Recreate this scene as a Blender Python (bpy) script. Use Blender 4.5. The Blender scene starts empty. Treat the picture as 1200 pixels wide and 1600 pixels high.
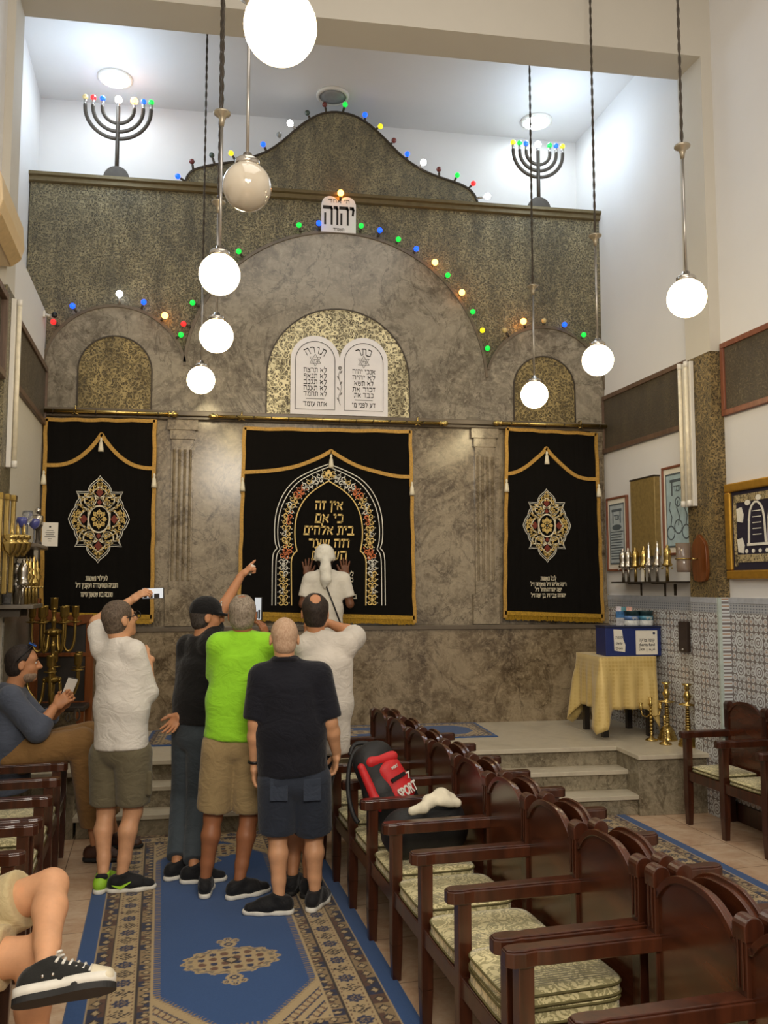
import bpy, bmesh, math, random
import numpy as np
from mathutils import Vector, Matrix, Euler

# ------------------------------------------------------------------ camera, world, lights, exposure
SC = bpy.context.scene
COL = SC.collection
CAM_H, CAM_PITCH, CAM_YAW, FOCAL = 1.83, 4.87, 9.0, 1350.0      # focal length in pixels of a 1200x1600 frame
cam_d = bpy.data.cameras.new('camera')
cam_d.sensor_fit = 'VERTICAL'
cam_d.sensor_height = 36.0
cam_d.lens = FOCAL * 36.0 / 1600.0
cam_d.clip_start = 0.05
cam = bpy.data.objects.new('camera', cam_d)
COL.objects.link(cam)
cam.location = (0, 0, CAM_H)
cam.rotation_euler = (math.radians(90 + CAM_PITCH), 0, math.radians(-CAM_YAW))
SC.camera = cam

SC.view_settings.view_transform = 'Standard'
SC.view_settings.look = 'None'
SC.view_settings.exposure = 0.0
SC.view_settings.gamma = 1.0
SC.view_settings.use_curve_mapping = False
SC.cycles.use_denoising = True
SC.cycles.max_bounces = 6

w = bpy.data.worlds.new('hall_light')
SC.world = w
w.use_nodes = True
w.node_tree.nodes['Background'].inputs[0].default_value = (1.0, 0.93, 0.84, 1)
w.node_tree.nodes['Background'].inputs[1].default_value = 0.55

def lamp(name, kind, loc, power, color, size=0.5, rot=(0, 0, 0), size_y=None):
    d = bpy.data.lights.new(name, kind)
    d.energy = power
    d.color = color
    if kind == 'AREA':
        d.size = size
        if size_y:
            d.shape = 'RECTANGLE'
            d.size_y = size_y
    else:
        d.shadow_soft_size = size
    o = bpy.data.objects.new(name, d)
    COL.objects.link(o)
    o.location = loc
    o.rotation_euler = rot
    return o

# fill lamps added over the seats and behind the camera, and the two cool downlights over the ark
lamp('overhead_fill', 'AREA', (0.9, 2.6, 7.4), 100, (1.0, 0.95, 0.88), 3.4, (0, 0, 0), 4.5)
lamp('rear_fill', 'AREA', (0.4, -1.2, 4.2), 185, (1.0, 0.90, 0.76), 2.6, (math.radians(52), 0, 0), 1.2)  # unseen lamp, added to brighten the lower front
lamp('cool_downlight', 'POINT', (-1.36, 8.0, 6.3), 24, (0.66, 0.82, 1.0), 0.3)
lamp('cool_downlight', 'POINT', (3.02, 8.0, 6.3), 24, (0.66, 0.82, 1.0), 0.3)

# ------------------------------------------------------------------ measuring helpers: a viewing ray met with a real plane
_p, _y = math.radians(CAM_PITCH), math.radians(CAM_YAW)
def ray(px, py):
    x = (px - 600) / FOCAL
    u = -(py - 800) / FOCAL
    f = math.cos(_p) - u * math.sin(_p)
    z = math.sin(_p) + u * math.cos(_p)
    return np.array([x * math.cos(_y) + f * math.sin(_y), -x * math.sin(_y) + f * math.cos(_y), z])
CAM = np.array([0, 0, CAM_H])
def atz(px, py, z=0.0):
    d = ray(px, py)
    return CAM + d * (z - CAM_H) / d[2]
def aty(px, py, Y):
    d = ray(px, py)
    return CAM + d * Y / d[1]
def atpl(px, py, p0, ang):
    a = math.radians(ang)
    n = np.array([-math.sin(a), math.cos(a), 0])
    d = ray(px, py)
    return CAM + d * (((np.array([p0[0], p0[1], 0]) - CAM) @ n) / (d @ n))
def V3(*a):
    return np.array(a, float)

# ------------------------------------------------------------------ object helpers
def tag(o, label, cat, group=None, kind=None):
    o['label'] = label
    o['category'] = cat
    if group:
        o['group'] = group
    if kind:
        o['kind'] = kind
    return o
def thing(name, label, cat, loc=(0, 0, 0), rz=0.0, group=None):
    o = bpy.data.objects.new(name, None)
    o.empty_display_size = 0.1
    COL.objects.link(o)
    o.location = loc
    o.rotation_euler = (0, 0, rz)
    return tag(o, label, cat, group)
def copy_tree(o, parent=None, loc=None, rz=None, label=None):
    c = o.copy()
    COL.objects.link(c)
    if parent is not None:
        c.parent = parent
    if loc is not None:
        c.location = loc
    if rz is not None:
        c.rotation_euler = (0, 0, rz)
    if label:
        c['label'] = label
    for ch in list(o.children):
        copy_tree(ch, c)
    return c

class MB:
    """collects shapes into one mesh"""
    def __init__(s):
        s.v = []
        s.f = []
        s.mi = []
        s.m = 0
        s.smooth = []
    def add(s, vs, fs, smooth=False):
        o = len(s.v)
        s.v.extend([tuple(map(float, q)) for q in vs])
        for q in fs:
            s.f.append(tuple(i + o for i in q))
            s.mi.append(s.m)
            s.smooth.append(smooth)
        return s
    def box(s, lo, hi, M=None):
        x0, y0, z0 = lo
        x1, y1, z1 = hi
        vs = [(x0, y0, z0), (x1, y0, z0), (x1, y1, z0), (x0, y1, z0), (x0, y0, z1), (x1, y0, z1), (x1, y1, z1), (x0, y1, z1)]
        if M is not None:
            vs = [tuple(M @ Vector(q)) for q in vs]
        return s.add(vs, [(0, 3, 2, 1), (4, 5, 6, 7), (0, 1, 5, 4), (1, 2, 6, 5), (2, 3, 7, 6), (3, 0, 4, 7)])
    def prism(s, poly, a, b, axis='y', M=None):
        """poly in the two other axes, extruded from a to b along axis"""
        n = len(poly)
        def mk(p, t):
            q = {'y': (p[0], t, p[1]), 'z': (p[0], p[1], t), 'x': (t, p[0], p[1])}[axis]
            return tuple(M @ Vector(q)) if M is not None else q
        vs = [mk(p, a) for p in poly] + [mk(p, b) for p in poly]
        fs = [tuple(range(n)), tuple(range(2 * n - 1, n - 1, -1))] + [(i, i + n, (i + 1) % n + n, (i + 1) % n) for i in range(n)]
        return s.add(vs, fs)
    def tube(s, pts, r, n=10, cap=True, closed=False):
        pts = [np.array(p, float) for p in pts]
        m = len(pts)
        rr = r if hasattr(r, '__len__') else [r] * m
        vs, fs = [], []
        prev = None
        for i, p in enumerate(pts):
            if closed:
                t = pts[(i + 1) % m] - pts[i - 1]
            else:
                t = pts[min(i + 1, m - 1)] - pts[max(i - 1, 0)]
            t = t / (np.linalg.norm(t) + 1e-12)
            if prev is None:
                a = np.array([0, 0, 1.0]) if abs(t[2]) < 0.9 else np.array([1.0, 0, 0])
                u = np.cross(t, a)
            else:
                u = prev - t * (prev @ t)
            u /= np.linalg.norm(u) + 1e-12
            prev = u
            w_ = np.cross(t, u)
            for k in range(n):
                an = 2 * math.pi * k / n
                vs.append(p + rr[i] * (math.cos(an) * u + math.sin(an) * w_))
        for i in range(m if closed else m - 1):
            j = (i + 1) % m
            for k in range(n):
                fs.append((i * n + k, i * n + (k + 1) % n, j * n + (k + 1) % n, j * n + k))
        if cap and not closed:
            fs.append(tuple(range(n - 1, -1, -1)))
            fs.append(tuple(range((m - 1) * n, m * n)))
        return s.add(vs, fs, True)
    def lathe(s, prof, c=(0, 0, 0), n=24, M=None):
        """prof: (radius, z) pairs turned about the vertical through c"""
        vs, fs = [], []
        m = len(prof)
        for r_, z in prof:
            for k in range(n):
                an = 2 * math.pi * k / n
                q = Vector((r_ * math.cos(an), r_ * math.sin(an), z))
                if M is not None:
                    q = M @ q
                vs.append((q[0] + c[0], q[1] + c[1], q[2] + c[2]))
        for i in range(m - 1):
            for k in range(n):
                fs.append((i * n + k, i * n + (k + 1) % n, (i + 1) * n + (k + 1) % n, (i + 1) * n + k))
        if prof[0][0] > 1e-5:
            fs.append(tuple(range(n - 1, -1, -1)))
        if prof[-1][0] > 1e-5:
            fs.append(tuple(range((m - 1) * n, m * n)))
        return s.add(vs, fs, True)
    def ball(s, c, r, n=16, sc=(1, 1, 1)):
        return s.lathe([(r * math.sin(math.pi * i / n) + (1e-6), -r * math.cos(math.pi * i / n) * sc[2]) for i in range(n + 1)], c, n + 4)
    def ribbon(s, pts, w_, y0, y1, closed=False):
        """flat band in the XZ plane following pts, between depths y0 (front) and y1; w_ may be a list"""
        pts = [np.array(p[:2], float) for p in pts]
        m = len(pts)
        ww = w_ if hasattr(w_, '__len__') else [w_] * m
        vs = []
        for i, p in enumerate(pts):
            t = (pts[(i + 1) % m] - pts[i - 1]) if closed else (pts[min(i + 1, m - 1)] - pts[max(i - 1, 0)])
            t = t / (np.linalg.norm(t) + 1e-12)
            nn = np.array([-t[1], t[0]]) * ww[i] / 2
            for y_, sg in ((y0, 1), (y0, -1), (y1, -1), (y1, 1)):
                q = p + nn * sg
                vs.append((q[0], y_, q[1]))
        fs = []
        for i in range(m if closed else m - 1):
            j = (i + 1) % m
            for k in range(4):
                fs.append((i * 4 + k, j * 4 + k, j * 4 + (k + 1) % 4, i * 4 + (k + 1) % 4))
        if not closed:
            fs += [(0, 1, 2, 3), (m * 4 - 1, m * 4 - 2, m * 4 - 3, m * 4 - 4)]
        return s.add(vs, fs)
    def disc(s, c, r, y0, y1, n=10, sx=1.0):
        return s.prism([(c[0] + sx * r * math.cos(2 * math.pi * k / n), c[1] + r * math.sin(2 * math.pi * k / n)) for k in range(n)], y0, y1, 'y')
    def build(s, name, mats, parent=None, bevel=0.0, smooth=None, loc=None, fix=True):
        me = bpy.data.meshes.new(name)
        me.from_pydata(s.v, [], s.f)
        mats = mats if isinstance(mats, (list, tuple)) else [mats]
        for m_ in mats:
            me.materials.append(m_)
        me.polygons.foreach_set('material_index', s.mi)
        me.polygons.foreach_set('use_smooth', [bool(x) if smooth is None else smooth for x in s.smooth])
        if fix:
            b = bmesh.new()
            b.from_mesh(me)
            bmesh.ops.recalc_face_normals(b, faces=b.faces)
            b.to_mesh(me)
            b.free()
        me.update()
        o = bpy.data.objects.new(name, me)
        COL.objects.link(o)
        if parent is not None:
            o.parent = parent
        if loc is not None:
            o.location = loc
        if bevel:
            md = o.modifiers.new('bevel', 'BEVEL')
            md.width = bevel
            md.segments = 2
            md.limit_method = 'ANGLE'
        return o
def raw_mesh(name, V, Fq, mat, parent=None, smooth=True):
    """fast mesh from numpy arrays: V n x 3, Fq m x 4"""
    me = bpy.data.meshes.new(name)
    me.vertices.add(len(V))
    me.vertices.foreach_set('co', np.asarray(V, np.float32).ravel())
    me.loops.add(Fq.size)
    me.loops.foreach_set('vertex_index', Fq.astype(np.int32).ravel())
    me.polygons.add(len(Fq))
    me.polygons.foreach_set('loop_start', np.arange(0, Fq.size, 4, dtype=np.int32))
    me.update(calc_edges=True)
    me.polygons.foreach_set('use_smooth', [smooth] * len(Fq))
    for m_ in (mat if isinstance(mat, (list, tuple)) else [mat]):
        me.materials.append(m_)
    me.validate()
    o = bpy.data.objects.new(name, me)
    COL.objects.link(o)
    if parent is not None:
        o.parent = parent
    return o
def text_shape(body, size, mat, name, parent=None, rtl=False, depth=0.002, bold=0.0, M=None, align='CENTER', width=None, shear=0.0):
    """lettering as a mesh standing in the XZ plane, facing -Y; M places it"""
    if rtl or any('\u05d0' <= ch_ <= '\u05f4' for ch_ in body):
        return hebrew(body, size, mat, name, parent, depth, M, width, shear, bold)
    cu = bpy.data.curves.new(name, 'FONT')
    cu.body = body[::-1] if rtl else body
    cu.size = size
    cu.align_x = align
    cu.align_y = 'CENTER'
    cu.extrude = depth
    cu.offset = bold
    cu.shear = shear
    cu.resolution_u = 3
    t = bpy.data.objects.new(name, cu)
    COL.objects.link(t)
    dg = bpy.context.evaluated_depsgraph_get()
    dg.update()
    me = bpy.data.meshes.new_from_object(t.evaluated_get(dg))
    bpy.data.objects.remove(t)
    bpy.data.curves.remove(cu)
    S = Matrix.Identity(4)
    if width and len(me.vertices):
        xs = [v.co.x for v in me.vertices]
        S = Matrix.Diagonal((width / max(1e-6, max(xs) - min(xs)), 1, 1, 1))
    me.transform((M or Matrix.Identity(4)) @ Matrix.Rotation(math.pi / 2, 4, 'X') @ S)
    me.materials.clear()
    me.materials.append(mat)
    o = bpy.data.objects.new(name, me)
    COL.objects.link(o)
    if parent is not None:
        o.parent = parent
    return o

# Hebrew letters as pen strokes in a unit square (x to the right, y up from the base line)
HEB = {
 'א': [[(.02, 1), (.72, 0)], [(.70, 1), (.68, .76), (.42, .52)], [(.24, .66), (.08, .42), (.08, 0)]],
 'ב': [[(.05, 1), (.58, 1), (.64, .9), (.64, .03)], [(0, 0), (.82, 0)]],
 'ג': [[(.08, 1), (.34, 1), (.38, .9), (.38, .34), (.5, 0)], [(.36, .34), (.05, 0)]],
 'ד': [[(0, 1), (.76, 1)], [(.58, 1), (.58, 0)]],
 'ה': [[(0, 1), (.62, 1), (.69, .9), (.69, 0)], [(.1, .64), (.1, 0)]],
 'ו': [[(0, 1), (.18, 1), (.24, .9), (.24, 0)]],
 'ז': [[(0, 1), (.44, 1)], [(.22, 1), (.28, .5), (.22, 0)]],
 'ח': [[(0, 1), (.62, 1), (.69, .9), (.69, 0)], [(.1, 1), (.1, 0)]],
 'ט': [[(.1, 1), (.1, .12), (.2, 0), (.58, 0), (.7, .14), (.7, .82), (.58, 1), (.4, .9)]],
 'י': [[(0, 1), (.18, 1), (.24, .9), (.19, .6)]],
 'כ': [[(.05, 1), (.48, 1), (.62, .84), (.62, .16), (.48, 0), (.05, 0)]],
 'ך': [[(0, 1), (.52, 1), (.6, .9), (.6, -.35)]],
 'ל': [[(.05, 1.42), (.05, 1), (.56, 1), (.62, .8), (.3, 0)]],
 'מ': [[(.05, 1), (.22, .78), (.06, 0)], [(.22, .78), (.38, 1), (.58, 1), (.72, .84), (.72, 0), (.42, 0)]],
 'ם': [[(.12, 0), (.12, 1), (.62, 1), (.7, .9), (.7, 0), (.06, 0)]],
 'נ': [[(.1, 1), (.34, 1), (.4, .9), (.4, 0), (0, 0)]],
 'ן': [[(0, 1), (.18, 1), (.24, .9), (.24, -.35)]],
 'ס': [[(.04, 1), (.62, 1), (.72, .8), (.66, .22), (.42, 0), (.22, .1), (.12, .5), (.13, .98)]],
 'ע': [[(.06, 1), (.2, .94), (.36, .24)], [(.66, 1), (.66, .62), (.46, .16), (0, -.12)]],
 'פ': [[(.34, .55), (.12, .55), (.1, 1), (.5, 1), (.64, .86), (.64, .14), (.52, 0), (.04, 0)]],
 'ף': [[(.34, .55), (.12, .55), (.1, 1), (.48, 1), (.6, .88), (.6, -.35)]],
 'צ': [[(.04, 1), (.62, .14), (.62, 0), (0, 0)], [(.62, 1), (.6, .78), (.36, .54)]],
 'ץ': [[(.04, 1), (.36, .56), (.36, -.35)], [(.66, 1), (.64, .78), (.38, .52)]],
 'ק': [[(0, 1), (.56, 1), (.64, .86), (.6, .42), (.38, .2)], [(.1, .66), (.1, -.35)]],
 'ר': [[(0, 1), (.46, 1), (.62, .84), (.62, 0)]],
 'ש': [[(.04, 1), (.16, .1), (.26, 0), (.6, 0), (.78, .2), (.86, 1)], [(.46, 1), (.42, .6), (.14, .42)]],
 'ת': [[(.06, 1), (.58, 1), (.7, .86), (.7, 0)], [(.2, 1), (.2, .1), (.0, 0)]],
 '״': [[(.05, 1.08), (0, .74)], [(.22, 1.08), (.17, .74)]], '׳': [[(.05, 1.08), (0, .74)]]}
def hebrew(body, size, mat, name, parent, depth, Mx, width, shear=0.0, bold=0.0):
    strokes, x = [], 0.0
    for ch in body:                                # first letter rightmost
        if ch == ' ':
            x -= 0.48
            continue
        g = HEB.get(ch)
        if g is None:
            continue
        wd = max(p[0] for st in g for p in st)
        x -= wd
        strokes += [[(p[0] + x, p[1]) for p in st] for st in g]
        x -= 0.27
    total = -x - 0.27
    h = size * 0.62
    sx = (width / total) if width else h
    pen = 0.18 * h * (1.0 + bold * 40)
    mb = MB()
    for st in strokes:
        pts = [((p[0] + total / 2 + shear * (p[1] - .5)) * sx, (p[1] - 0.5) * h) for p in st]
        for a, b in zip(pts[:-1], pts[1:]):
            d = np.array(b) - np.array(a)
            L = np.linalg.norm(d) + 1e-9
            wv_ = pen * (0.72 + 0.5 * abs(d[0]) / L)          # broad across, finer down
            e = d / L * wv_ * 0.32
            mb.ribbon([np.array(a) - e, np.array(b) + e], wv_, -depth, depth)
    o = mb.build(name, mat, parent)
    if Mx is not None:
        o.data.transform(Mx)
    return o
# ------------------------------------------------------------------ materials
def srgb(r, g, b):
    return tuple(((c / 255) / 12.92 if c / 255 <= 0.04045 else ((c / 255 + 0.055) / 1.055) ** 2.4) for c in (r, g, b))
class NT:
    def __init__(s, name):
        s.m = bpy.data.materials.new(name)
        s.m.use_nodes = True
        s.t = s.m.node_tree
        s.b = s.t.nodes['Principled BSDF']
    def n(s, typ, **kw):
        x = s.t.nodes.new(typ)
        for k, v in kw.items():
            setattr(x, k, v)
        return x
    def l(s, a, b):
        s.t.links.new(a, b)
    def coord(s, scale=(1, 1, 1), rot=(0, 0, 0), gen=False):
        tc = s.n('ShaderNodeTexCoord')
        mp = s.n('ShaderNodeMapping')
        mp.inputs['Scale'].default_value = scale
        mp.inputs['Rotation'].default_value = rot
        s.l(tc.outputs['Generated' if gen else 'Object'], mp.inputs[0])
        return mp.outputs[0]
    def noise(s, co, scale, detail=4, rough=0.55, dist=0.0):
        x = s.n('ShaderNodeTexNoise')
        x.inputs['Scale'].default_value = scale
        x.inputs['Detail'].default_value = detail
        x.inputs['Roughness'].default_value = rough
        x.inputs['Distortion'].default_value = dist
        s.l(co, x.inputs['Vector'])
        return x.outputs['Fac']
    def voro(s, co, scale, feat='F1', rnd=1.0, dims='3D', metric='EUCLIDEAN'):
        x = s.n('ShaderNodeTexVoronoi', feature=feat, voronoi_dimensions=dims)
        if feat != 'DISTANCE_TO_EDGE':
            x.distance = metric
        x.inputs['Scale'].default_value = scale
        x.inputs['Randomness'].default_value = rnd
        s.l(co, x.inputs['Vector'])
        return x.outputs['Distance']
    def wave(s, co, scale, dist=0.0, detail=2, dirn='X', prof='SIN', typ='BANDS'):
        x = s.n('ShaderNodeTexWave', wave_type=typ, wave_profile=prof)
        if typ == 'BANDS':
            x.bands_direction = dirn
        x.inputs['Scale'].default_value = scale
        x.inputs['Distortion'].default_value = dist
        x.inputs['Detail'].default_value = detail
        s.l(co, x.inputs['Vector'])
        return x.outputs['Fac']
    def ramp(s, fac, stops, interp='LINEAR'):
        x = s.n('ShaderNodeValToRGB')
        x.color_ramp.interpolation = interp
        e = x.color_ramp.elements
        while len(e) < len(stops):
            e.new(0.5)
        for i, (p, c) in enumerate(stops):
            e[i].position = p
            e[i].color = (*c, 1) if len(c) == 3 else c
        s.l(fac, x.inputs[0])
        return x.outputs[0]
    def mix(s, fac, a, b, mode='MIX'):
        x = s.n('ShaderNodeMix', data_type='RGBA', blend_type=mode)
        for i, v in ((0, fac), (6, a), (7, b)):
            if isinstance(v, (int, float)):
                x.inputs[i].default_value = v
            elif isinstance(v, tuple):
                x.inputs[i].default_value = (*v, 1) if len(v) == 3 else v
            else:
                s.l(v, x.inputs[i])
        return x.outputs[2]
    def math(s, op, a, b=None):
        x = s.n('ShaderNodeMath', operation=op)
        for i, v in ((0, a), (1, b)):
            if v is None:
                continue
            if isinstance(v, (int, float)):
                x.inputs[i].default_value = v
            else:
                s.l(v, x.inputs[i])
        return x.outputs[0]
    def base(s, c):
        if isinstance(c, tuple):
            s.b.inputs['Base Color'].default_value = (*c, 1)
        else:
            s.l(c, s.b.inputs['Base Color'])
        return s
    def pbr(s, rough=0.5, metal=0.0, spec=None, coat=0.0, sheen=0.0, trans=0.0):
        s.b.inputs['Roughness'].default_value = rough
        s.b.inputs['Metallic'].default_value = metal
        if spec is not None:
            s.b.inputs['Specular IOR Level'].default_value = spec
        s.b.inputs['Coat Weight'].default_value = coat
        s.b.inputs['Sheen Weight'].default_value = sheen
        s.b.inputs['Transmission Weight'].default_value = trans
        return s
    def bump(s, h, strength=0.3, dist=0.01):
        x = s.n('ShaderNodeBump')
        x.inputs['Strength'].default_value = strength
        x.inputs['Distance'].default_value = dist
        s.l(h, x.inputs['Height'])
        s.l(x.outputs[0], s.b.inputs['Normal'])
        return s
    def emit(s, c, st):
        s.b.inputs['Emission Color'].default_value = (*c, 1)
        s.b.inputs['Emission Strength'].default_value = st
        return s
_plain = {}
def plain(name, c, rough=0.5, metal=0.0, var=0.12, scale=18, bump=0.0, coat=0.0, spec=None, sheen=0.0):
    """a colour with slight procedural variation"""
    if name in _plain:
        return _plain[name]
    t = NT(name)
    co = t.coord()
    f = t.noise(co, scale, 5)
    lo = tuple(x * (1 - var) for x in c)
    hi = tuple(min(1, x * (1 + var)) for x in c)
    t.base(t.ramp(f, [(0.3, lo), (0.7, hi)])).pbr(rough, metal, spec, coat, sheen)
    if bump:
        t.bump(t.noise(co, scale * 3, 4), bump, 0.01)
    _plain[name] = t.m
    return t.m
def glow(name, c, st, base=None):
    if name in _plain:
        return _plain[name]
    t = NT(name)
    t.base(base or c).pbr(0.3).emit(c, st)
    _plain[name] = t.m
    return t.m

def marble(name, dark, mid, light, vein, scale=1.0):
    t = NT(name)
    co = t.coord()
    n1 = t.noise(co, 1.7 * scale, 10, 0.72, 1.3)
    c1 = t.ramp(n1, [(0.34, dark), (0.47, mid), (0.58, light), (0.70, mid)])
    n2 = t.noise(co, 8 * scale, 8, 0.75, 1.8)
    c2 = t.mix(t.ramp(n2, [(0.46, (0, 0, 0)), (0.66, (0.8, 0.8, 0.8))]), c1, tuple(min(1, x * 1.25) for x in light))
    c3 = t.mix(t.ramp(t.noise(co, 5.5 * scale, 9, 0.75, 1.2), [(0.36, (0.75, 0.75, 0.75)), (0.48, (0, 0, 0))]), c2, dark)
    n3 = t.noise(t.coord((1, 1, 0.6), (0, 0.6, 0)), 1.6 * scale, 6, 0.62, 1.6)
    v = t.ramp(t.math('ABSOLUTE', t.math('SUBTRACT', n3, 0.5)), [(0.0, (0.55, 0.55, 0.55)), (0.012, (0, 0, 0))])
    c4 = t.mix(v, c3, vein)
    sp = t.ramp(t.noise(co, 26 * scale, 7, 0.72, 0.6), [(0.54, (0, 0, 0)), (0.68, (0.6, 0.6, 0.6))])
    c4 = t.mix(sp, c4, tuple(min(1, x * 1.45) for x in light))
    t.base(c4).pbr(0.16, 0, 0.5).bump(t.noise(co, 8, 3), 0.02, 0.004)
    return t.m
M = {}
M['marble'] = marble('grey_brown_marble', srgb(80, 69, 54), srgb(121, 108, 88), srgb(158, 145, 122), srgb(58, 48, 37))
M['marble_low'] = marble('brown_marble', srgb(82, 68, 50), srgb(120, 104, 81), srgb(154, 138, 112), srgb(54, 43, 32), 0.8)
M['marble_arch'] = marble('grey_marble', srgb(90, 82, 69), srgb(122, 113, 98), srgb(150, 141, 124), srgb(72, 64, 53), 0.7)
M['marble_trim'] = plain('grey_marble_trim', srgb(104, 92, 76), 0.3, var=0.2, scale=6)
def step_stone():
    t = NT('pale_step_stone')
    co = t.coord()
    n = t.noise(co, 3, 7, 0.65, 0.6)
    n2 = t.noise(co, 20, 5, 0.7)
    c = t.ramp(n, [(0.3, srgb(182, 172, 150)), (0.55, srgb(208, 198, 176)), (0.75, srgb(192, 180, 156))])
    t.base(t.mix(t.math('MULTIPLY', n2, 0.25), c, srgb(140, 126, 104))).pbr(0.35)
    return t.m
M['step'] = step_stone()
M['riser'] = marble('step_riser_stone', srgb(92, 82, 64), srgb(122, 112, 92), srgb(148, 138, 116), srgb(70, 60, 46), 1.2)
def floor_mat():
    t = NT('beige_floor_tiles')
    co = t.coord((1, 1, 1), (0, 0, math.radians(-6)))
    br = t.n('ShaderNodeTexBrick', offset=0.0)
    t.l(co, br.inputs['Vector'])
    br.inputs['Scale'].default_value = 1.0
    br.inputs['Mortar Size'].default_value = 0.003
    br.inputs['Brick Width'].default_value = 0.5
    br.inputs['Row Height'].default_value = 0.5
    n = t.noise(co, 2.5, 8, 0.68, 1.0)
    n2 = t.noise(t.coord((1, 1.6, 1)), 5, 8, 0.75, 1.4)
    c = t.ramp(n, [(0.28, srgb(182, 146, 116)), (0.5, srgb(208, 178, 148)), (0.72, srgb(222, 198, 170))])
    c = t.mix(t.ramp(n2, [(0.45, (0, 0, 0)), (0.7, (0.5, 0.5, 0.5))]), c, srgb(176, 134, 104))
    t.base(t.mix(br.outputs['Fac'], c, srgb(130, 106, 86))).pbr(0.2)
    return t.m
M['floor'] = floor_mat()
def plaster(name, c, b=0.06):
    t = NT(name)
    co = t.coord()
    n = t.noise(co, 1.2, 5, 0.6)
    t.base(t.ramp(n, [(0.3, tuple(x * 0.95 for x in c)), (0.7, c)])).pbr(0.75)
    t.bump(t.noise(co, 30, 4), b, 0.01)
    return t.m
M['wall'] = plaster('white_plaster', (0.74, 0.73, 0.72))
M['beam'] = plaster('cream_plaster', (0.58, 0.545, 0.47))
M['linen_wall'] = plaster('pale_linen_wallcovering', (0.66, 0.62, 0.52), 0.25)
def emboss(name, dark, gold, sc=1.0, amount=0.5, metal=0.5, axes=(1, 1, 1)):
    """sheet metal pressed with rows of arabesque and script-like relief"""
    t = NT(name)
    co = t.coord(axes)
    v = t.voro(co, 20 * sc, 'SMOOTH_F1', 0.6)
    rings = t.math('SINE', t.math('MULTIPLY', v, 17.0))
    n = t.noise(t.coord((axes[0] * 1.5, axes[1] * 1.5, axes[2] * 0.8)), 24 * sc, 3, 0.6, 2.0)
    lines = t.ramp(t.math('ABSOLUTE', t.math('SUBTRACT', n, 0.5)), [(0.02, (1, 1, 1)), (0.075, (0, 0, 0))])
    rel = t.math('MAXIMUM', t.ramp(rings, [(0.45, (0, 0, 0)), (0.8, (1, 1, 1))]), lines)
    bands = t.ramp(t.noise(t.coord((axes[0] * 1.3, axes[1] * 1.3, axes[2] * 0.45)), 2.6 * sc, 3, 0.6), [(0.32, (0.30, 0.30, 0.30)), (0.68, (1, 1, 1))])
    f = t.math('MINIMUM', t.math('MULTIPLY', rel, t.math('MULTIPLY', bands, amount)), 1.0)
    t.base(t.mix(f, dark, gold)).pbr(0.42, metal)
    t.bump(rel, 0.6, 0.008)
    return t.m
M['emboss'] = emboss('embossed_dark_metal', srgb(74, 69, 57), srgb(164, 152, 116), 1.9, 0.95, 0.15)
M['emboss_niche'] = emboss('gold_embossed_metal', srgb(70, 58, 36), srgb(238, 226, 182), 1.2, 1.5, 0.1)
M['emboss_panel'] = emboss('dark_embossed_panel', srgb(72, 64, 52), srgb(112, 100, 78), 2.0, 0.8, 0.15)
M['emboss_column'] = emboss('pierced_gold_column', srgb(56, 48, 34), srgb(170, 146, 96), 1.5, 1.0, 0.2)
M['olive_trim'] = plain('olive_gold_trim', srgb(112, 98, 68), 0.45, 0.4)
def tile_mat():
    t = NT('moorish_ring_tiles')
    co0 = t.coord()
    sx = t.n('ShaderNodeSeparateXYZ')
    t.l(co0, sx.inputs[0])
    cb = t.n('ShaderNodeCombineXYZ')
    t.l(sx.outputs[1], cb.inputs[0])
    t.l(sx.outputs[2], cb.inputs[1])
    def lattice(scale, shift, stops):
        mp = t.n('ShaderNodeMapping')
        mp.inputs['Location'].default_value = (shift[0], shift[1], 0)
        t.l(cb.outputs[0], mp.inputs[0])
        return t.ramp(t.voro(mp.outputs[0], scale, 'F1', 0.0, '2D'), stops, 'CONSTANT')
    lt, gd, wm = srgb(212, 216, 218), srgb(128, 120, 118), srgb(170, 138, 112)
    k0, k1 = (0, 0, 0), (1, 1, 1)
    small = lattice(18.0, (0, 0), [(0.0, gd), (0.12, lt), (0.20, gd), (0.27, lt), (0.44, gd)])
    warm = lattice(18.0, (0, 0), [(0.0, wm), (0.12, lt), (0.20, wm), (0.27, lt), (0.42, gd)])
    fm = lattice(4.5, (0.02, 0.05), [(0.0, k1), (0.30, k0)])
    c = t.mix(fm, small, warm)
    big = lattice(4.5, (0.13, 0.16), [(0.0, lt), (0.05, gd), (0.09, lt), (0.15, gd), (0.19, lt), (0.26, gd)])
    bm = lattice(4.5, (0.13, 0.16), [(0.0, k1), (0.26, k0)])
    c = t.mix(bm, c, big)
    t.base(c).pbr(0.18)
    return t.m
M['tiles'] = tile_mat()
def border_tile():
    t = NT('patterned_border_tiles')
    co = t.coord()
    wv = t.wave(co, 9.0, 0, 0, 'Y', 'SIN')
    wz = t.wave(co, 14.0, 0, 0, 'Z', 'SIN')
    t.base(t.mix(t.math('MULTIPLY', wv, wz), srgb(176, 180, 186), srgb(104, 108, 120))).pbr(0.2)
    return t.m
M['tile_border'] = border_tile()
M['tile_grey'] = plain('grey_mosaic_tiles', srgb(122, 116, 104), 0.3, var=0.35, scale=40)
def wood(name, a, b, rough=0.28, coat=0.35, axis=(14, 14, 1.5)):
    t = NT(name)
    co = t.coord(axis)
    n = t.noise(co, 1.6, 6, 0.6, 0.5)
    t.base(t.ramp(n, [(0.3, a), (0.7, b)])).pbr(rough, 0, 0.5, coat)
    t.b.inputs['Coat Roughness'].default_value = 0.2
    t.bump(t.noise(co, 6, 4), 0.04, 0.004)
    return t.m
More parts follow.
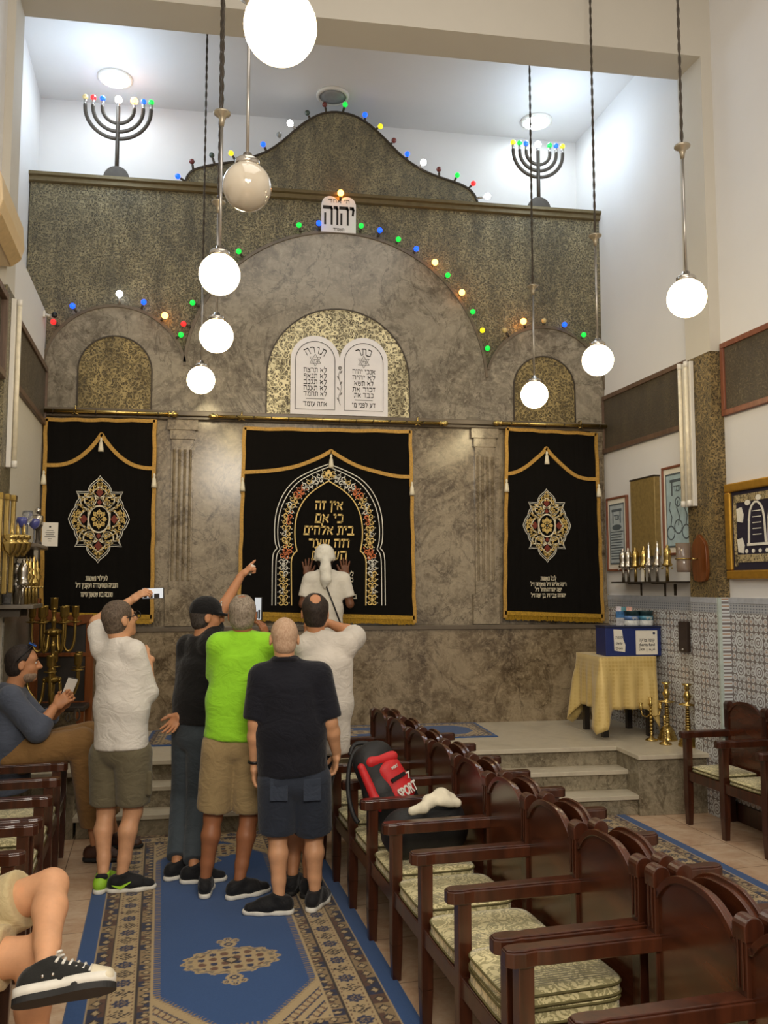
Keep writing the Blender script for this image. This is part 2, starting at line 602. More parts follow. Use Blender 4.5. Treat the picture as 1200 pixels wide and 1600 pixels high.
M['wood'] = wood('dark_red_brown_wood', srgb(44, 20, 11), srgb(78, 39, 22))
M['wood_back'] = wood('polished_red_brown_wood', srgb(50, 23, 12), srgb(86, 43, 23), 0.22, 0.3, (3, 2, 9))
M['wood_mid'] = wood('orange_brown_wood', srgb(92, 48, 18), srgb(132, 74, 32))
M['wood_frame'] = wood('red_wood_frame', srgb(112, 62, 42), srgb(140, 84, 58), 0.45, 0.1)
M['wood_grey'] = wood('grey_brown_wood_frame', srgb(84, 64, 50), srgb(112, 88, 70), 0.5, 0.1)
def brocade():
    t = NT('cream_brocade')
    co = t.coord()
    n = t.noise(co, 15, 2, 0.5, 2.6)
    sc = t.ramp(t.math('ABSOLUTE', t.math('SUBTRACT', n, 0.5)), [(0.0, (1, 1, 1)), (0.05, (1, 1, 1)), (0.075, (0, 0, 0))])
    c = t.mix(sc, srgb(226, 214, 164), srgb(166, 156, 110))
    sx = t.n('ShaderNodeSeparateXYZ')
    t.l(co, sx.inputs[0])
    st = t.math('ABSOLUTE', t.math('SUBTRACT', sx.outputs[0], 0.11))
    stripes = t.math('MULTIPLY', t.math('LESS_THAN', st, 0.05), t.math('GREATER_THAN', t.math('SINE', t.math('MULTIPLY', sx.outputs[0], 480)), 0.1))
    c = t.mix(t.math('MULTIPLY', stripes, 0.75), c, srgb(112, 104, 84))
    t.base(c).pbr(0.7, sheen=0.3).bump(t.noise(co, 160, 3), 0.15, 0.003)
    return t.m
M['brocade'] = brocade()
M['piping'] = plain('olive_piping', srgb(96, 88, 50), 0.7)
M['velvet'] = plain('black_velvet', (0.006, 0.005, 0.004), 0.95, spec=0.15, sheen=0.0)
M['gold_braid'] = plain('gold_braid', srgb(186, 144, 66), 0.5, 0.35, 0.25, 60, 0.3)
M['gold_fringe'] = plain('gold_fringe', srgb(178, 138, 34), 0.55, 0.2, 0.4, 90, 0.4)
M['cream_thread'] = plain('cream_thread', srgb(236, 226, 198), 0.6, 0.0, 0.08)
M['gold_thread'] = plain('gold_thread', srgb(240, 206, 122), 0.5, 0.0, 0.15, 120)
M['silver_thread'] = plain('silver_thread', srgb(236, 232, 218), 0.5, 0.0, 0.1, 120)
M['orange_thread'] = plain('orange_thread', srgb(226, 122, 60), 0.5, 0.0, 0.2, 120)
M['red_thread'] = plain('dark_red_thread', srgb(120, 44, 24), 0.55, 0.1, 0.35, 120)
M['brass'] = plain('polished_brass', srgb(196, 170, 104), 0.26, 1.0, 0.12, 10)
M['old_brass'] = plain('aged_brass', srgb(150, 124, 64), 0.32, 0.9, 0.2, 14)
M['steel'] = plain('brushed_steel', srgb(176, 172, 166), 0.3, 0.9, 0.1)
M['silver'] = plain('silver', srgb(196, 190, 180), 0.22, 1.0, 0.15)
M['dark_metal'] = plain('dark_bronze_metal', srgb(70, 62, 52), 0.5, 0.5)
M['white_plastic'] = plain('white_plastic', srgb(226, 222, 212), 0.35, 0, 0.03)
M['cream_plastic'] = plain('cream_plastic', srgb(214, 190, 150), 0.4, 0, 0.04)
M['black'] = plain('black_plastic', srgb(18, 17, 17), 0.4, 0, 0.2)
M['paper'] = plain('white_paper', srgb(232, 226, 212), 0.8, 0, 0.03)
M['ink'] = plain('dark_ink', srgb(44, 40, 38), 0.8)
M['white_stone'] = plain('white_tablet_stone', srgb(236, 233, 234), 0.5, 0, 0.03, 8)
M['glass_lamp'] = glow('lit_opal_globe', (1.0, 0.80, 0.46), 14.0, (1, 0.95, 0.85))
def glass():
    t = NT('clear_glass')
    t.base((0.92, 0.93, 0.95)).pbr(0.05, 0, 0.5, 0, 0, 0.9)
    return t.m
M['glass'] = glass()
# ------------------------------------------------------------------ the room shell
YW = 8.5                      # face of the ark wall
RS = 0.0714                   # the side walls run slightly askew to the ark wall
def XR(Y): return 3.80 - (Y - 6.82) * RS
def XL(Y): return -1.93 + (8.5 - Y) * 0.0875
PR = (3.80, 6.82)
AR = 94.1
def struct(mb, name, mat, **k):
    o = mb.build(name, mat, **k)
    o['kind'] = 'structure'
    return o
def wall_slab(xf, y0, y1, z0, z1, th, side=1):
    """slab whose inner face follows xf(Y); side=1 right wall, -1 left wall"""
    mb = MB()
    mb.prism([(xf(y0), y0), (xf(y1), y1), (xf(y1) + th * side, y1), (xf(y0) + th * side, y0)], z0, z1, 'z')
    return mb
struct(MB().box((-3.2, -3.0, -0.06), (5.2, 9.2, 0)), 'floor', M['floor'])
struct(wall_slab(XR, -3, 9.2, 0, 8.4, 0.3), 'wall_right', M['wall'])
struct(wall_slab(lambda Y: XL(Y) - 0.06, -3, 6.45, 0, 8.4, 0.3, -1), 'wall_left', M['wall'])
struct(wall_slab(lambda Y: XL(Y), 6.80, 8.8, 0, 4.43, 0.6, -1), 'wall_left_thick', M['wall'])
struct(wall_slab(lambda Y: -2.13 + (8.5 - Y) * 0.0875, 6.80, 9.2, 4.43, 7.0, 0.3, -1), 'wall_left_upper', M['wall'])
struct(MB().box((-2.8, 9.02, 0), (4.4, 9.2, 7.0)), 'wall_back', M['wall'])
struct(MB().box((-2.8, 6.80, 6.87), (4.4, 9.2, 7.0)), 'ceiling_recess', M['wall'])
struct(MB().box((-3.2, -3.0, 8.2), (5.2, 6.6, 8.4)), 'ceiling', M['wall'])
# portal: a beam on two pilasters
bm_ = MB().box((-2.6, 6.45, 6.29), (4.3, 6.80, 8.4))
struct(bm_, 'beam', M['beam'])
PX = lambda Y: XR(Y) - 0.095
LX = lambda Y: XL(Y) + 0.0
struct(wall_slab(PX, 6.45, 6.80, 0, 6.29, 0.2), 'pillar_right', M['beam'])
struct(wall_slab(LX, 6.45, 6.80, 0, 6.29, 0.3, -1), 'pillar_left', M['beam'])
# pierced metal casing on the pilasters
zc = aty(1107, 549, 6.45)[2]
mb = MB()
mb.prism([(PX(6.435) - 0.015, 6.435), (PX(6.81) - 0.015, 6.81), (PX(6.81) + 0.01, 6.81), (PX(6.45) + 0.01, 6.45), (PX(6.45) + 0.095, 6.45), (PX(6.435) + 0.095, 6.435)], 1.735, zc, 'z')
case = tag(mb.build('column_casing', M['emboss_column']), 'pierced bronze casing around the wall pillar above the tiles', 'column')
mb = MB()
mb.prism([(LX(6.435) + 0.015, 6.435), (LX(6.81) + 0.015, 6.81), (LX(6.81) - 0.02, 6.81), (LX(6.435) - 0.02, 6.435)], 1.69, 4.0, 'z')
tag(mb.build('column_casing', M['emboss']), 'dark pressed metal casing on the pillar behind the shelves of trophies', 'column')

# tiled dado on the right, grey mosaic and linen cloth on the left
def dado(xf, y0, y1, z0, z1, th, name, mat, side=1):
    return struct(wall_slab(lambda Y: xf(Y) - th * side, y0, y1, z0, z1, th + 0.02, side), name, mat)
for nm, xf, y0, y1 in (('trim_1', XR, 6.80, 8.5), ('trim_2', PX, 6.445, 6.81), ('trim_3', XR, -1.0, 6.44)):
    zb = 0.0
    dado(xf, y0, y1, 0.0, 1.615, 0.012, nm, M['tiles'])
    dado(xf, y0, y1, 1.615, 1.69, 0.016, nm + '_border', M['tile_border'])
    dado(xf, y0, y1, 1.69, 1.735, 0.02, nm + '_cap', M['tile_grey'] if False else plain('pale_grey_glazed_tile', srgb(176, 180, 188), 0.2))
struct(MB().box((PX(6.44) - 0.012, 6.43, 0), (XR(6.44), 6.446, 1.735)), 'trim_4', M['tiles'])
struct(MB().box((PX(6.44) - 0.016, 6.424, 0), (PX(6.44) + 0.012, 6.446, 1.735)), 'trim_5', plain('pale_tile_edge', srgb(186, 198, 190), 0.25))
dado(XR, -1.0, 6.44, 0.0, 0.14, 0.026, 'baseboard_right', M['wood'])
dado(XL, 6.81, 8.45, 0.48, 1.67, 0.012, 'trim_6', M['tile_grey'], -1)
dado(XL, 6.81, 8.5, 1.67, 3.36, 0.008, 'trim_7', M['linen_wall'], -1)
dado(lambda Y: XL(Y) - 0.06, -1.0, 6.44, 0.0, 1.67, 0.012, 'trim_8', M['tile_grey'], -1)

# platform with three steps
def slabbed(x0, y0, x1, y1, z0, z1, nm, lip=0.025):
    mb = MB()
    mb.m = 0
    mb.box((x0, y0 + lip, z0), (x1, y1, z1 - 0.035))
    mb.m = 1
    mb.box((x0 - (lip if nm == 'x' else 0), y0, z1 - 0.035), (x1, y1, z1))
    return mb
plat = MB()
plat.box((XL(8.5), 7.07, 0), (3.12, 8.6, 0.445))
plat.box((3.12, 6.66, 0), (XR(6.82) + 0.05, 8.6, 0.445))
plat.box((XL(6.9), 6.70, 0), (-1.22, 8.0, 0.445))
plat.m = 1
plat.box((XL(8.5), 7.03, 0.445), (3.10, 8.6, 0.48))
plat.box((3.10, 6.62, 0.445), (XR(6.82) + 0.05, 8.6, 0.48))
plat.box((XL(6.9), 6.67, 0.445), (-1.19, 8.0, 0.48))
struct(plat, 'floor_platform', [M['riser'], M['step']], bevel=0.004)
for nm, yn, z1, x1 in (('step', 6.67, 0.16, 3.19), ('step', 6.86, 0.32, 3.135)):
    mb = MB()
    mb.box((-1.20, yn + 0.025, 0 if z1 < 0.2 else 0.16), (min(x1, 3.12 if z1 > .2 else 3.17), 7.08, z1 - 0.035))
    mb.m = 1
    mb.box((-1.22, yn, z1 - 0.035), (x1, 7.08, z1))
    struct(mb, nm, [M['riser'], M['step']], bevel=0.004)

# ------------------------------------------------------------------ the ark wall
XA, XB = XL(8.5) - 0.05, XR(8.5) + 0.02
ZL = 3.48                     # ledge above the curtains
ZB = 1.425                    # ledge under the curtains
struct(MB().box((XA, YW, ZB), (XB, 8.8, ZL)), 'wall_ark', M['marble'])
dd = MB().box((XA, YW - 0.05, 0.44), (XB, 8.8, ZB - 0.03))
struct(dd, 'wall_ark_dado', M['marble_low'])
struct(MB().box((XA, YW - 0.075, ZB - 0.03), (XB, 8.6, ZB + 0.015)), 'trim_9', M['marble_trim'], bevel=0.006)
lg = MB().box((XA, YW - 0.09, ZL - 0.02), (XB, 8.6, ZL + 0.03))
lg.box((XA, YW - 0.06, ZL - 0.05), (XB, 8.6, ZL - 0.02))
struct(lg, 'trim_10', M['marble_trim'], bevel=0.006)
# fluted pilasters between the curtains
def flutes(xc, wd, nm):
    y1 = YW + 0.02
    mb = MB()
    mb.box((xc - wd * 0.85, YW - 0.05, ZL - 0.15), (xc + wd * 0.85, y1, ZL - 0.05))
    mb.box((xc - wd * 0.70, YW - 0.04, ZL - 0.24), (xc + wd * 0.70, y1, ZL - 0.15))
    mb.box((xc - wd * 0.62, YW - 0.03, ZB + 0.30), (xc + wd * 0.62, y1, ZL - 0.24))
    for k in range(4):
        x = xc + (k - 1.5) * wd * 0.30
        mb.prism([(x - wd * 0.09, YW - 0.03), (x, YW - 0.05), (x + wd * 0.09, YW - 0.03)], ZB + 0.45, ZL - 0.34, 'z')
    mb.box((xc - wd * 0.80, YW - 0.05, ZB + 0.02), (xc + wd * 0.80, y1, ZB + 0.32))
    struct(mb, nm, M['marble'], bevel=0.003)
pa = aty(285, 700, 8.46)[0]
pb = aty(758, 720, 8.46)[0]
flutes(pa, 0.17, 'trim_11')
flutes(pb, 0.17, 'trim_12')
flutes(XB - 0.10, 0.10, 'trim_13')

ZC = 5.725                     # top of the embossed wall, under the cornice
struct(MB().box((-2.12, YW, ZL), (XB, 8.7, ZC)), 'wall_ark_embossed', M['emboss'])
cn = MB().prism([(YW - 0.06, ZC + 0.09), (YW - 0.06, ZC + 0.06), (YW - 0.035, ZC + 0.05), (YW - 0.035, ZC + 0.01), (YW - 0.015, ZC), (8.75, ZC), (8.75, ZC + 0.09)], -2.14, XB + 0.01, 'x')
struct(cn, 'trim_14', M['olive_trim'])
# marble slab with three round heads
def arc(cx, cz, r, a0, a1, n=40, sx=1.0):
    return [(cx + sx * r * math.cos(math.radians(a0 + (a1 - a0) * i / n)), cz + r * math.sin(math.radians(a0 + (a1 - a0) * i / n))) for i in range(n + 1)]
CA = (0.89, 3.88, 1.52)
CLF = (-1.275, 3.86, 0.665)
CRT = (3.045, 3.88, 0.64)
prof = [(XA, ZL)]
prof += [(x, z) for x, z in arc(*CLF, 180, 0) if x > XA + 0.01 and x < CA[0] - CA[2]]
prof += [(x, z) for x, z in arc(*CA, 180, 0, 70) if not ((x - CLF[0]) ** 2 + (z - CLF[1]) ** 2 < CLF[2] ** 2)]
prof += [(x, z) for x, z in arc(*CRT, 180, 0) if x < XB - 0.01 and x > CA[0] + CA[2]]
prof += [(XB, ZL)]
struct(MB().prism(prof, YW - 0.04, YW + 0.05, 'y'), 'wall_ark_arches', M['marble_arch'])
mo = MB()
for c, flt in ((CLF, lambda x, z: x > XA + 0.01 and x < -0.62), (CA, lambda x, z: z > 3.9), (CRT, lambda x, z: x < XB - 0.01 and x > 2.42)):
    pts = [(x, z) for x, z in arc(*c, 180, 0, 60) if flt(x, z)]
    mo.ribbon(pts, 0.028, YW - 0.055, YW)
struct(mo, 'trim_15', M['marble_trim'])
# niches of gilt metal in the arches
def niche(x0, x1, z1, nm, mat):
    cx, r = (x0 + x1) / 2, (x1 - x0) / 2
    zs = max(ZL + 0.03, z1 - r)
    pl = [(x0, ZL + 0.03)] + [(x, z) for x, z in arc(cx, zs, r, 180, 0, 36)] + [(x1, ZL + 0.03)]
    struct(MB().prism(pl, YW - 0.046, YW, 'y'), nm, mat)
    struct(MB().ribbon(pl, 0.014, YW - 0.052, YW), nm + '_edge', M['dark_metal'])
niche(0.165, 1.60, 4.60, 'trim_16', M['emboss_niche'])
na, nb_, nc = aty(121, 600, 8.45), aty(237, 600, 8.45), aty(180, 525, 8.45)
niche(na[0], nb_[0], nc[2], 'trim_17', emboss('gold_relief_dim', srgb(78, 68, 48), srgb(176, 156, 104), 1.4, 1.1, 0.2))
na, nb_, nc = aty(803, 600, 8.45), aty(898, 600, 8.45), aty(850, 557, 8.45)
niche(na[0], nb_[0], nc[2], 'trim_18', _plain.get('x') or bpy.data.materials['gold_relief_dim'])
# shaped crest on top of the cornice
px_dome = [(288, 284), (294, 272), (305, 264), (330, 258), (352, 255), (375, 252), (400, 244), (422, 235), (445, 218), (468, 197), (490, 183), (506, 177), (522, 175), (540, 177), (556, 182), (575, 193), (590, 206), (606, 222), (622, 239), (640, 254), (660, 266), (680, 275), (705, 283), (722, 289), (735, 297), (743, 307), (747, 317)]
dome = [(aty(*p, 8.5)[0], aty(*p, 8.5)[2]) for p in px_dome]
dome[0] = (dome[0][0], ZC + 0.09)
dome[-1] = (dome[-1][0], ZC + 0.09)
def chaikin(p, closed=False, n=2):
    p = [np.array(q, float) for q in p]
    for _ in range(n):
        q = [] if closed else [p[0]]
        for i in range(len(p) if closed else len(p) - 1):
            a, b = p[i], p[(i + 1) % len(p)]
            q += [a * .75 + b * .25, a * .25 + b * .75]
        if not closed:
            q.append(p[-1])
        p = q
    return p
domes = [tuple(q) for q in chaikin(dome, n=1)]
crest = thing('crest', 'bell shaped crest of dark embossed metal on the cornice', 'crest', (domes[len(domes) // 2][0], 8.5, ZC + 0.09))
off = V3(*crest.location)
MB().prism([(x - off[0], z - off[2]) for x, z in domes], 0.0, 0.12, 'y').build('panel', M['emboss'], crest)
MB().ribbon([(x - off[0], z - off[2]) for x, z in domes], 0.018, -0.012, 0.13).build('rim', M['dark_metal'], crest)

# cool ceiling downlights, one of them dark
def ceiling_disc(x, y, mat, label):
    t = thing('ceiling_light', label, 'ceiling light', (x, y, 6.87), group=None)
    MB().lathe([(0.17, 0.0), (0.17, -0.02), (0.14, -0.03), (0.14, -0.012)], n=32).build('rim', M['white_plastic'], t)
    MB().lathe([(0.14, -0.02), (0.08, -0.026), (1e-5, -0.028)], n=32).build('diffuser', mat, t)
la, lb, lc_ = atz(180, 123, 6.86), atz(838, 190, 6.86), atz(520, 150, 6.86)
cool = glow('cool_light_diffuser', (0.85, 0.95, 1.0), 40.0)
ceiling_disc(la[0], la[1], cool, 'bright cool ceiling light above the menorah with a red bulb')
ceiling_disc(lb[0], lb[1], cool, 'bright cool ceiling light above the menorah with yellow end bulbs')
ceiling_disc(lc_[0], lc_[1], plain('unlit_diffuser', srgb(150, 150, 150), 0.4), 'unlit ceiling light above the top of the crest')
# ------------------------------------------------------------------ coloured bulbs
BULB = {
    'blue': glow('blue_bulb', srgb(20, 80, 255), 2.2), 'green': glow('green_bulb', srgb(20, 225, 70), 1.1), 'red': glow('red_bulb', srgb(240, 40, 40), 1.3),
    'yellow': glow('yellow_bulb', srgb(245, 220, 30), 1.2), 'white': glow('white_bulb', (0.95, 0.98, 1.0), 14.0), 'orange': glow('orange_bulb', srgb(255, 160, 60), 14.0),
    'dull red': plain('unlit_red_bulb', srgb(120, 60, 54), 0.25), 'dull green': plain('unlit_green_bulb', srgb(70, 84, 76), 0.25), 'clear': plain('unlit_clear_bulb', srgb(150, 154, 152), 0.15), 'cream': plain('unlit_cream_bulb', srgb(214, 190, 130), 0.3)}
def light_bulb(px, py, Y, colour, foot, label, group):
    c = aty(px, py, Y)
    f = V3(foot[0], Y, foot[1])
    d = c - f
    d[1] = -0.02
    L = np.linalg.norm(d)
    d /= L
    t = thing('light_bulb', label, 'light bulb', tuple(f), group=group)
    MB().tube([(0, 0, 0), tuple(d * (L - 0.03))], 0.012, 8).build('socket', M['steel'] if colour in ('clear', 'white') else M['dark_metal'], t)
    r = 0.032 if colour in ('white', 'orange') else 0.027
    MB().ball(tuple(d * L), r, 10).build('bulb', BULB[colour], t)
dome_bulbs = [(278, 277, 'blue'), (300, 254, 'dull red'), (331, 244, 'dull green'), (361, 241, 'yellow'), (411, 227, 'blue'), (436, 212, 'clear'), (453, 194, 'white'), (480, 178, 'dull green'), (507, 165, 'dull red'), (539, 165, 'green'), (570, 181, 'blue'), (594, 199, 'yellow'), (615, 221, 'dull red'), (636, 242, 'blue'), (661, 255, 'white'), (685, 266, 'dull red'), (714, 275, 'green'), (739, 288, 'red'), (761, 308, 'white')]
ORD = 'first second third fourth fifth sixth seventh eighth ninth tenth eleventh twelfth thirteenth fourteenth fifteenth sixteenth seventeenth eighteenth nineteenth twentieth'.split()
def nearest(pts, p):
    return min(pts, key=lambda q: (q[0] - p[0]) ** 2 + (q[1] - p[1]) ** 2)
NICE = {'dull red': 'unlit red', 'dull green': 'unlit dark green', 'clear': 'unlit clear', 'cream': 'unlit cream', 'white': 'glaring white', 'orange': 'glowing orange', 'blue': 'blue', 'green': 'green', 'red': 'red', 'yellow': 'yellow'}
for i, (x, y, c) in enumerate(dome_bulbs):
    p = aty(x, y, 8.5)
    light_bulb(x, y, 8.5, c, nearest(domes, (p[0], p[2])), NICE[c] + ' bulb on the crest rim, ' + ORD[i] + ' from the end by the hanging globes', 'bulbs along the crest')
arch_bulbs = [(84, 504, 'red', 'L'), (114, 479, 'blue', 'L'), (187, 460, 'white', 'L'), (225, 473, 'blue', 'L'), (258, 494, 'orange', 'L'), (283, 524, 'green', 'L'), (287, 507, 'red', 'A'), (301, 474, 'green', 'A'), (373, 394, 'green', 'A'), (467, 353, 'green', 'A'), (498, 350, 'blue', 'A'), (532, 303, 'orange', 'P'), (564, 354, 'green', 'A'), (593, 361, 'blue', 'A'), (622, 375, 'green', 'A'), (650, 390, 'blue', 'A'), (679, 411, 'orange', 'A'), (699, 431, 'green', 'A'), (721, 458, 'orange', 'A'), (738, 488, 'green', 'A'), (753, 517, 'yellow', 'A'), (761, 545, 'green', 'A'), (788, 517, 'cream', 'R'), (817, 503, 'orange', 'R'), (849, 502, 'cream', 'R'), (881, 508, 'blue', 'R'), (911, 524, 'green', 'R')]
cnt = {'L': 0, 'A': 0, 'R': 0, 'P': 0}
for x, y, c, a in arch_bulbs:
    p = aty(x, y, 8.42)
    cc = {'L': CLF, 'A': CA, 'R': CRT}.get(a)
    if cc:
        v = np.array([p[0] - cc[0], p[2] - cc[1]])
        v /= np.linalg.norm(v)
        foot = (cc[0] + v[0] * (cc[2] + 0.01), cc[1] + v[1] * (cc[2] + 0.01))
        lab = NICE[c] + ' bulb ' + ORD[cnt[a]] + {'L': ' along the small arch over the curtain beside the shelves', 'A': ' along the rim of the big middle arch', 'R': ' along the small arch over the blue box'}[a]
    else:
        foot = (p[0], p[2] - 0.07)
        lab = 'glowing orange bulb on top of the white plaque with black letters'
    cnt[a] += 1
    light_bulb(x, y, 8.42, c, foot, lab, 'bulbs along the arches')

# ------------------------------------------------------------------ menorahs on the cornice
def menorah(base_px, top_y, arms, colours, label):
    """arms: half-spans in px of the three branch pairs and the y of their tips"""
    b = aty(base_px[0], base_px[1], 8.5)
    z0 = ZC + 0.09
    t = thing('menorah', label, 'menorah', (b[0], 8.5, z0))
    k = 1 / 146.0            # metres per photo pixel at that distance
    zt = (base_px[1] - top_y) * k
    MB().prism([(x, z) for x, z in arc(0, 0, 18 * k, 180, 0, 20)], -0.02, 0.02, 'y').build('base', M['dark_metal'], t)
    MB().tube([(0, 0, 0.05), (0, 0, zt)], 0.02, 10).build('stem', M['dark_metal'], t)
    tips = []
    for r in arms:
        R = r * k
        for sg in (-1, 1):
            pts = [(sg * R, 0, zt)] + [(sg * R * math.cos(a), 0, zt - 0.02 - R * 0.98 * math.sin(a)) for a in [math.radians(9 * j) for j in range(11)]]
            MB().tube(pts, 0.019, 8).build('branch', M['dark_metal'], t)
            tips.append((sg * R, zt))
    tips.append((0, zt))
    tips.sort()
    for (x, z), c in zip(tips, colours):
        s = MB().tube([(x, 0, z), (x, 0, z + 0.05)], 0.017, 8).build('lamp_holder', M['steel'], t)
        MB().ball((x, 0, z + 0.075), 0.036 if c in ('white', 'orange') else 0.028, 10).build('bulb', BULB[c], s)
menorah((182, 276), 168, (46, 35, 22), ('cream', 'red', 'blue', 'white', 'orange', 'blue', 'green'), 'seven branched metal menorah with red bulb second, on the cornice')
menorah((842, 325), 232, (40, 29.5, 19), ('yellow', 'green', 'blue', 'white', 'green', 'blue', 'yellow'), 'seven branched metal menorah with yellow bulbs at both ends, on the cornice')

# ------------------------------------------------------------------ plaque, tablets
def pxz(px, py, Y):
    q = aty(px, py, Y)
    return (q[0], q[2])
def rot_place(x, y, z, ang=0.0):
    return Matrix.Translation((x, y, z)) @ Matrix.Rotation(ang, 4, 'Y')
q0, q1 = pxz(502, 362, 8.45), pxz(556, 312, 8.45)
t = thing('plaque', 'small white double topped plaque with big black letters under the cornice', 'plaque', ((q0[0] + q1[0]) / 2, 8.46, q0[1]))
W2, H2 = (q1[0] - q0[0]) / 2, q1[1] - q0[1]
out = [(-W2, 0), (-W2, H2 * 0.82)] + [(x, z) for x, z in arc(-W2 / 2, H2 * 0.80, W2 * 0.5, 150, 30, 8)] + [(x, z) for x, z in arc(W2 / 2, H2 * 0.80, W2 * 0.5, 150, 30, 8)] + [(W2, H2 * 0.82), (W2, 0)]
MB().prism(out, -0.02, 0.03, 'y').build('slab', M['white_stone'], t)
text_shape('יהוה', 0.28, M['ink'], 'lettering', t, True, 0.001, -0.003, rot_place(0, -0.022, H2 * 0.47), width=W2 * 1.7)
text_shape('ה׳ אחד', 0.05, M['ink'], 'lettering', t, True, 0.001, 0.001, rot_place(0, -0.022, H2 * 0.9), width=W2 * 1.2)
text_shape('תשמ״ד', 0.04, M['ink'], 'lettering', t, True, 0.001, 0.001, rot_place(0, -0.022, H2 * 0.08))

TX, TZ = 0.885, ZL + 0.032
t = thing('stone_tablets', 'pair of white round topped tablets with ten lines of black lettering', 'tablets', (TX, 8.44, TZ))
hw, hh = 0.485, 0.79
def tablet_outline(x0, x1, z0, z1, n=18):
    r = (x1 - x0) / 2
    return [(x0, z0), (x0, z1 - r)] + arc((x0 + x1) / 2, z1 - r, r, 180, 0, n)[1:-1] + [(x1, z1 - r), (x1, z0)]
out = [(-hw, 0), (-hw, hh - 0.25)] + arc(-hw / 2, hh - 0.24, hw / 2, 180, 8, 18) + arc(hw / 2, hh - 0.24, hw / 2, 172, 0, 18) + [(hw, hh - 0.25), (hw, 0)]
MB().prism(out, -0.03, 0.0, 'y').build('slab', M['white_stone'], t)
left_lines = ['לא תרצח', 'לא תנאף', 'לא תגנב', 'לא תענה', 'לא תחמד']
right_lines = ['אנכי יהוה', 'לא יהיה', 'לא תשא', 'זכור את', 'כבד את']
for sx, head, lines, foot in ((-1, 'תורה', left_lines, 'אתה עומד'), (1, 'כתר', right_lines, 'דע לפני מי')):
    cx = sx * hw / 2
    ln = MB()
    o_ = tablet_outline(cx - 0.195, cx + 0.195, 0.05, hh - 0.055)
    ln.ribbon(o_, 0.006, -0.033, -0.029, closed=True)
    for rot in (90, 270):
        ln.ribbon([(cx + 0.062 * math.cos(math.radians(rot + 120 * k)), 0.545 + 0.062 * math.sin(math.radians(rot + 120 * k))) for k in range(3)], 0.006, -0.033, -0.029, closed=True)
    ln.ribbon([(cx - 0.09, 0.158), (cx + 0.09, 0.158)], 0.005, -0.033, -0.029)
    ln.build('carved_line', M['ink'], t)
    # the heading follows the arch
    n = len(head)
    for k, ch in enumerate(head):
        a = math.radians(90 - (18.5 * (n - 1) / 2) + 18.5 * k)       # first letter on the right
        rx, rz_ = cx + 0.17 * math.cos(a), 0.475 + 0.17 * math.sin(a)
        text_shape(ch, 0.10, M['ink'], 'lettering', t, False, 0.001, -0.006, rot_place(rx, -0.031, rz_, math.radians(90) - a))
    text_shape('ציון', 0.035, M['ink'], 'lettering', t, True, 0.001, 0.001, rot_place(cx, -0.031, 0.545))
    for k, s in enumerate(lines):
        text_shape(s, 0.062, M['ink'], 'lettering', t, True, 0.001, 0.0, rot_place(cx, -0.031, 0.445 - 0.060 * k), width=0.225 if len(s) > 6 else 0.19)
    text_shape(foot, 0.062, M['ink'], 'lettering', t, True, 0.001, 0.0, rot_place(cx, -0.031, 0.105), width=0.23)
ln = MB()
ln.ribbon([(0.004 + 0.014 * math.sin(z * 28), z) for z in [0.10 + 0.02 * i for i in range(19)]], 0.005, -0.033, -0.029)
for i in range(6):
    z = 0.14 + 0.055 * i
    sg = 1 if i % 2 else -1
    ln.prism([(0, z), (sg * 0.012, z + 0.03), (sg * 0.026, z + 0.036), (sg * 0.02, z + 0.012)], -0.033, -0.029, 'y')
for k in range(6):
    ln.disc((0.004 + 0.013 * math.cos(k), 0.475 + 0.013 * math.sin(k)), 0.008, -0.033, -0.029, 6)
ln.build('carved_rose', plain('grey_engraving', srgb(120, 116, 112), 0.7), t)

# ------------------------------------------------------------------ curtain rods and curtains
def rod(x0, x1, z, label, ends):
    t = thing('curtain_rod', label, 'curtain rod', ((x0 + x1) / 2, 8.385, z))
    h = (x1 - x0) / 2
    MB().tube([(-h, 0, 0), (h, 0, 0)], 0.017, 12).build('pole', M['brass'], t)
    for sg in ends:
        f = MB()
        R = Matrix.Rotation(math.pi / 2 * sg, 4, 'Y')
        f.lathe([(0.012, 0), (0.026, 0.01), (0.026, 0.02), (0.014, 0.03), (0.03, 0.055), (0.022, 0.085), (0.008, 0.095), (1e-5, 0.1)], n=14, M=Matrix.Translation((sg * h, 0, 0)) @ R)
        f.build('finial', M['brass'], t)
    n = max(4, int((x1 - x0) / 0.17))
    for k in range(n):
        x = -h * 0.85 + 1.7 * h * k / (n - 1)
        MB().tube([(x + 0.004 * math.sin(a), 0.024 * math.cos(a), 0.024 * math.sin(a) - 0.006) for a in [2 * math.pi * i / 12 for i in range(12)]], 0.003, 6, closed=True).build('ring', M['dark_metal'], t)
    for x in ((-h * 0.8, h * 0.8) if len(ends) == 2 else (-ends[0] * h * 0.5,)):
        b = MB().tube([(x, 0.0, 0.0), (x, 0.0, 0.05), (x, 0.12, 0.05)], 0.008, 8)
        b.tube([(x - 0.03, 0, -0.03), (x, 0.0, -0.015), (x + 0.03, 0, -0.03)], 0.006, 8)
        b.build('bracket', M['brass'], t)
zr = 3.475
rod(XL(8.38) + 0.02, aty(262, 645, 8.385)[0], aty(170, 644, 8.385)[2], 'brass curtain rod above the curtain beside the trophy shelves', (1,))
rod(aty(342, 653, 8.385)[0], aty(686, 660, 8.385)[0], aty(513, 656, 8.385)[2], 'long brass curtain rod above the widest middle curtain', (-1, 1))
rod(aty(785, 664, 8.385)[0], XR(8.38) - 0.02, aty(860, 663.5, 8.385)[2], 'brass curtain rod ending at the wall near the blue box', (-1,))

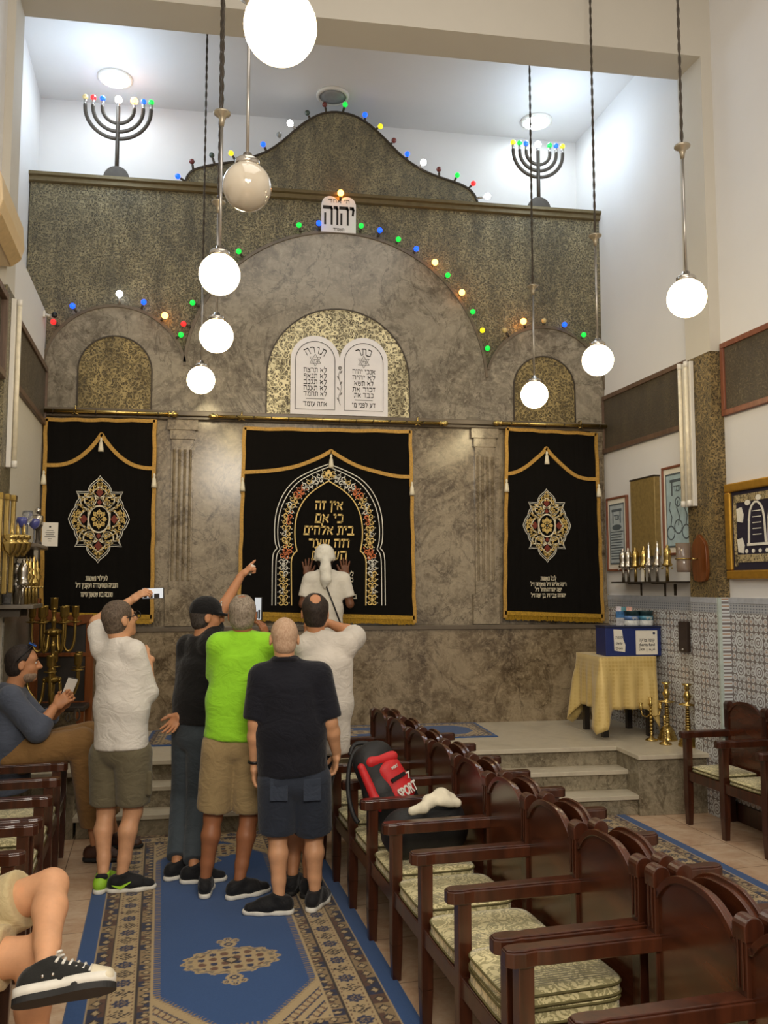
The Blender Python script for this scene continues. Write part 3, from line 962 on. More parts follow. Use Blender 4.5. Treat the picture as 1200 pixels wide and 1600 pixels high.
def smooth2(pts, closed=False, n=3):
    return chaikin(pts, closed, n)
def spiral(cx, cz, r, a0, turns, hand, w0, w1, n=16):
    pts, ws = [], []
    for i in range(n + 1):
        u = i / n
        rr = r * (1 - 0.85 * u)
        a = a0 + hand * turns * 2 * math.pi * u
        pts.append((cx + rr * math.cos(a), cz + rr * math.sin(a)))
        ws.append(w0 + (w1 - w0) * u)
    return pts, ws
def curtain(px4, label, swag, kind):
    """px4: photo corners TL TR BL BR; a velvet sheet with braid, swag, tassels, fringe and embroidery"""
    tl, tr, bl, br = [np.array(pxz(*p, 8.41)) for p in px4]
    org = ((bl[0] + br[0]) / 2, 8.42, min(bl[1], br[1]))
    t = thing('ark_curtain', label, 'curtain', org)
    o = np.array([org[0], org[2]])
    tl, tr, bl, br = tl - o, tr - o, bl - o, br - o
    def P(u, v):      # u 0..1 across, v 0..1 upward
        return (bl * (1 - u) + br * u) * (1 - v) + (tl * (1 - u) + tr * u) * v
    nu, nv = 60, 30
    Vv, Ff = [], []
    for layer, yo in ((0, -0.004), (1, 0.004)):
        for j in range(nv + 1):
            for i in range(nu + 1):
                p = P(i / nu, j / nv)
                yy = 0.003 * math.sin(i * 0.7) * (1 - 0.5 * j / nv) + 0.002 * math.sin(i * 1.9 + j * .1)
                Vv.append((p[0], yy + yo, p[1]))
    N = (nu + 1) * (nv + 1)
    for layer in (0, 1):
        for j in range(nv):
            for i in range(nu):
                a = layer * N + j * (nu + 1) + i
                q = (a, a + 1, a + nu + 2, a + nu + 1)
                Ff.append(q if layer == 0 else q[::-1])
    cl = MB().add(Vv, Ff, True).build('panel', M['velvet'], t)
    yf = -0.016
    wd = np.linalg.norm(br - bl)
    def edge(u0, v0, u1, v1, n=14, amp=0.004):
        return [P(u0 + (u1 - u0) * i / n, v0 + (v1 - v0) * i / n) + np.array([amp * math.sin(i * 2.3), amp * math.cos(i * 1.7)]) for i in range(n + 1)]
    bw = 0.034
    for e in ((0.0, 0.0, 0.0, 1.0), (1.0, 0.0, 1.0, 1.0), (0.0, 0.995, 1.0, 0.995)):
        b = MB().ribbon(edge(*e), bw, yf, 0.008)
        pts = edge(*e)
        b.build('braid', M['gold_braid'], t)
    # swag of braid with three tassels
    sw = [P(u, v) for u, v in swag]
    sws = smooth2(sw[:len(sw) // 2 + 1]) + smooth2(sw[len(sw) // 2:])[1:]
    MB().ribbon(sws, 0.036, yf - 0.003, 0.0).build('swag_braid', M['gold_braid'], t)
    for p in (sws[0] + [-.004, -0.05], sw[len(sw) // 2] + [0, -0.035], sws[-1] + [.004, -0.05]):
        ta = MB().lathe([(0.003, 0.0), (0.010, -0.012), (0.013, -0.028), (0.008, -0.035), (0.016, -0.05), (0.024, -0.11), (0.026, -0.135), (1e-5, -0.135)], (p[0], yf - 0.012, p[1]), 12)
        ta.build('tassel', M['cream_thread'], t)
    # fringe
    f = MB()
    f.ribbon([P(0, 0.028), P(1, 0.028)], 0.04, yf, 0.008)
    n = int(wd / 0.012)
    rnd = random.Random(5)
    for i in range(n):
        a, b = P((i + 0.05) / n, 0.02), P((i + 0.95) / n, 0.02)
        d = 0.052 + rnd.uniform(-0.007, 0.007)
        y_ = yf + rnd.uniform(0, 0.006)
        f.add([(a[0], y_, a[1]), (b[0], y_ + 0.004, b[1]), (b[0] + 0.002, y_ + 0.002, b[1] - d), (a[0] - 0.001, y_ - 0.003, a[1] - d * 0.97)], [(0, 1, 2, 3)])
    f.build('fringe', M['gold_fringe'], t)
    return t, P, o
ye0, ye1 = -0.017, -0.006
def emb(mb, pts, w_, closed=False):
    mb.ribbon(pts, w_, ye0, ye1, closed)

def side_medallion(t, cx, cz, s):
    """pointed eight lobed medallion; s = metres per unit, units as measured on the photo crop"""
    def Q(p): return (cx + p[0] * s, cz + p[1] * s)
    quarter = [(0, 490), (22, 455), (60, 425), (100, 385), (122, 340), (127, 308), (190, 306), (252, 310), (232, 270), (222, 228), (245, 195), (258, 160), (262, 128), (292, 95), (312, 50), (330, 0)]
    full = [Q(p) for p in quarter] + [Q((x, -y)) for x, y in quarter[-2::-1]] + [Q((-x, -y)) for x, y in quarter[1:]] + [Q((-x, y)) for x, y in quarter[-2:0:-1]]
    a = MB()
    emb(a, full, 7 * s, True)
    inner = [(cx + (x - cx) * 0.93, cz + (z - cz) * 0.94) for x, z in full]
    emb(a, inner, 5 * s, True)
    a.build('silver_outline', M['silver_thread'], t)
    b = MB()
    oval = [Q((115 * math.cos(k * math.pi / 24), 148 * math.sin(k * math.pi / 24))) for k in range(48)]
    emb(b, oval, 17 * s, True)
    for sx in (-1, 1):
        for sz in (-1, 1):
            emb(b, [Q((sx * (100 + 62 * math.cos(k * math.pi / 16)), sz * (215 + 72 * math.sin(k * math.pi / 16)))) for k in range(32)], 13 * s, True)
            emb(b, smooth2([Q((sx * x, sz * y)) for x, y in ((0, 240), (40, 215), (70, 150), (110, 148), (112, 190), (60, 200))]), 12 * s)
            emb(b, smooth2([Q((sx * x, sz * y)) for x, y in ((195, 245), (80, 245), (60, 275), (0, 235))]), 12 * s)
            emb(b, smooth2([Q((sx * x, sz * y)) for x, y in ((0, 365), (45, 335), (78, 300), (70, 250))]), 11 * s)
            emb(b, smooth2([Q((sx * x, sz * y)) for x, y in ((112, 112), (150, 100), (195, 55), (215, 10), (235, 0))]), 12 * s)
            emb(b, smooth2([Q((sx * x, sz * y)) for x, y in ((198, 248), (205, 170), (170, 130), (118, 110), (118, 30))]), 11 * s)
    b.build('cream_interlace', M['cream_thread'], t)
    g = MB()
    for k in range(8):
        an = k * math.pi / 4
        for hand in (1, -1):
            p, ws = spiral(cx + 62 * s * math.cos(an), cz + 82 * s * math.sin(an), 24 * s, an + math.pi, 0.9, hand, 12 * s, 5 * s)
            emb(g, p, ws)
        emb(g, [Q((20 * math.cos(an), 24 * math.sin(an))), Q((84 * math.cos(an), 112 * math.sin(an)))], 9 * s)
    rnd = random.Random(3)
    def inside(x, y):
        n_, c_ = len(full), False
        X, Z = cx + x * s, cz + y * s
        for i in range(n_):
            (x1, z1), (x2, z2) = full[i], full[i - 1]
            if (z1 > Z) != (z2 > Z) and X < (x2 - x1) * (Z - z1) / (z2 - z1) + x1:
                c_ = not c_
        return c_
    reds = [(0, 300), (0, -300), (165, 0), (-165, 0), (0, 188), (0, -188)]
    for _ in range(150):
        x, y = rnd.uniform(0, 310), rnd.uniform(0, 460)
        if not inside(x * 1.08 + 6, y * 1.07 + 6) or (x / 125) ** 2 + (y / 160) ** 2 < 1 or any(abs(x - rx) + abs(y - ry) * .8 < 60 for rx, ry in reds):
            continue
        r = rnd.uniform(13, 22)
        a0 = rnd.uniform(0, 6.28)
        for sx in (-1, 1):
            for sz in (-1, 1):
                p, ws = spiral(cx + sx * x * s, cz + sz * y * s, r * s, a0 if sx * sz > 0 else math.pi - a0, 0.8, sx * sz, 10 * s, 4 * s, 8)
                emb(g, p, ws)
    g.build('gold_scrolls', M['gold_thread'], t)
    for x, y in reds:
        k = 34 if abs(y) == 188 else 52
        r_ = MB()
        r_.prism([Q((x + k * .8 * math.cos(a) * (1 if i % 2 == 0 else 0.72), y + k * math.sin(a) * (1 if i % 2 == 0 else 0.72))) for i, a in enumerate([j * math.pi / 4 for j in range(8)])], ye0 + 0.002, ye1, 'y')
        r_.build('red_diamond', M['red_thread'], t)
    MB().ball((cx, ye0, cz), 0.006, 6).build('bead', M['silver_thread'], t)

SW = [(0.0, 0.70), (0.13, 0.708), (0.26, 0.745), (0.36, 0.81), (0.46, 0.875), (0.50, 0.915), (0.54, 0.875), (0.66, 0.80), (0.78, 0.745), (0.90, 0.70), (1.0, 0.705)]
SWL = [(0.0, 0.765), (0.15, 0.765), (0.28, 0.79), (0.40, 0.845), (0.46, 0.885), (0.508, 0.925), (0.555, 0.885), (0.66, 0.82), (0.78, 0.775), (0.90, 0.757), (1.0, 0.757)]
SWR = [(0.0, 0.755), (0.10, 0.765), (0.22, 0.80), (0.32, 0.845), (0.39, 0.875), (0.435, 0.905), (0.48, 0.875), (0.60, 0.82), (0.74, 0.765), (0.86, 0.75), (1.0, 0.752)]
SWC = [(0.0, 0.762), (0.16, 0.772), (0.30, 0.795), (0.40, 0.83), (0.47, 0.86), (0.515, 0.885), (0.56, 0.858), (0.66, 0.81), (0.76, 0.785), (0.90, 0.757), (1.0, 0.757)]
t, P, o = curtain(((72, 654), (242, 656), (64, 968), (237, 973)), 'black velvet curtain with a gold medallion beside the trophy shelves', SWL, 's')
m = np.array(pxz(154.5, 811, 8.40)) - o
side_medallion(t, m[0], m[1], 0.000837)
for k, (s, y, w_) in enumerate((('לעילוי נשמות', 904, 33), ('חנניה ומסעודה ועקנין ז״ל', 915, 64), ('טובה בת שמעון סיסו', 929, 48))):
    q = np.array(pxz(151, y, 8.40)) - o
    text_shape(s, 0.058, M['cream_thread'], 'lettering', t, True, 0.003, 0.004, rot_place(q[0], ye0, q[1]), width=w_ / 171)
t, P, o = curtain(((792, 669), (931, 677), (789, 966), (942, 971)), 'black velvet curtain with a gold medallion near the blue box', SWR, 's')
m = np.array(pxz(855, 821, 8.40)) - o
side_medallion(t, m[0], m[1], 0.000765)
for k, (s, y, w_) in enumerate((('לכל נשמות', 904, 25), ('רינה אליהו ז״ל משפחה ז״ל', 913, 59), ('יפה יהודה רחל ז״ל', 921.5, 44), ('יהודה צבי זיו בן יפה ז״ל', 930.5, 57))):
    q = np.array(pxz(857, y, 8.40)) - o
    text_shape(s, 0.052, M['cream_thread'], 'lettering', t, True, 0.003, 0.004, rot_place(q[0], ye0, q[1]), width=w_ / 158)
t, P, o = curtain(((382, 668), (641, 673), (373, 967), (648, 974)), 'widest black velvet curtain with a gold embroidered arch and lettering', SWC, 'c')
def C(px, py):
    return np.array(pxz(px, py, 8.40)) - o
def both(pts, cxp=513.3):
    L = [C(x, y) for x, y in pts]
    Rr = [C(2 * cxp - x + (0.6 if True else 0), y) for x, y in pts]
    return smooth2(L[:5], n=1)[:-1] + smooth2(L[4:]), smooth2(Rr[:5], n=1)[:-1] + smooth2(Rr[4:])
oute = [(425, 946), (425.5, 890), (426, 870), (428.5, 861), (433, 857), (429, 845), (429, 815), (434, 790), (445, 767), (461, 749), (481, 738), (497, 731), (513.3, 725)]
outi = [(430.5, 946), (431, 890), (431.5, 872), (434, 863), (438, 858), (434, 846), (434, 817), (439, 793), (450, 771), (465, 753), (484, 742), (499, 735), (513.3, 729.5)]
inn = [(455.5, 946), (455, 890), (455, 874), (459, 865), (464, 861), (461, 846), (460.5, 826), (463, 806), (471, 787), (481, 774), (493, 764), (504, 757), (513.3, 751.5)]
sl, gl = MB(), MB()
for pts, w_, mb in ((oute, 0.008, sl), (outi, 0.008, sl), (inn, 0.011, gl)):
    a, b = both(pts)
    emb(mb, a, w_)
    emb(mb, b, w_)
sl.build('silver_outline', M['silver_thread'], t)
gl.build('gold_outline', M['gold_thread'], t)
# scrolls between the two outlines
path = [C((x1 + x2) / 2, (y1 + y2) / 2) for (x1, y1), (x2, y2) in zip(outi, inn)]
path = [np.array(p) for p in smooth2(path, n=2)]
seg = np.cumsum([0] + [np.linalg.norm(path[i + 1] - path[i]) for i in range(len(path) - 1)])
def along(u):
    d = u * seg[-1]
    i = min(len(path) - 2, max(0, int(np.searchsorted(seg, d)) - 1))
    f = (d - seg[i]) / (seg[i + 1] - seg[i])
    tt = path[i + 1] - path[i]
    return path[i] * (1 - f) + path[i + 1] * f, tt / np.linalg.norm(tt)
def colour_at(u):
    for lim, c in ((0.10, 'gold'), (0.20, 'gold'), (0.29, 'silver'), (0.40, 'orange'), (0.52, 'gold'), (0.60, 'orange2'), (0.72, 'gold'), (0.82, 'orange'), (0.90, 'silver'), (1.01, 'gold')):
        if u < lim:
            return c
scr = {'gold': MB(), 'silver': MB(), 'orange': MB()}
dots = MB()
xm = C(513.6, 800)[0]
rnd = random.Random(11)
NS = 26
for k in range(NS):
    u = (k + 0.4) / NS
    p, tt = along(u)
    nn = np.array([-tt[1], tt[0]])
    c = colour_at(u)
    for sg in (-1, 1):
        cc = 'gold' if c == 'orange2' and sg == 1 else c.replace('2', '')
        if rnd.random() < 0.15:
            cc = rnd.choice(['gold', 'silver'])
        q = p + nn * sg * 0.026
        a0 = math.atan2(tt[1], tt[0]) + (math.pi if k % 2 else 0)
        sp, ws = spiral(q[0], q[1], 0.030, a0, 1.15, sg * (1 if k % 2 else -1), 0.013, 0.005)
        lf = [q + tt * 0.03, q + tt * 0.045 + nn * sg * 0.012, q + tt * 0.058 + nn * sg * 0.008, q + tt * 0.05]
        e = q + nn * sg * 0.027 + tt * rnd.uniform(-.01, .01)
        for mir in (0, 1):
            f = (lambda z: (2 * xm - z[0], z[1])) if mir else (lambda z: (z[0], z[1]))
            emb(scr[cc], [f(z) for z in sp], ws)
            scr[cc].prism([f(z) for z in lf], ye0, ye1, 'y')
            dots.disc(f(e), 0.0055, ye0, ye1, 6)
            dots.disc(f(p + tt * 0.03 * (1 if sg > 0 else -0.2)), 0.005, ye0, ye1, 6)
for c_, mb in scr.items():
    mb.build(c_ + '_scrolls', M[c_ + '_thread'], t)
dots.build('silver_dots', M['silver_thread'], t)
fl = MB()
tp = C(513.3, 742)
for sg in (-1, 0, 1):
    fl.prism([(tp[0] + sg * 0.02 + 0.012 * math.cos(a), tp[1] + 0.03 - abs(sg) * 0.02 + 0.024 * math.sin(a)) for a in [j * math.pi / 4 for j in range(8)]], ye0 - 0.001, ye1, 'y')
fl.build('gold_fleur', M['gold_thread'], t)
for s, y, w_ in (('אין זה', 790, 41), ('כי אם', 810, 42), ('בית אלהים', 829, 77), ('וזה שער', 849, 61), ('השמים', 868, 53)):
    q = C(514, y)
    text_shape(s, 0.118, M["gold_thread"], 'lettering', t, True, 0.003, 0.003, rot_place(q[0], ye0, q[1]), width=w_ / 158, shear=0.08)
for s, x, y in (('לע', 548, 897), ('נ״', 549, 906), ('ביט', 551, 932)):
    q = C(x, y)
    text_shape(s, 0.055, M['cream_thread'], 'lettering', t, True, 0.003, 0.001, rot_place(q[0], ye0, q[1]))
# ------------------------------------------------------------------ hanging globes
def pendant(cx, cy, r_px, lit, label, cable_top=8.2):
    D = 0.122
    f = ray(cx, cy)
    fw = f @ np.array([math.sin(_y) * math.cos(_p), math.cos(_y) * math.cos(_p), math.sin(_p)])
    c = CAM + f * (FOCAL * D / r_px) / fw
    top = 8.2 if c[1] < 6.45 else 6.86
    t = thing('pendant_globe', label, 'hanging lamp', (c[0], c[1], c[2]), group='globe lamps hanging over the seats')
    gm = M['glass_lamp'] if lit else opal()
    MB().ball((0, 0, 0), D, 20).build('globe', gm, t)
    MB().lathe([(0.055, D * 0.86), (0.062, D * 0.90), (0.062, D + 0.012), (0.05, D + 0.022), (0.03, D + 0.028), (0.022, D + 0.05), (0.008, D + 0.055)], n=24).build('collar', M['silver'], t)
    MB().tube([(0, 0, D + 0.03), (0, 0, D + 0.83)], 0.009, 10).build('rod', M['steel'], t)
    z = D + 0.80
    MB().lathe([(0.012, z), (0.016, z + 0.03), (0.026, z + 0.06), (0.05, z + 0.075), (0.052, z + 0.085), (0.0, z + 0.085)], n=20).build('bell_cup', plain('tarnished_silver', srgb(172, 162, 142), 0.35, 0.7), t)
    cb = MB()
    L = top - c[2] - z - 0.08
    n = int(L / 0.03)
    for ph in (0, math.pi):
        cb.tube([(0.005 * math.cos(i * 1.1 + ph), 0.005 * math.sin(i * 1.1 + ph), z + 0.08 + L * i / n) for i in range(n + 1)], 0.006, 5)
    cb.build('twisted_cable', M['dark_metal'], t)
    return t
def opal():
    if 'opal' in M:
        return M['opal']
    t = NT('unlit_opal_glass')
    t.base(srgb(206, 196, 178)).pbr(0.06, 0, 0.7, 0.6, 0, 0.0)
    t.b.inputs['Subsurface Weight'].default_value = 0.3
    t.b.inputs['Subsurface Radius'].default_value = (0.1, 0.1, 0.1)
    M['opal'] = t.m
    return t.m
pendant(438, 42, 57, True, 'lit globe lamp hanging nearest, cut by the top of the photo')
pendant(386, 292, 38, False, 'unlit pale glass globe hanging in front of the crest')
pendant(343, 429, 32, True, 'lit globe hanging below the unlit globe, topmost of the lower three in that row')
pendant(338, 525, 26.3, True, 'lit globe in the middle of the three hanging one below another by the small arch')
pendant(314, 594, 21.6, True, 'lowest and smallest lit globe in the row over the blue carpet')
pendant(1073, 466, 30, True, 'largest lit globe in the row by the white wall')
pendant(934, 563, 24.4, True, 'middle lit globe of the row by the white wall, before the wall corner')
pendant(835, 617, 21.2, True, 'smallest lit globe of the row by the white wall, before the small gilt niche')

# ------------------------------------------------------------------ things along the left wall
def wallM(xf, Y, z, side):
    """local frame on a side wall: local x runs away from the camera along the wall, local -y points into the room"""
    ang = math.atan2(1, -RS if side > 0 else -0.0875)
    return Matrix.Translation((xf(Y), Y, z)) @ Matrix.Rotation(ang + (0 if side > 0 else 0), 4, 'Z')
angR = math.atan2(-1, RS)            # right wall: local +x towards the camera, local -y into the room
angL = math.atan2(1, -0.0875)        # left wall: local +x away from the camera, local -y into the room
def on_right(name, label, cat, Y, z, xf=XR, group=None):
    return thing(name, label, cat, (xf(Y), Y, z), angR, group)
def on_left(name, label, cat, Y, z, xf=XL, group=None):
    return thing(name, label, cat, (xf(Y), Y, z), angL, group)
def framed(t, L, H, th, fw_, frame_mat, panel_mat, fd=0.0):
    """rectangular panel lying along local x from 0 to L, z 0..H, with a mitred frame"""
    MB().box((fw_ * .5, -th * 0.55, fw_ * .5), (L - fw_ * .5, 0.0, H - fw_ * .5)).build('panel', panel_mat, t)
    f = MB()
    for a, b in (((0, 0), (L, fw_)), ((0, H - fw_), (L, H)), ((0, fw_), (fw_, H - fw_)), ((L - fw_, fw_), (L, H - fw_))):
        f.box((a[0], -th, a[1]), (b[0], 0, b[1]))
    f.build('frame', frame_mat, t, bevel=0.004)
    return t
t = on_right('wall_panel', 'long dark embossed panel in brown frame high between ark wall and tube lamp', 'panel', 8.48, 3.20)
framed(t, 1.66, 0.60, 0.035, 0.045, M['wood_grey'], M['emboss_panel'])
t = on_right('wall_panel', 'dark embossed panel in reddish frame high on the wall above the gold framed picture', 'panel', 6.42, 3.20)
framed(t, 2.4, 0.60, 0.035, 0.045, M['wood_frame'], M['emboss_panel'])
t = on_left('wall_panel', 'dark framed embossed panel on the wall behind the white tube lamp, beside the ark', 'panel', 6.83, 3.33)
framed(t, 1.64, 0.56, 0.04, 0.05, M['wood_grey'], M['emboss_panel'])
t = on_left('wall_panel', 'brown framed dark panel on the wall just under the air conditioner', 'panel', 4.0, 3.30, lambda Y: XL(Y) - 0.06)
framed(t, 2.42, 0.62, 0.09, 0.05, M['wood_grey'], M['emboss_panel'])
def tube_lamp(t, xs, H):
    MB().box((min(xs) - 0.03, -0.035, 0), (max(xs) + 0.03, 0, H)).build('housing', M['white_plastic'], t, bevel=0.004)
    for x in xs:
        MB().tube([(x, -0.055, 0.04), (x, -0.055, H - 0.04)], 0.016, 12).build('tube', plain('opal_tube', srgb(236, 226, 200), 0.3), t)
        for z in (0.0, H - 0.05):
            MB().tube([(x, -0.055, z), (x, -0.055, z + 0.05)], 0.019, 10).build('end_cap', M['white_plastic'], t)
t = on_right('tube_lamp', 'white twin tube lamp mounted upright on the bronze wall pillar', 'wall lamp', 6.74, 2.49, lambda Y: PX(Y) - 0.016)
tube_lamp(t, (-0.05, 0.045), 1.23)
t = on_left('tube_lamp', 'single white tube lamp mounted upright on the pillar above the trophies', 'wall lamp', 6.62, 2.69, lambda Y: LX(Y) + 0.016)
tube_lamp(t, (0.0,), 1.26)
# air conditioner
t = on_left('air_conditioner', 'cream wall air conditioner partly cut by the photo edge under the ledge', 'air conditioner', 5.55, 4.12, lambda Y: XL(Y) - 0.06)
pr = [(0, 0.0), (-0.10, 0.0), (-0.16, 0.05), (-0.185, 0.14), (-0.17, 0.30), (-0.12, 0.42), (0, 0.46)]
MB().prism(pr, 0.0, 0.86, 'x').build('body', M['cream_plastic'], t, bevel=0.012)
MB().prism([(-0.105, -0.006), (-0.172, 0.055), (-0.162, 0.063), (-0.10, 0.004)], 0.04, 0.82, 'x').build('louver', plain('cream_flap', srgb(196, 170, 128), 0.4), t)
g_ = MB()
for k in range(3):
    g_.box((0.859, -0.12 + 0.0 * k, 0.10 + 0.05 * k), (0.864, -0.05, 0.112 + 0.05 * k))
g_.box((0.859, -0.15, 0.24), (0.865, -0.14, 0.34))
g_.build('side_vent', M['black'], t)
# camera
p = aty(84, 492, 8.30)
t = thing('security_camera', 'small white wall camera beside the red bulb at the corner', 'camera', (XL(8.30), 8.30, p[2]), angL)
MB().box((-0.03, -0.02, -0.03), (0.03, 0.0, 0.03)).build('base', M['white_plastic'], t, bevel=0.004)
MB().tube([(0, -0.02, 0), (0, -0.06, -0.01)], 0.012, 8).build('arm', M['white_plastic'], t)
MB().tube([(0.05, -0.08, 0.0), (-0.03, -0.10, -0.01)], 0.026, 14).build('body', M['white_plastic'], t)
MB().tube([(-0.03, -0.10, -0.01), (-0.055, -0.106, -0.013)], 0.027, 14).build('lens_hood', M['black'], t)

def goblet(mb, c, r, h, n=16):
    mb.lathe([(r * 0.75, 0), (r * 0.7, 0.008), (0.008, 0.02), (0.007, h * 0.45), (0.012, h * 0.5), (r * 0.8, h * 0.62), (r, h * 0.8), (r * 0.9, h), (r * 0.85, h), (r * 0.93, h * 0.8), (0.01, h * 0.55)], c, n)
FIN = [(0.0, (0.020, 0)), ]
def finial(t, h, metal, kind):
    """torah staff finial: tapered tube below, belled tower above"""
    MB().lathe([(0.015, 0.0), (0.013, 0.10), (0.011, h * 0.45)], n=14).build('sleeve', metal, t)
    z = h * 0.45
    if kind == 'tower':
        pr = [(0.011, z), (0.040, z + 0.01), (0.046, z + 0.025), (0.036, z + 0.035), (0.033, z + 0.07), (0.036, z + 0.10), (0.034, z + 0.14), (0.024, z + 0.165), (0.010, z + 0.175), (0.014, z + 0.185), (1e-5, z + 0.205)]
    elif kind == 'bulb':
        pr = [(0.011, z), (0.030, z + 0.01), (0.020, z + 0.03), (0.040, z + 0.07), (0.022, z + 0.10), (0.030, z + 0.125), (0.014, z + 0.15), (0.018, z + 0.17), (0.006, z + 0.20), (1e-5, z + 0.225)]
    else:
        pr = [(0.011, z), (0.044, z + 0.008), (0.048, z + 0.03), (0.028, z + 0.06), (0.030, z + 0.10), (0.020, z + 0.14), (0.022, z + 0.16), (0.010, z + 0.19), (0.013, z + 0.205), (1e-5, z + 0.24)]
    MB().lathe(pr, n=16).build('tower', metal, t)
    b = MB()
    for k in range(6):
        a = k * math.pi / 3
        b.ball((0.047 * math.cos(a), 0.047 * math.sin(a), z - 0.008), 0.008, 6)
    b.build('bells', metal, t)

# right shelf with seven finials
ZS = 1.868
t = on_right('wall_shelf', 'narrow dark shelf carrying a row of metal staff finials', 'shelf', 8.10, ZS - 0.015)
MB().box((0, -0.16, 0), (1.16, 0, 0.015)).build('board', M['dark_metal'], t)
for x in (0.30, 0.72):
    b = MB().box((x - 0.008, -0.14, -0.008), (x + 0.008, 0, 0))
    b.box((x - 0.008, -0.012, -0.12), (x + 0.008, 0, 0))
    b.build('bracket', M['dark_metal'], t)
MB().box((0.86, -0.004, -0.11), (0.90, 0, -0.01)).build('hook', M['dark_metal'], t)
fins = [(988, 'silver', 'tower', 'round silver tower finial at the end of the shelf toward the ark'), (997, 'silver', 'tower', 'grey silver tower finial, second on the dark shelf'), (1009, 'gold', 'tower', 'gilt tower finial, first gilt one on the dark shelf'), (1023, 'gold', 'tower', 'gilt tower finial between silver finials on the dark shelf'), (1031, 'silver', 'spire', 'silver spired finial beside the second gilt one'), (1043, 'silver', 'spire', 'silver spired finial with leaning sleeve near the wood plaque'), (1058, 'gold', 'tower', 'gilt tower finial nearest the wooden plaque')]
for px, mt, kd, lb in fins:
    Y = 8.02 - (px - 985) / (1062 - 985) * 0.86
    q = thing('torah_finial', lb, 'finial', (XR(Y) - 0.085, Y, ZS), group='finials on the dark shelf')
    finial(q, 0.28, M['silver'] if mt == 'silver' else M['brass'], kd)
    q.rotation_euler = (math.radians(3 if px > 1040 else 0), 0, 0)
MB_card = MB().box((0.0, -0.003, 0), (0.05, 0.0, 0.12))
Y = 7.62
c_ = tag(MB_card.build('card', M['paper'], loc=(XR(Y) - 0.10, Y, ZS)), 'small white card standing among the finials on the shelf', 'card')
c_.rotation_euler = (0, 0, angR)

# framed prints
def print_sheet(t, L, H, tint, kind):
    ink = plain('grey_print_ink', srgb(84, 94, 100), 0.8)
    s = MB().box((0.06, -0.021, 0.07), (L - 0.06, -0.0195, H - 0.07))
    s.build('printed_sheet', plain('print_' + tint, srgb(176, 186, 190) if tint == 'grey' else srgb(166, 188, 194), 0.8), t)
    p_ = MB()
    for a, b in (((0.06, 0.07), (L - 0.06, 0.085)), ((0.06, H - 0.085), (L - 0.06, H - 0.07)), ((0.06, 0.07), (0.07, H - 0.07)), ((L - 0.07, 0.07), (L - 0.06, H - 0.07))):
        p_.box((a[0], -0.023, a[1]), (b[0], -0.0205, b[1]))
    hh_ = H - 0.20
    p_.box((L * .30, -0.023, hh_ - 0.07), (L * .34, -0.0205, hh_ + 0.05))
    p_.box((L * .66, -0.023, hh_ - 0.07), (L * .70, -0.0205, hh_ + 0.05))
    p_.box((L * .26, -0.023, hh_ + 0.05), (L * .74, -0.0205, hh_ + 0.075))
    if kind == 'text':
        for k in range(13):
            z = H - 0.36 - k * 0.027
            if z > 0.10:
                p_.box((0.085, -0.023, z), (L - 0.085 - 0.02 * (k % 3), -0.0205, z + 0.011))
        p_.disc((L / 2, H - 0.31), 0.03, -0.023, -0.0205, 12, 3.2)
    else:
        for k in range(3):
            x = L * (0.26 + 0.24 * k)
            p_.ribbon(arc(x, 0.20 + 0.05 * (k % 2), 0.06, 0, 350, 20), 0.012, -0.023, -0.0205)
            p_.ribbon([(x, 0.26), (x + 0.02, 0.34), (x - 0.02, 0.42), (x, 0.48)], 0.012, -0.023, -0.0205)
        p_.ribbon(arc(L / 2, H - 0.33, 0.04, 0, 350, 16), 0.01, -0.023, -0.0205)
    p_.build('print_ornament', ink, t)
    text_shape('אבגד', 0.07, ink, 'lettering', t, True, 0.0008, 0.001, rot_place(L / 2, -0.022, hh_ - 0.01), width=L * .24)
t = on_right('framed_print', 'red framed grey print full of lines of text on the wall near the ark', 'framed print', 8.43, 1.975)
framed(t, 0.42, 0.75, 0.03, 0.022, M['wood_frame'], M['paper'])
print_sheet(t, 0.42, 0.75, 'grey', 'text')
t = on_right('wall_plaque', 'plain dull gold plaque between two red framed prints', 'plaque', 7.87, 2.10)
MB().box((0, -0.06, 0), (0.44, 0, 0.745)).build('board', plain('dull_gold_board', srgb(150, 128, 78), 0.5, 0.35, 0.18, 30, 0.2), t, bevel=0.006)
MB().box((-0.004, -0.064, 0.735), (0.444, 0.0, 0.75)).build('top_edge', M['dark_metal'], t)
t = on_right('framed_print', 'taller red framed pale blue ornamental print half hidden by the pillar', 'framed print', 7.36, 2.10)
framed(t, 0.50, 0.80, 0.03, 0.022, M['wood_frame'], M['paper'])
print_sheet(t, 0.50, 0.80, 'blue', 'ornament')
# dark plate on the tiles
t = on_right('wall_box', 'narrow dark brown box fixed on the tiles above the candlesticks', 'wall box', 7.12, 1.26)
MB().box((0, -0.05, 0), (0.13, 0, 0.26)).build('body', plain('dark_brown_metal', srgb(56, 42, 34), 0.5), t, bevel=0.004)
MB().ball((0.075, -0.055, 0.02), 0.012, 8).build('knob', M['steel'], t)
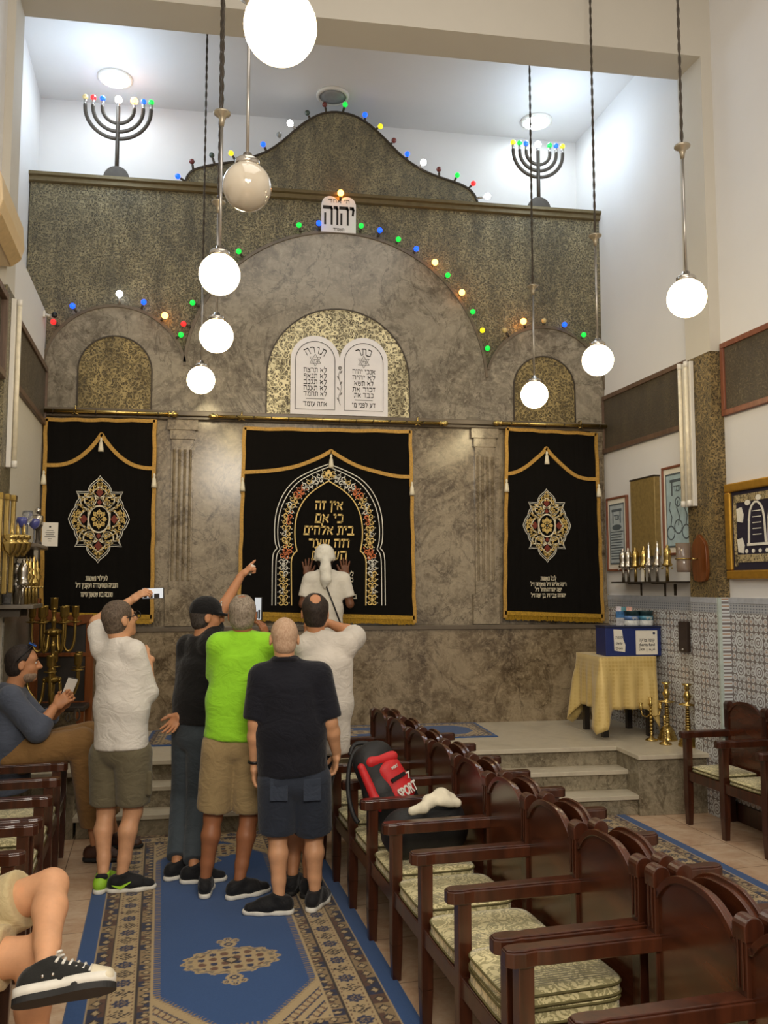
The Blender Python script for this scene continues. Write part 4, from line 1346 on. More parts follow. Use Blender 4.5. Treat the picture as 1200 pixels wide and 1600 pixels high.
# wooden plaque with lantern glass on the pillar
t = on_right('lantern_bracket', 'shaped reddish wooden wall plaque holding a smoky glass cup in a brass ring', 'lantern', 6.72, 1.86, lambda Y: PX(Y) - 0.016)
pl_ = [(0, 0.05), (0.02, 0.0), (0.16, 0.0), (0.19, 0.05), (0.20, 0.12), (0.19, 0.28), (0.17, 0.33), (0.13, 0.36), (0.09, 0.40), (0.05, 0.36), (0.01, 0.33), (-0.01, 0.28), (-0.015, 0.12)]
MB().prism([tuple(q) for q in chaikin(pl_, True, 1)], -0.03, 0.0, 'y').build('backboard', M['wood_mid'], t, bevel=0.004)
cy_ = -0.15
MB().lathe([(0.052, 0.08), (0.056, 0.10), (0.060, 0.32), (0.055, 0.32), (0.052, 0.11), (1e-5, 0.10)], (0.06, cy_, 0), 24).build('glass_cup', plain('smoky_glass', srgb(120, 104, 92), 0.08, 0, 0.2, 6, 0, 0.5), t)
rg = MB().tube([(0.06 + 0.062 * math.cos(a), cy_ + 0.062 * math.sin(a), 0.19) for a in [2 * math.pi * i / 24 for i in range(24)]], 0.006, 6, closed=True)
rg.tube([(0.06, cy_ + 0.06, 0.19), (0.08, -0.02, 0.19)], 0.007, 6)
rg.build('brass_ring', M['brass'], t)
# big embroidered picture in a gilt frame
t = on_right('framed_picture', 'dark blue embroidered picture of two arched tablets in a heavy gilt frame', 'picture', 6.40, 1.88)
L_, H_ = 1.25, 0.76
pic = MB().box((0.05, -0.03, 0.05), (L_ - 0.05, 0, H_ - 0.05))
pic.build('velvet_ground', plain('dark_blue_velvet', srgb(34, 28, 46), 0.9), t)
fr = MB()
for a, b in (((0, 0), (L_, 0.07)), ((0, H_ - 0.07), (L_, H_)), ((0, 0.07), (0.07, H_ - 0.07)), ((L_ - 0.07, 0.07), (L_, H_ - 0.07))):
    fr.box((a[0], -0.055, a[1]), (b[0], 0, b[1]))
fr.build('gilt_frame', plain('gilt_wood', srgb(204, 156, 62), 0.3, 0.7, 0.12), t, bevel=0.012)
br = MB()
for a, b in (((0.09, 0.13), (L_ - 0.09, 0.19)), ((0.09, H_ - 0.16), (L_ - 0.09, H_ - 0.10)), ((0.09, 0.10), (0.125, H_ - 0.10)), ((L_ - .125, 0.10), (L_ - .09, H_ - 0.10))):
    br.box((a[0], -0.034, a[1]), (b[0], -0.03, b[1]))
br.build('gold_border', emboss('gold_embroidery', srgb(80, 70, 48), srgb(214, 196, 150), 1.2, 1.2, 0.3), t)
st = MB()
for x0 in (0.27, 0.50):
    o_ = [(x0, 0.27), (x0 + 0.01, 0.44)] + [tuple(q) for q in chaikin([(x0 + 0.01, 0.46), (x0 + 0.03, 0.55), (x0 + 0.10, 0.60), (x0 + 0.17, 0.55), (x0 + 0.19, 0.46)], n=1)] + [(x0 + 0.20, 0.27)]
    st.ribbon(o_, 0.016, -0.036, -0.03)
    for k in range(5):
        st.ribbon([(x0 + 0.05, 0.52 - 0.045 * k), (x0 + 0.15, 0.52 - 0.045 * k)], 0.006, -0.034, -0.03)
st.ribbon([(0.25, 0.265), (0.73, 0.265)], 0.02, -0.036, -0.03)
for k in range(6):
    st.disc((0.24 + 0.08 * k, 0.215), 0.016, -0.036, -0.03, 8)
for x, z in ((0.17, 0.50), (0.17, 0.26), (0.85, 0.50), (0.85, 0.26)):
    st.prism([(x - .03, z - .05), (x + .03, z - .06), (x + .045, z), (x + .02, z + .06), (x - .04, z + .05)], -0.036, -0.03, 'y')
for x, z in ((0.27, 0.59), (0.40, 0.62), (0.55, 0.64), (0.70, 0.62)):
    st.disc((x, z), 0.022, -0.036, -0.03, 8, 1.5)
st.build('silver_embroidery', M['silver_thread'], t)

# ------------------------------------------------------------------ table with cloth, blue box and tins
ZT = 1.19
fl_, fr_, bl_ = aty(937, 1026, 7.40), aty(1043, 1027, 7.40), atz(893, 1020, ZT)
TXa, TXb, TYa, TYb = 3.14, 3.655, 7.42, 7.94
t = thing('side_table', 'small dark legged table under the gold cloth', 'table', (TXa, TYa, 0.48))
MB().box((0, 0, 0.66), (TXb - TXa, TYb - TYa, 0.70)).build('table_top', M['wood'], t)
for x in (0.02, TXb - TXa - 0.07):
    for y in (0.02, TYb - TYa - 0.07):
        MB().box((x, y, 0), (x + 0.05, y + 0.05, 0.66)).build('leg', plain('black_wood', srgb(34, 26, 22), 0.4), t)
# cloth: a sheet with folds falling from the table edge
def cloth():
    x0, x1, y0, y1 = -0.02, TXb - TXa + 0.0, -0.03, TYb - TYa + 0.02
    n = 28
    drop = 0.46
    Vv, Ff = [], []
    per = []
    for i in range(n): per.append((x0 + (x1 - x0) * i / n, y0, 0, -1))
    for i in range(n): per.append((x1, y0 + (y1 - y0) * i / n, 1, 0))
    for i in range(n): per.append((x1 - (x1 - x0) * i / n, y1, 0, 1))
    for i in range(n): per.append((x0, y1 - (y1 - y0) * i / n, -1, 0))
    rows = 14
    m = len(per)
    for j in range(rows + 1):
        v = j / rows
        for k, (x, y, nx, ny) in enumerate(per):
            u = (k % n) / n
            corner = max(0.0, 1 - min(u, 1 - u) * 4.5)
            dl = drop + 0.20 * corner ** 1.3
            fold = 0.018 * math.sin(k * 0.9) * v
            out = (0.012 + 0.10 * corner * v + fold) * min(1, v * 3)
            if k % n == 0:
                px_ = per[(k - 1) % m]
                nx, ny = (nx + px_[2]) * .75, (ny + px_[3]) * .75
            if nx > 0: out *= 0.10
            if ny > 0: out *= 0.4
            Vv.append((x + nx * out, y + ny * out, 0.712 - dl * v))
    for j in range(rows):
        for k in range(m):
            a, b = j * m + k, j * m + (k + 1) % m
            Ff.append((a, a + m, b + m, b))
    top = [(k) for k in range(m)]
    mb = MB().add(Vv, Ff, True)
    mb.add([Vv[k] for k in top], [tuple(range(m))])
    return mb
cl_t = NT('gold_brocade_cloth')
co = cl_t.coord()
dia = cl_t.voro(co, 30, 'F1', 0.0)
base_c = cl_t.ramp(cl_t.noise(co, 7, 3), [(0.3, srgb(196, 164, 88)), (0.7, srgb(216, 188, 118))])
cl_t.base(cl_t.mix(cl_t.ramp(dia, [(0.3, (0.0, 0, 0)), (0.45, (0.35, 0.35, 0.35))]), base_c, srgb(230, 206, 138))).pbr(0.5, 0.15, sheen=0.3)
cl_t.bump(dia, 0.1, 0.004)
o_ = cloth().build('tablecloth', cl_t.m, loc=(TXa, TYa, 0.48))
tag(o_, 'gold brocade cloth with hanging corners draped over the small table', 'tablecloth')
sd = o_.modifiers.new('thick', 'SOLIDIFY')
sd.thickness = 0.003
# blue charity box
ZX = ZT + 0.006
bp = aty(947, 1000, 7.55)
t = thing('charity_box', 'dark blue box with two white notes standing on the gold cloth', 'box', (3.205, 7.455, ZX), math.radians(-1.5))
MB().box((0, 0, 0), (0.525, 0.24, 0.255)).build('body', plain('navy_blue_box', srgb(26, 42, 104), 0.4, 0, 0.08), t, bevel=0.004)
MB().box((-0.004, -0.006, 0.252), (0.529, 0.246, 0.268)).build('lid', plain('navy_blue_lid', srgb(18, 28, 66), 0.4), t, bevel=0.003)
n1 = MB().prism([(0.08, 0.05), (0.18, 0.035), (0.185, 0.10), (0.165, 0.15), (0.155, 0.235), (0.075, 0.24)], -0.003, 0.0, 'y').build('torn_note', M['paper'], t)
n1['label'] = 'torn white note'
n2 = MB().box((0.285, -0.003, 0.012), (0.49, 0, 0.228)).build('note', M['paper'], t)
for s, z, w_, rt in (('קופת צדקה', 0.140, 0.15, True), ('charity fund', 0.100, 0.16, False), ('Don  |  هبة', 0.060, 0.16, False)):
    text_shape(s, 0.036, M['ink'], 'lettering', n2, rt, 0.0004, 0.0006, rot_place(0.387, -0.004, z), width=w_ * .95)
MB().disc((0.458, 0.203), 0.012, -0.0045, -0.003, 14).build('round_stamp', plain('navy_ink', srgb(24, 30, 70), 0.6), n2)
for s, z, rt in (('קופת', 0.165, True), ('charity', 0.115, False), ('Don', 0.07, False)):
    text_shape(s, 0.03, M['ink'], 'lettering', n1, rt, 0.0004, 0.0006, rot_place(0.125, -0.004, z), width=0.065)
def tin(x, y, lb, c1, c2):
    t = thing('tin', lb, 'tin', (x, y, ZX + 0.268), group='tins on the blue box')
    r = 0.066
    MB().lathe([(r * .96, 0), (r, 0.006), (r, 0.05)], n=28).build('lower_label', plain('pale_tin_label', srgb(206, 208, 206), 0.35, 0, 0.25, 40), t)
    MB().lathe([(r + .0005, 0.05), (r + .0005, 0.09)], n=28).build('label_band', plain(lb[:9] + c1, srgb(90, 124, 176) if c1 == 'blue' else srgb(84, 140, 164), 0.35, 0, 0.25, 40), t)
    MB().lathe([(r, 0.09), (r, 0.125), (r + .003, 0.128), (r + .003, 0.136), (r * .92, 0.136), (r * .9, 0.13), (1e-5, 0.13)], n=28).build('rim', plain('dark_tin_rim', srgb(40, 66, 70), 0.3, 0.2), t)
    text_shape('צדקה', 0.03, M['paper'], 'lettering', t, True, 0.0006, 0, rot_place(0, -r - 0.001, 0.07), width=0.05)
tin(3.205 + 0.30, 7.455 + 0.10, 'round tin with blue band on the blue box, touching the postcard', 'blue', 0)
tin(3.205 + 0.435, 7.455 + 0.095, 'round tin with teal band on the blue box, nearest the wall', 'teal', 0)
t = thing('postcard', 'coloured postcards propped on the blue box behind the tins', 'postcard', (3.205 + 0.17, 7.455 + 0.15, ZX + 0.268), math.radians(-4))
MB().box((0, 0, 0.07), (0.15, 0.004, 0.16)).build('sheet', plain('postcard_blue', srgb(60, 110, 160), 0.5, 0, 0.5, 30), t)
for a, b, c in (((0.0, 0.13), (0.05, 0.175), srgb(224, 214, 220)), ((0.10, 0.13), (0.155, 0.172), srgb(226, 176, 160)), ((0.05, 0.13), (0.10, 0.17), srgb(96, 150, 160)), ((0.0, 0.0), (0.12, 0.07), srgb(180, 180, 182))):
    MB().box((a[0], -0.002, a[1]), (b[0], 0.003, b[1])).build('picture_block', plain('card%d' % int(c[0] * 1000), c, 0.5, 0, 0.3, 40), t)

# candlesticks on the platform
def candlestick(px, py, H, kind, label):
    b = atz(px, py, 0.48)
    t = thing('candlestick', label, 'candlestick', tuple(b), group='brass candlesticks on the platform')
    if kind == 'large':
        MB().lathe([(0.085, 0), (0.085, 0.015), (0.075, 0.03), (0.078, 0.04), (0.065, 0.06), (0.068, 0.07), (0.05, 0.10), (0.022, 0.13)], n=24).build('base', M['brass'], t)
        pr = [(0.022, 0.13)]
        for i in range(9):
            z = 0.13 + (H * 0.62 - 0.13) * i / 9
            pr += [(0.020 - i * .001, z), (0.026 - i * .001, z + 0.012), (0.02 - i * .001, z + 0.024)]
        pr += [(0.012, H * 0.64), (0.072, H * 0.66), (0.072, H * 0.67), (0.014, H * 0.69), (0.020, H * 0.73), (0.034, H * 0.80), (0.020, H * 0.86), (0.014, H * 0.89), (0.024, H * 0.92), (0.018, H * 0.95), (0.044, H), (0.036, H), (1e-5, H * 0.97)]
        MB().lathe(pr, n=20).build('stem', M['brass'], t)
    else:
        MB().lathe([(0.055, 0), (0.05, 0.012), (0.02, 0.025), (0.010, 0.05)], n=18).build('base', M['brass'], t)
        pr = [(0.010, 0.05)]
        for i in range(8):
            z = 0.05 + (H * 0.7) * i / 8
            pr += [(0.008, z), (0.015, z + 0.02), (0.008, z + 0.04)]
        pr += [(0.012, H * .8), (0.02, H * 0.84), (0.012, H * .88), (0.018, H), (1e-5, H)]
        MB().lathe(pr, n=14).build('stem', M['brass'], t)
        if kind == 'arms':
            for sg in (-1, 1):
                MB().tube([(0, 0, H * .62), (sg * 0.04, 0, H * .55), (sg * 0.08, 0, H * .60), (sg * 0.09, 0, H * .72)], 0.006, 8).build('arm', M['brass'], t)
                MB().lathe([(0.008, 0), (0.022, 0.01), (0.012, 0.02), (0.014, 0.06), (1e-5, 0.06)], (sg * 0.09, 0, H * .72), 12).build('cup', M['brass'], t)
candlestick(1018, 1157, 0.37, 'arms', 'thin branched brass candlestick before the cloth corner')
candlestick(1043, 1156, 0.50, 'large', 'tall brass candlestick behind the smaller ones, in front of the cloth')
candlestick(1040, 1163, 0.24, 'thin', 'short thin brass candlestick in front of the tall one by the cloth')
candlestick(1076, 1166, 0.52, 'large', 'tall brass candlestick nearest the tiled wall')
candlestick(1063, 1152, 0.28, 'thin', 'small brass candlestick half hidden between the two tall ones')
# ------------------------------------------------------------------ trophies and brass by the left wall
def left_pt(px, py, off):
    return atpl(px, py, (XL(8.5) + off, 8.5), 95)
z1 = aty(45, 851, 6.98)[2]
z2 = aty(40, 944, 6.85)[2]
def shelf_pt(px, Y, z):
    """a spot on a shelf at depth Y seen at photo column px"""
    q = aty(px, 900, Y)
    return np.array([max(q[0], XL(Y) + 0.05), Y, z])
t = on_left('wall_shelf', 'upper little stone shelf with glass goblets beside the black curtain', 'shelf', 6.66, z1 - 0.03)
MB().box((0, -0.24, 0), (0.62, 0, 0.03)).build('board', M['marble_trim'], t, bevel=0.004)
for x in (0.06, 0.52):
    MB().box((x, -0.14, -0.07), (x + 0.05, 0, 0)).build('bracket', M['dark_metal'], t)
t = on_left('wall_shelf', 'lower shelf over the grey mosaic tiles with cups and gilt finials', 'shelf', 6.60, z2 - 0.03)
MB().box((0, -0.24, 0), (0.48, 0, 0.03)).build('board', plain('grey_shelf_stone', srgb(110, 102, 90), 0.4), t, bevel=0.004)
for x in (0.06, 0.38):
    MB().box((x, -0.14, -0.06), (x + 0.04, 0, 0)).build('bracket', M['dark_metal'], t)
gl_blue = plain('blue_glass', srgb(80, 84, 150), 0.08, 0, 0.1, 6, 0, 0.5)
for px, h, m_, lb in ((31, 0.20, gl_blue, 'blue bowled goblet nearest on the upper shelf'), (40, 0.26, M['glass'], 'tall clear glass goblet between blue ones on the upper shelf'), (51, 0.21, gl_blue, 'blue bowled goblet second along the upper shelf')):
    p = shelf_pt(px, {31: 6.86, 40: 6.98, 51: 7.12}[px], z1)
    q = thing('goblet', lb, 'goblet', (p[0], p[1], z1))
    MB().lathe([(0.038, 0), (0.034, 0.008), (0.008, 0.02), (0.006, h * 0.6)], n=16).build('stem', M['glass'], q)
    MB().lathe([(0.006, h * 0.6), (0.036, h * 0.72), (0.042, h * 0.88), (0.036, h), (0.032, h), (0.037, h * 0.88), (1e-5, h * 0.7)], n=18).build('bowl', m_, q)
p = shelf_pt(56, 7.20, z1)
q = thing('trophy', 'small patterned dark trophy behind the certificate on the upper shelf', 'trophy', (p[0], p[1], z1))
MB().lathe([(0.04, 0), (0.035, 0.03), (0.012, 0.05), (0.012, 0.12), (0.04, 0.16), (0.042, 0.24), (1e-5, 0.25)], n=14).build('body', M['dark_metal'], q)
MB().ball((0, 0, 0.28), 0.025, 8).build('ball', M['silver'], q)
MB().lathe([(0.041, 0.17), (0.044, 0.18), (0.044, 0.235), (0.041, 0.24)], n=14).build('silver_band', M['silver'], q)
p = shelf_pt(76, 7.235, z1) - [.0, .0, 0]
q = thing('certificate', 'white certificate card standing on the end of the upper shelf', 'certificate', (p[0], p[1], z1), math.radians(5))
MB().box((-0.06, -0.003, 0), (0.06, 0.003, 0.19)).build('sheet', M['paper'], q)
mb = MB().disc((0, 0.155), 0.008, -0.005, -0.003, 10)
for k in range(6):
    w_ = (0.05, 0.07, 0.06, 0.08, 0.03, 0.02)[k]
    mb.box((-w_ / 2, -0.005, 0.125 - k * 0.017), (w_ / 2, -0.003, 0.129 - k * 0.017))
mb.build('print', M['ink'], q)
p = shelf_pt(26, 6.78, z2)
q = thing('kiddush_cup', 'plain silver beaker stacked upside down on the lower shelf', 'cup', (p[0], p[1], z2))
MB().lathe([(0.02, 0), (0.03, 0.1), (0.045, 0.115), (0.04, 0.15), (0.034, 0.2), (1e-5, 0.2)], n=18).build('cup', M['silver'], q)
MB().lathe([(0.045, 0.2), (0.03, 0.27), (0.026, 0.30), (0.008, 0.31), (0.012, 0.325), (1e-5, 0.34)], n=18).build('cover', M['silver'], q)
p = shelf_pt(12, 6.66, z2)
q = thing('drinking_glass', 'clear drinking glass at the near end of the lower shelf', 'glass', (p[0], p[1], z2))
MB().lathe([(0.03, 0), (0.042, 0.15), (0.039, 0.15), (0.027, 0.01), (1e-5, 0.01)], n=18).build('tumbler', M['glass'], q)
for i, (px, mt, kd, lb) in enumerate(((36, 'silver', 'tower', 'silver finial just past the beaker on the lower shelf'), (41, 'gold', 'bulb', 'first gilt finial of the group on the lower shelf'), (46, 'gold', 'bulb', 'second gilt finial of the group on the lower shelf'), (52, 'gold', 'spire', 'third gilt finial of the group on the lower shelf'), (57, 'gold', 'bulb', 'gilt finial at the curtain end of the lower shelf'))):
    p = shelf_pt(px, (6.67, 6.765, 6.86, 6.955, 7.04)[i], z2)
    q = thing('torah_finial', lb, 'finial', (p[0], p[1], z2), group='finials beside the curtain')
    finial(q, 0.30, M['brass'] if mt == 'gold' else M['silver'], kd)
for px, lb in ((0, 'brass wall candle holder with tall bars, nearest the photo edge'), (10, 'brass wall candle holder with tall bars, second from the edge'), (20, 'brass wall candle holder with tall bars nearest the goblets')):
    Ys = {0: 6.22, 10: 6.38, 20: 6.54}[px]
    p = aty(px, 850, Ys)
    q = thing('wall_sconce', lb, 'wall candle holder', (p[0] - .04, Ys, p[2] - 0.35), angL)
    MB().box((-0.015, -0.03, 0.3), (0.015, p[0] - .04 - XL(Ys) + .06, 0.33)).build('wall_arm', M['old_brass'], q)
    MB().box((-0.024, -0.05, 0), (0.024, -0.02, 0.68)).build('bar', M['brass'], q, bevel=0.006)
    MB().box((-0.04, -0.055, 0.66), (0.04, -0.01, 0.70)).build('cap', M['old_brass'], q)
    MB().lathe([(0.01, 0.26), (0.03, 0.29), (0.045, 0.31), (0.055, 0.35), (0.06, 0.36), (0.03, 0.37), (0.05, 0.39), (0.052, 0.41), (0.012, 0.42), (0.012, 0.47), (1e-5, 0.5)], (0, -0.11, 0), 16).build('cup', M['brass'], q)
# tall brass candelabrum
cb = aty(80, 1100, 7.45)
t = thing('candelabrum', 'tall brass floor candelabrum with two tiers of curved arms before the wooden chair', 'candelabrum', (cb[0], 7.45, 0.48))
zz = lambda py: aty(80, py, 7.45)[2] - 0.48
MB().lathe([(0.16, 0), (0.16, 0.02), (0.13, 0.035), (0.06, 0.06), (0.03, 0.10)], n=28).build('base', M['old_brass'], t)
pr = [(0.024, 0.08)]
z = 0.1
while z < zz(962):
    pr += [(0.016, z), (0.018, z + 0.05), (0.030, z + 0.065), (0.016, z + 0.08)]
    z += 0.10
pr += [(0.014, zz(958)), (0.024, zz(956)), (0.012, zz(952))]
MB().lathe(pr, n=18).build('stem', M['old_brass'], t)
def cup(mb, x, y, z):
    mb.lathe([(0.012, z - 0.04), (0.022, z - 0.03), (0.012, z - 0.015), (0.026, z), (0.029, z + 0.005), (0.029, z + 0.075), (0.033, z + 0.085), (0.026, z + 0.085), (0.024, z + 0.02), (1e-5, z + 0.02)], (x, y, 0), 16)
c_ = MB()
cup(c_, 0, 0, zz(950))
c_.build('candle_cup', M['old_brass'], t)
for zt, zb, R, n, ph in ((zz(972), zz(1019), 0.165, 6, 8), (zz(1046), zz(1100), 0.23, 6, 38)):
    MB().lathe([(0.02, zt - 0.12), (0.05, zt - 0.10), (0.07, zt - 0.075), (0.05, zt - 0.06), (0.02, zt - 0.05)], n=20).build('hub', M['old_brass'], t)
    for k in range(n):
        a = math.radians(ph + 360 / n * k)
        ca, sa = math.cos(a), math.sin(a)
        prf = [(0.03, zt - 0.085), (0.062, zt - 0.06), (0.07, zt - 0.01), (0.068, zt - 0.10), (0.085, zb + 0.03), (0.115, zb), (0.15, zb + 0.03), (R, zb + 0.12), (R, zt)]
        arm = MB().tube([(r_ * ca, r_ * sa, z_) for r_, z_ in chaikin(prf[3:], n=2)], 0.011, 8)
        arm.tube([(prf[0][0] * ca, prf[0][0] * sa, prf[0][1]), (0.068 * ca, 0.068 * sa, zt - 0.09)], 0.009, 6)
        arm.ball((0.068 * ca, 0.068 * sa, zt - 0.08), 0.015, 8)
        arm = arm.build('arm', M['old_brass'], t)
        MB().lathe([(0.01, zt - 0.01), (0.05, zt), (0.05, zt + 0.006), (1e-5, zt + 0.006)], (R * ca, R * sa, 0), 16).build('drip_pan', M['old_brass'], arm)
        c2 = MB()
        cup(c2, R * ca, R * sa, zt + 0.045)
        c2.build('candle_cup', M['old_brass'], arm)
for px, py, s in ((120, 1118, 1.0), (106, 1122, 0.7)):
    p = aty(px, py, 7.22)
    MB().ribbon([tuple(q) for q in chaikin([(0, -0.05 * s), (-0.028 * s, 0), (0, 0.065 * s), (0.028 * s, 0)], True, 2)], 0.012 * s, p[1] - 7.45, p[1] - 7.44, True).build('leaf_ornament', M['silver'], t, loc=(p[0] - cb[0], 0, p[2] - 0.48))
# big wooden chair behind it
ce0, ce1 = aty(47, 1000, 8.0), aty(143, 1000, 8.0)
t = thing('wooden_chair', 'large orange brown wooden armchair with dark panels in front of the black curtain', 'chair', (ce0[0], 8.0, 0.48))
cw = ce1[0] - ce0[0]
zq = lambda py: aty(100, py, 8.0)[2] - 0.48
for x in (0, cw - 0.05):
    MB().box((x, 0, 0), (x + 0.07, 0.07, zq(935 if x == 0 else 966))).build('post', M['wood_mid'], t, bevel=0.006)
top = [(0, zq(950)), (0.07, zq(948)), (cw * 0.45, zq(958)), (cw * 0.7, zq(962)), (cw, zq(960)), (cw, zq(972)), (cw * 0.7, zq(979)), (cw * 0.35, zq(972)), (0, zq(968))]
MB().prism(top, -0.005, 0.05, 'y').build('top_rail', M['wood_mid'], t, bevel=0.005)
for y0, y1, nm in ((1020, 1026, 'middle_rail'), (1096, 1106, 'seat_rail')):
    MB().box((0.03, -0.002, zq(y1)), (cw, 0.045, zq(y0))).build(nm, M['wood_mid'], t, bevel=0.004)
MB().box((0.05, 0.02, zq(1096)), (cw - 0.03, 0.04, zq(970))).build('back_panel', plain('dark_leather', srgb(40, 34, 28), 0.45), t)
MB().box((0.02, -0.26, zq(1106)), (cw, 0.02, zq(1098))).build('seat', plain('dark_leather2', srgb(48, 38, 30), 0.5), t, bevel=0.01)
for x in (0.0, cw - 0.06):
    MB().box((x, -0.28, 0), (x + 0.06, -0.22, zq(1106))).build('leg', M['wood_mid'], t)

# ------------------------------------------------------------------ carpets
def carpet_mat():
    t = NT('woven_carpet')
    a = t.n('ShaderNodeAttribute', attribute_name='weave')
    co = t.coord()
    t.base(t.mix(0.18, a.outputs['Color'], t.noise(co, 160, 2), 'SOFT_LIGHT')).pbr(0.95, 0, 0.1, sheen=0.2)
    t.bump(t.noise(co, 260, 2), 0.25, 0.004)
    return t.m
M['carpet'] = carpet_mat()
def hsh(i, j, k=0):
    v = np.sin(i * 127.1 + j * 311.7 + k * 74.7) * 43758.5453
    return v - np.floor(v)
BL, NV, BE, TA, DK, RU = [np.array(srgb(*c)) for c in ((44, 76, 124), (44, 50, 76), (170, 148, 110), (138, 116, 84), (52, 43, 40), (104, 74, 58))]
def rug_colour(u, v, W, L, meds, bw=1.0, ends=True):
    """colour of the weave at u across and v along a W x L runner"""
    eu, ev = np.minimum(u, W - u), np.minimum(v, L - v)
    e = np.minimum(eu, ev)
    s = np.where(eu < ev, v, u)                       # runs along the border
    C = np.tile(BL, (len(u), 1))
    def put(m, c): C[m] = c
    a = [x * bw for x in (0.085, 0.095, 0.165, 0.175, 0.29, 0.30, 0.355, 0.368)]
    def busy(m, lo, cell, k):
        i, j = np.floor(s / cell), np.floor((e - lo) / (cell * .5))
        h = hsh(i, j, k)
        fx, fy = (s / cell) % 1 - .5, ((e - lo) / (0.07 * bw)) - .5
        ring = np.abs(fx) * 1.1 + np.abs(fy)
        c = np.where((ring < 0.26)[:, None], BE, np.where((ring < 0.42)[:, None], DK, np.where((h > .55)[:, None], TA, np.where((h > .25)[:, None], NV * 0.8, RU * .7))))
        C[m] = c[m]
    put(e < a[0], BL)
    put((e >= a[0]) & (e < a[1]), BE)
    busy((e >= a[1]) & (e < a[2]), a[1], 0.085 * bw, 1)
    put((e >= a[2]) & (e < a[3]), DK)
    m = (e >= a[3]) & (e < a[4])
    put(m, BE)
    mid = (a[3] + a[4]) / 2
    cell = 0.20 * bw
    fx, fy = ((s / cell) % 1 - .5) * cell, e - mid
    r = np.hypot(fx, fy)
    th = np.arctan2(fy, fx)
    ros = r < 0.036 * bw * (1 + 0.16 * np.cos(8 * th))
    put(m & ros, NV)
    put(m & (r < 0.022 * bw) & (np.cos(8 * th) > 0), TA)
    put(m & (r < 0.009 * bw), NV)
    gx = ((s / cell + .5) % 1 - .5) * cell
    q = np.abs(gx) * .9 + np.abs(fy) * .8
    vine = (q < 0.043 * bw) & (np.sin(gx * 260 / bw) * np.sin(fy * 240 / bw) > -0.25)
    put(m & vine & (hsh(np.floor(s * 90), np.floor(fy * 90)) > .2), DK)
    put(m & (np.abs(np.abs(fy) - 0.046 * bw) < 0.004 * bw) & (np.sin(s * 180 / bw) > 0.2), RU)
    put((e >= a[4]) & (e < a[5]), DK)
    busy((e >= a[5]) & (e < a[6]), a[5], 0.06 * bw, 2)
    put((e >= a[6]) & (e < a[7]), BE)
    field = e >= a[7]
    # comb of little teeth round the field
    teeth = (e < a[7] + 0.035 * bw) & field & ((s / (0.022 * bw)) % 1 < 0.4)
    put(teeth, TA)
    # clipped corners with diagonal stripes
    du, dv = eu - a[7], ev - a[7]
    cs = 0.26 * bw
    m = field & (du + dv * 0.75 < cs)
    dd = (du + dv * .75)
    put(m, BE)
    put(m & ((dd / (0.05 * bw)) % 1 < 0.22), NV)
    put(m & (((du - dv * .75) / (0.045 * bw)) % 1 < 0.25) & ((dd / (0.1 * bw)) % 1 > .5), RU)
    put(field & (np.abs(dd - cs) < 0.016 * bw), BE)
    put(field & (dd > cs) & (dd < cs + 0.04 * bw) & (((du - dv * .75) / (0.026 * bw)) % 1 < .4), TA)
    for mx, my, rx, ry in meds:
        x, y = (u - mx) / rx, (v - my) / ry
        r = np.hypot(x, y)
        th = np.arctan2(y, x)
        edge = 1 + 0.05 * np.cos(16 * th)
        put(r < edge, BE)
        put((r < edge * .93) & (r > .80), np.array(srgb(120, 108, 92)))
        put((r < .93) & (r > .80) & (np.cos(16 * th) > .3), BE)
        pat = np.sin(x * 13) * np.sin(y * 9)
        put((r < .78) & (pat > .45), RU)
        put((r < .78) & (pat < -.55), NV)
        put((np.abs(x) / .2 + np.abs(y) / .28) < 1, DK)
        put((np.abs(x) / .12 + np.abs(y) / .16) < 1, BE)
        for sg in (-1, 1):
            for ox, oy, rr in ((0, 1.28, 0.17), (-.16, 1.55, .09), (.16, 1.55, .09), (0, 1.70, .09)):
                q = np.hypot((x - ox), (y - sg * oy) * ry / rx)
                put(q < rr, BE)
                put(q < rr * .55, NV)
                put(q < rr * .25, BE)
    return C
def rug(name, label, loc, rz, W, L, meds, cell, bw=1.0, wav=0.0):
    nx, ny = int(W / cell), int(L / cell)
    xs, ys = np.linspace(0, W, nx + 1), np.linspace(0, L, ny + 1)
    X, Y = np.meshgrid(xs, ys)
    Z = np.full_like(X, 0.008) + wav * 0.003 * np.sin(X * 9 + Y * 3)
    b = (X < 1e-6) | (X > W - 1e-6) | (Y < 1e-6) | (Y > L - 1e-6)
    Z[b] = 0.0005
    Vv = np.stack([X.ravel(), Y.ravel(), Z.ravel()], 1)
    i = (np.arange(ny)[:, None] * (nx + 1) + np.arange(nx)[None]).ravel()
    o = raw_mesh(name, Vv, np.stack([i, i + 1, i + nx + 2, i + nx + 1], 1), M['carpet'], smooth=False)
    ca = o.data.color_attributes.new('weave', 'FLOAT_COLOR', 'POINT')
    c = rug_colour(Vv[:, 0], Vv[:, 1], W, L, meds, bw)
    ca.data.foreach_set('color', np.concatenate([c, np.ones((len(c), 1))], 1).astype(np.float32).ravel())
    o.location = loc
    o.rotation_euler = (0, 0, rz)
    return tag(o, label, 'carpet')
sk = math.atan2(0.094, 1)
